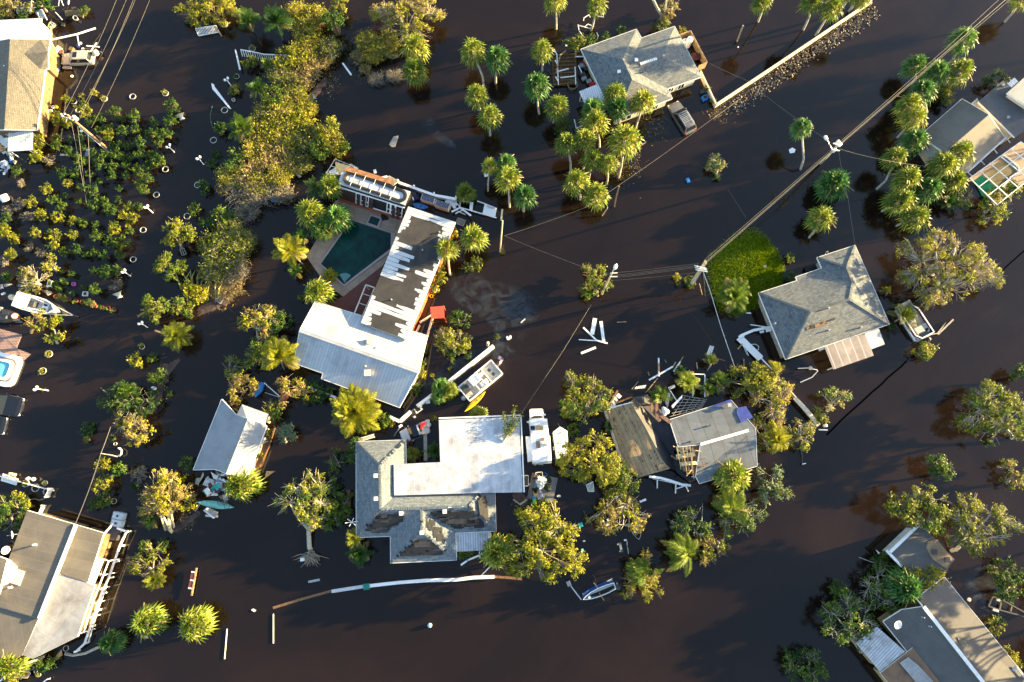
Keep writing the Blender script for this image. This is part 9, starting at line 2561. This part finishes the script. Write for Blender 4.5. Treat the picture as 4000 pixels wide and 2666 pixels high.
for(x,y),lab in(((1103,1170),'white ring afloat below the beige car'),((1268,752),'white ring afloat above the beige car'),((1232,665),'white ring beside the blue float')):tag(MB().tube([q(x,y,.08)+Vector((.17*math.cos(a),.17*math.sin(a),0))for a in np.linspace(0,6.283,13)],.05,6,0,False).build('life_ring',K0),lab,'ring')
heap(K26,'blue tarp scrap afloat under the long white pole',K26,q(1200,705,.05),.4,.3,.12,'blue_tarp',81)
flat_picket('small white metal rack in the water below the beige car',q,[(965,1030,.4),(1090,1030,.4),(1090,1052,.3),(965,1050,.3)],3,'alu','rack','rack')
tag(MB().lathe(q(1160,285,.3),[(.3,-.4),(.34,.3),(.28,.3),(.26,0.)],16,0,(.3,-.3,.9)).build('bucket',K4),'grey bucket under the floating mat at the top left','bucket')
board('reed_mat','mossy brown floating mat at the top left','mat','moss_mat',q,[(990,160,.3),(1200,150,.3),(1280,200,.3),(1265,270,.2),(1140,230,.2),(1000,245,.2)],.3)
bpy.data.objects['reed_mat'].name='moss_mat'
for pts,lab in[([(480,15,1.5),(585,75,1.2)],'white frame bar at the top left greenery, first'),([(480,15,1.5),(480,110,1.2)],'white frame bar at the top left greenery, second'),([(480,110,1.2),(645,155,1.)],'white frame bar at the top left greenery, third'),([(645,155,1.),(722,310,.5)],'white frame bar at the top left greenery, fourth'),([(575,195,.9),(600,275,.5)],'white frame bar above the carport roof'),([(850,190,.6),(955,305,.4)],'white bar slanting right of the green tree'),([(905,0,.8),(895,95,.4)],'white bar at the top edge, left'),([(935,0,.8),(972,90,.4)],'white bar at the top edge, middle'),([(1055,0,.8),(1040,70,.4)],'thick white board at the top edge, right')]:rail('frame_bar',lab,'bar',K0,q,pts,.26 if 'board'in lab else .1,.08,'broken white frames at the top left')
board('glass_sheet','blue grey plastic sheet hanging in the broken white frame','sheet','glass_pale',q,[(500,120,.8),(640,165,.8),(720,285,.5),(640,285,.4),(560,230,.5)],.04)
board('grey_roofing','grey mesh panel at the top left behind the carport','panel',K13,q,[(240,130,.8),(470,105,.8),(480,210,.7),(260,215,.7)],.08)
heap('junk_heap','dark heap of junk between carport and floating mat','junk',q(800,400,.1),.5,.7,.4,'junk_mix',83)
board('square_crate','dark square crate lid afloat at the top left','crate',K6,q,[(940,345,.1),(995,350,.1),(985,405,.1),(932,395,.1)],.1)
q=Q('z2')
for i in range(16):
 x,y=RNG.uniform(0,145),RNG.uniform(1080,1300)
 if x+(y-1080)*.5>190:continue
 tag(MB().box(q(x,y,.3+.02*i),(RNG.uniform(.3,.9),RNG.uniform(.2,.5),.05),RNG.uniform(0,3)).build('scrap_board','white_gloss'if i%3 else K4),'pale scrap board in the heap at the left edge below the striped awning','scrap','scrap boards in the heap at the left edge')
for(x,y),m,lab in[((75,960),K0,'white sack below the striped awning, left'),((130,990),'blue_grey2','blue grey sack below the striped awning'),((175,1015),K0,'white sack below the striped awning, right'),((185,1055),K2,'small pale sack beside the blue one'),((180,1100),K15,'bright blue sack below the striped awning'),((230,1112),'stone','pink sack right of the bright blue one')]:heap('sack',lab,'sack',q(x,y,.1),.3,.28,.35,m,90+x)
tag(MB().lathe(q(15,900,.6),[(.55,-.3),(.6,.1),(.3,.4),(.05,.45)],14).build('wicker_dome','wood',None,True),'tan wicker dome at the left edge beside the striped awning','basket')
for pts,w_,lab in[([(-20,720,1.2),(115,880,.6)],.8,'white board leaning left of the striped awning'),([(0,625,2.),(130,700,1.6)],.3,'white beam end left of the striped awning'),([(85,740,1.2),(125,800,.8)],.4,'small white panel left of the striped awning')]:rail(K23,lab,'board',K0,q,pts,w_,.08)
rail(K23,'white plank afloat among the nursery shrubs','plank','cream',q,[(920,1000,.05),(1040,1005,.08)],.3,.06)
board('grey_board','blue grey board sunk among the nursery shrubs','board','blue_grey2',q,[(1335,890,.02),(1390,900,.02),(1350,1030,.02),(1290,1020,.02)],.04)
flat_picket('white garden chair frame under the tan house wall',q,[(715,330,.5),(790,310,.5),(805,335,.4),(725,355,.4)],4,K0,'garden_chair','chair')
tag(MB().lathe(q(858,265,.3),[(.2,-.2),(.24,.1),(.1,.15)],14).build('yellow_bucket','yellow_plastic'),'yellow bucket beside the white chair frame','bucket')
tag(MB().lathe(q(820,275,.3),[(.2,-.2),(.24,.15),(.18,.16),(.15,0.)],14).build('white_bucket',K0),'white bucket beside the yellow bucket','bucket')
q=Q('t0')
t=thing('white_drum','white drum lying in the water at the left edge','drum',q(30,1345))
MB().lathe(q(30,1350,.4),[(.1,-.5),(.52,-.48),(.55,0.),(.55,.45),(.46,.46),(.42,.2)],18,0,(-.35,.75,.5)).build('drum_body',K0,t,True)
MB().lathe(q(16,1325,.75),[(.4,0),(.01,.02)],18,0,(-.35,.75,.5)).build('drum_inside',K14,t)
flat_picket('white slatted gate lying below the golden willow',q,[(1330,195,.6),(1470,175,.6),(1488,220,.2),(1352,245,.2)],14,K0)
rail('post','golden slanting post at the lower corner of the white slatted gate','post','wood',q,[(1470,185,.8),(1510,250,.1)],.18,.14)
t=thing('white_fence_run','broken white fence run between the golden bush and brush strip','fence',q(1640,340))
q1=Q('p')
k=MB()
for a,b in zip([(940,195),(985,203),(1030,213),(1150,218)][:-1],[(940,195),(985,203),(1030,213),(1150,218)][1:]):
 k.beam(q1(*a,.9),q1(*b,.9),.12,.1);k.beam(q1(*a,.3),q1(*b,.3),.12,.1)
 A_,B_=q1(*a,.9),q1(*b,.9)
 n_=max(3,int((B_-A_).length/.3))
 for i in range(n_):p=A_.lerp(B_,i/n_);k.beam(p,p+Vector((0,-.5,-.9)),.1,.04)
k.build('panels',K0,t)
flat_picket('narrow white fence panel standing left of the golden bush',q,[(1600,340,1.),(1606,345,.9),(1637,475,.6),(1630,475,.6)],2,K0)
board('white_plank','long white jagged board floating above a ring planter','board',K0,q,[(1437,567,.15),(1455,575,.15),(1460,590,.15),(1572,740,.1),(1562,742,.1),(1445,607,.15)],.1)
shrub(q,(1600,615),24,'spindly grey green shrub in a square pot',K9,1.)
crate(q,(1585,675),.4,.4,.4,.2,'small square pot under the spindly shrub',K4,'square_pot',0.,cat='flower pot')
tag(MB().tube([q(1444,722,.05),q(1430,790,.05),q(1436,830,.05),q(1447,875,.05)],.04,5).build('hose','hose_green'),'green hose drifting right of the nursery','hose')
q=Q('t1')
rail('white_post','white post floating in the channel right of the brush strip','post',K0,q,[(590,432,.1),(648,512,.1)],.26,.15)
board('drift_raft','grey brown driftwood raft alone in open water',K31,K13,q,[(905,985,.1),(925,950,.15),(935,930,.15),(970,922,.12),(960,960,.12),(945,1000,.1),(925,1002,.1)],.14)
rail('log','thick dead log lying below the big golden tree','log','bark',q,[(825,370,.3),(880,372,.4),(930,388,.4),(968,378,.3)],.5,.4)
rail('pole','rusty thin pole behind the dark feather palms','pole','wood_pole',q,[(170,40,1.5),(212,150,.3)],.12,.1)
for pts,lab in[([(385,635,.3),(412,672,.2),(390,678,.1)],'white lattice scrap at the brush strip edge'),([(248,1135,.2),(312,1200,.2),(295,1212,.1),(245,1165,.1)],'white lattice in the dark brush left of the pool house')]:panel_sheet('trellis',lab,K25,K25,q,pts,'broken lattice panels')
tag(MB().box(q(527,390,.8),(.45,.4,.2),.2).build('scrap_sheet',K0),'white scrap in the upper brush strip','debris')
crate(q,(124,1355),.9,.6,.4,0.,'blue box in the dark lower brush strip',K15,'box',.1,False,cat='box')
q=Q('t4')
flat_picket('grey rotten crate on the mud bank at the middle left',q,[(1500,415,.3),(1540,430,.3),(1500,500,.2),(1462,475,.2)],5,K13,'crate','crate')
flat_picket('white open box frame hanging by the yellow green tree',q,[(1225,130,.4),(1250,122,.4),(1268,162,.2),(1240,172,.2)],2,K13,'open_box','frame')
tag(MB().lathe(q(1047,1078,.3),[(.24,-.3),(.26,.3),(.2,.32)],14).build('white_barrel',K0),'white barrel on the narrow mud bank','barrel')
k=MB();c_=q(820,1510,.3)
for s in(0,1):k.tube([c_+Vector((-.3+.2*s,.5,.1)),c_+Vector((.3,.2,.3)),c_+Vector((.3,-.3,.3)),c_+Vector((-.2+.2*s,-.5,.1))],.1,6)
tag(k.build('white_arch',K0),'white curved seat frame at the lower bank','frame')
rail('log','sawn log stump on the left bank bush','log','wood',q,[(1055,683,.5),(1135,710,.7)],.25,.22)
for x,y,lab in[(1440,480,'cut banana stems on the bank, lower'),(1290,400,'cut banana stems on the bank, upper')]:
 k=MB()
 for i in range(6):
  a=RNG.uniform(.9,2.4);p=q(x+RNG.uniform(-60,60),y,0);k.tube([p,p+Vector((math.cos(a)*.8,math.sin(a)*1.6,1.)),p+Vector((math.cos(a)*1.6,math.sin(a)*2.6,.9))],[.12,.1,.03],6)
 tag(k.build('banana_clump','stem_yellow'),lab,'stems')
def film_mat():
 m=bpy.data.materials.new('oil_film');m.use_nodes=True
 t=m.node_tree;t.nodes.clear()
 o=t.nodes.new('ShaderNodeOutputMaterial')
 ob=coords(t)
 n1=noise(t,ob,.28,6,.65,2.2)
 hue=noise(t,ob,.5,3,.5,1.5)
 col=ramp(t,hue,[(.3,(.035,.045,.062)),(.5,(.052,.06,.074)),(.6,(.05,.054,.06)),(.72,(.03,.045,.07))])
 p=t.nodes.new('ShaderNodeBsdfPrincipled');t.links.new(col,p.inputs['Base Color']);p.inputs['Roughness'].default_value=.12;p.inputs['IOR'].default_value=1.6
 tr=t.nodes.new('ShaderNodeBsdfTransparent');mx=t.nodes.new('ShaderNodeMixShader')
 g=coords(t,'UV')
 edge=t.nodes.new('ShaderNodeAttribute');edge.attribute_name='film'
 a=mth(t,'MULTIPLY',ramp(t,n1,[(.4,0.),(.66,.75)]),edge.outputs['Fac'])
 t.links.new(a,mx.inputs[0]);t.links.new(tr.outputs[0],mx.inputs[1]);t.links.new(p.outputs[0],mx.inputs[2]);t.links.new(mx.outputs[0],o.inputs[0])
 return m
MDEF['oil_film']=film_mat
def film(q,pts,z=.006):
 ol=smooth_outline(pts2(q,pts),5,.1,2)
 cx=sum(p[0]for p in ol)/len(ol);cy=sum(p[1]for p in ol)/len(ol)
 mb=MB();n=len(ol)
 for a0,a1 in((1,.72),(.72,.35),(.35,.02)):
  for i in range(n):
   p,r_=ol[i],ol[(i+1)%n]
   mb.poly([(cx+(u[0]-cx)*f,cy+(u[1]-cy)*f,z)for u,f in((p,a0),(r_,a0),(r_,a1),(p,a1))])
 o=mb.build('oil_film','oil_film')
 at=o.data.attributes.new('film','FLOAT','POINT')
 vals=[]
 for a0,a1 in((1,.72),(.72,.35),(.35,.02)):
  for i in range(n):vals+=[0 if a0==1 else 1,0 if a0==1 else 1,1,1]
 at.data.foreach_set('value',vals)
 tag(o,kind=K21)
film(Q('t5'),[(1300,300),(1420,250),(1600,330),(1800,380),(1920,480),(1930,600),(1840,720),(1780,900),(1700,960),(1600,880),(1640,720),(1560,620),(1400,520),(1300,420)])
film(Q('t5'),[(1130,1010),(1250,950),(1400,850),(1560,780),(1680,780),(1560,880),(1350,980),(1220,1080),(1130,1110)],.009)
film(Q('t1'),[(1140,770),(1200,800),(1260,900),(1380,1000),(1300,1010),(1200,930),(1130,850)],.006)
film(Q('t11'),[(1350,800),(1500,750),(1650,820),(1700,1000),(1560,1100),(1400,1040),(1330,900)],.006)
# trees standing beyond the right edge
qd_,mi_,T_=tree_meshes(4.6,4.,9.,(K1,K10),77,(0,0),.7)
ME_T=quad_mesh('trunk',T_,['bark'],np.zeros(len(T_)));ME_C=quad_mesh('crown',qd_,['leaf_olive',K10],mi_)
i=0
for x,y,s_ in[(4380,2050,1.),(4260,2320,1.),(4400,2500,1.2),(4240,2640,1.),(4700,420,1.1),(4800,60,1.2),(4560,2300,1.3)]:
 p=PX(x,y,0)
 t=thing('roadside_tree','tall tree standing beyond the right edge of the flooded street','tree',p,'trees beyond the right edge')
 link('trunk',ME_T,t);link('crown',ME_C,t);t.scale=(s_,s_,s_*1.1);t.rotation_euler=(0,0,i);i+=1
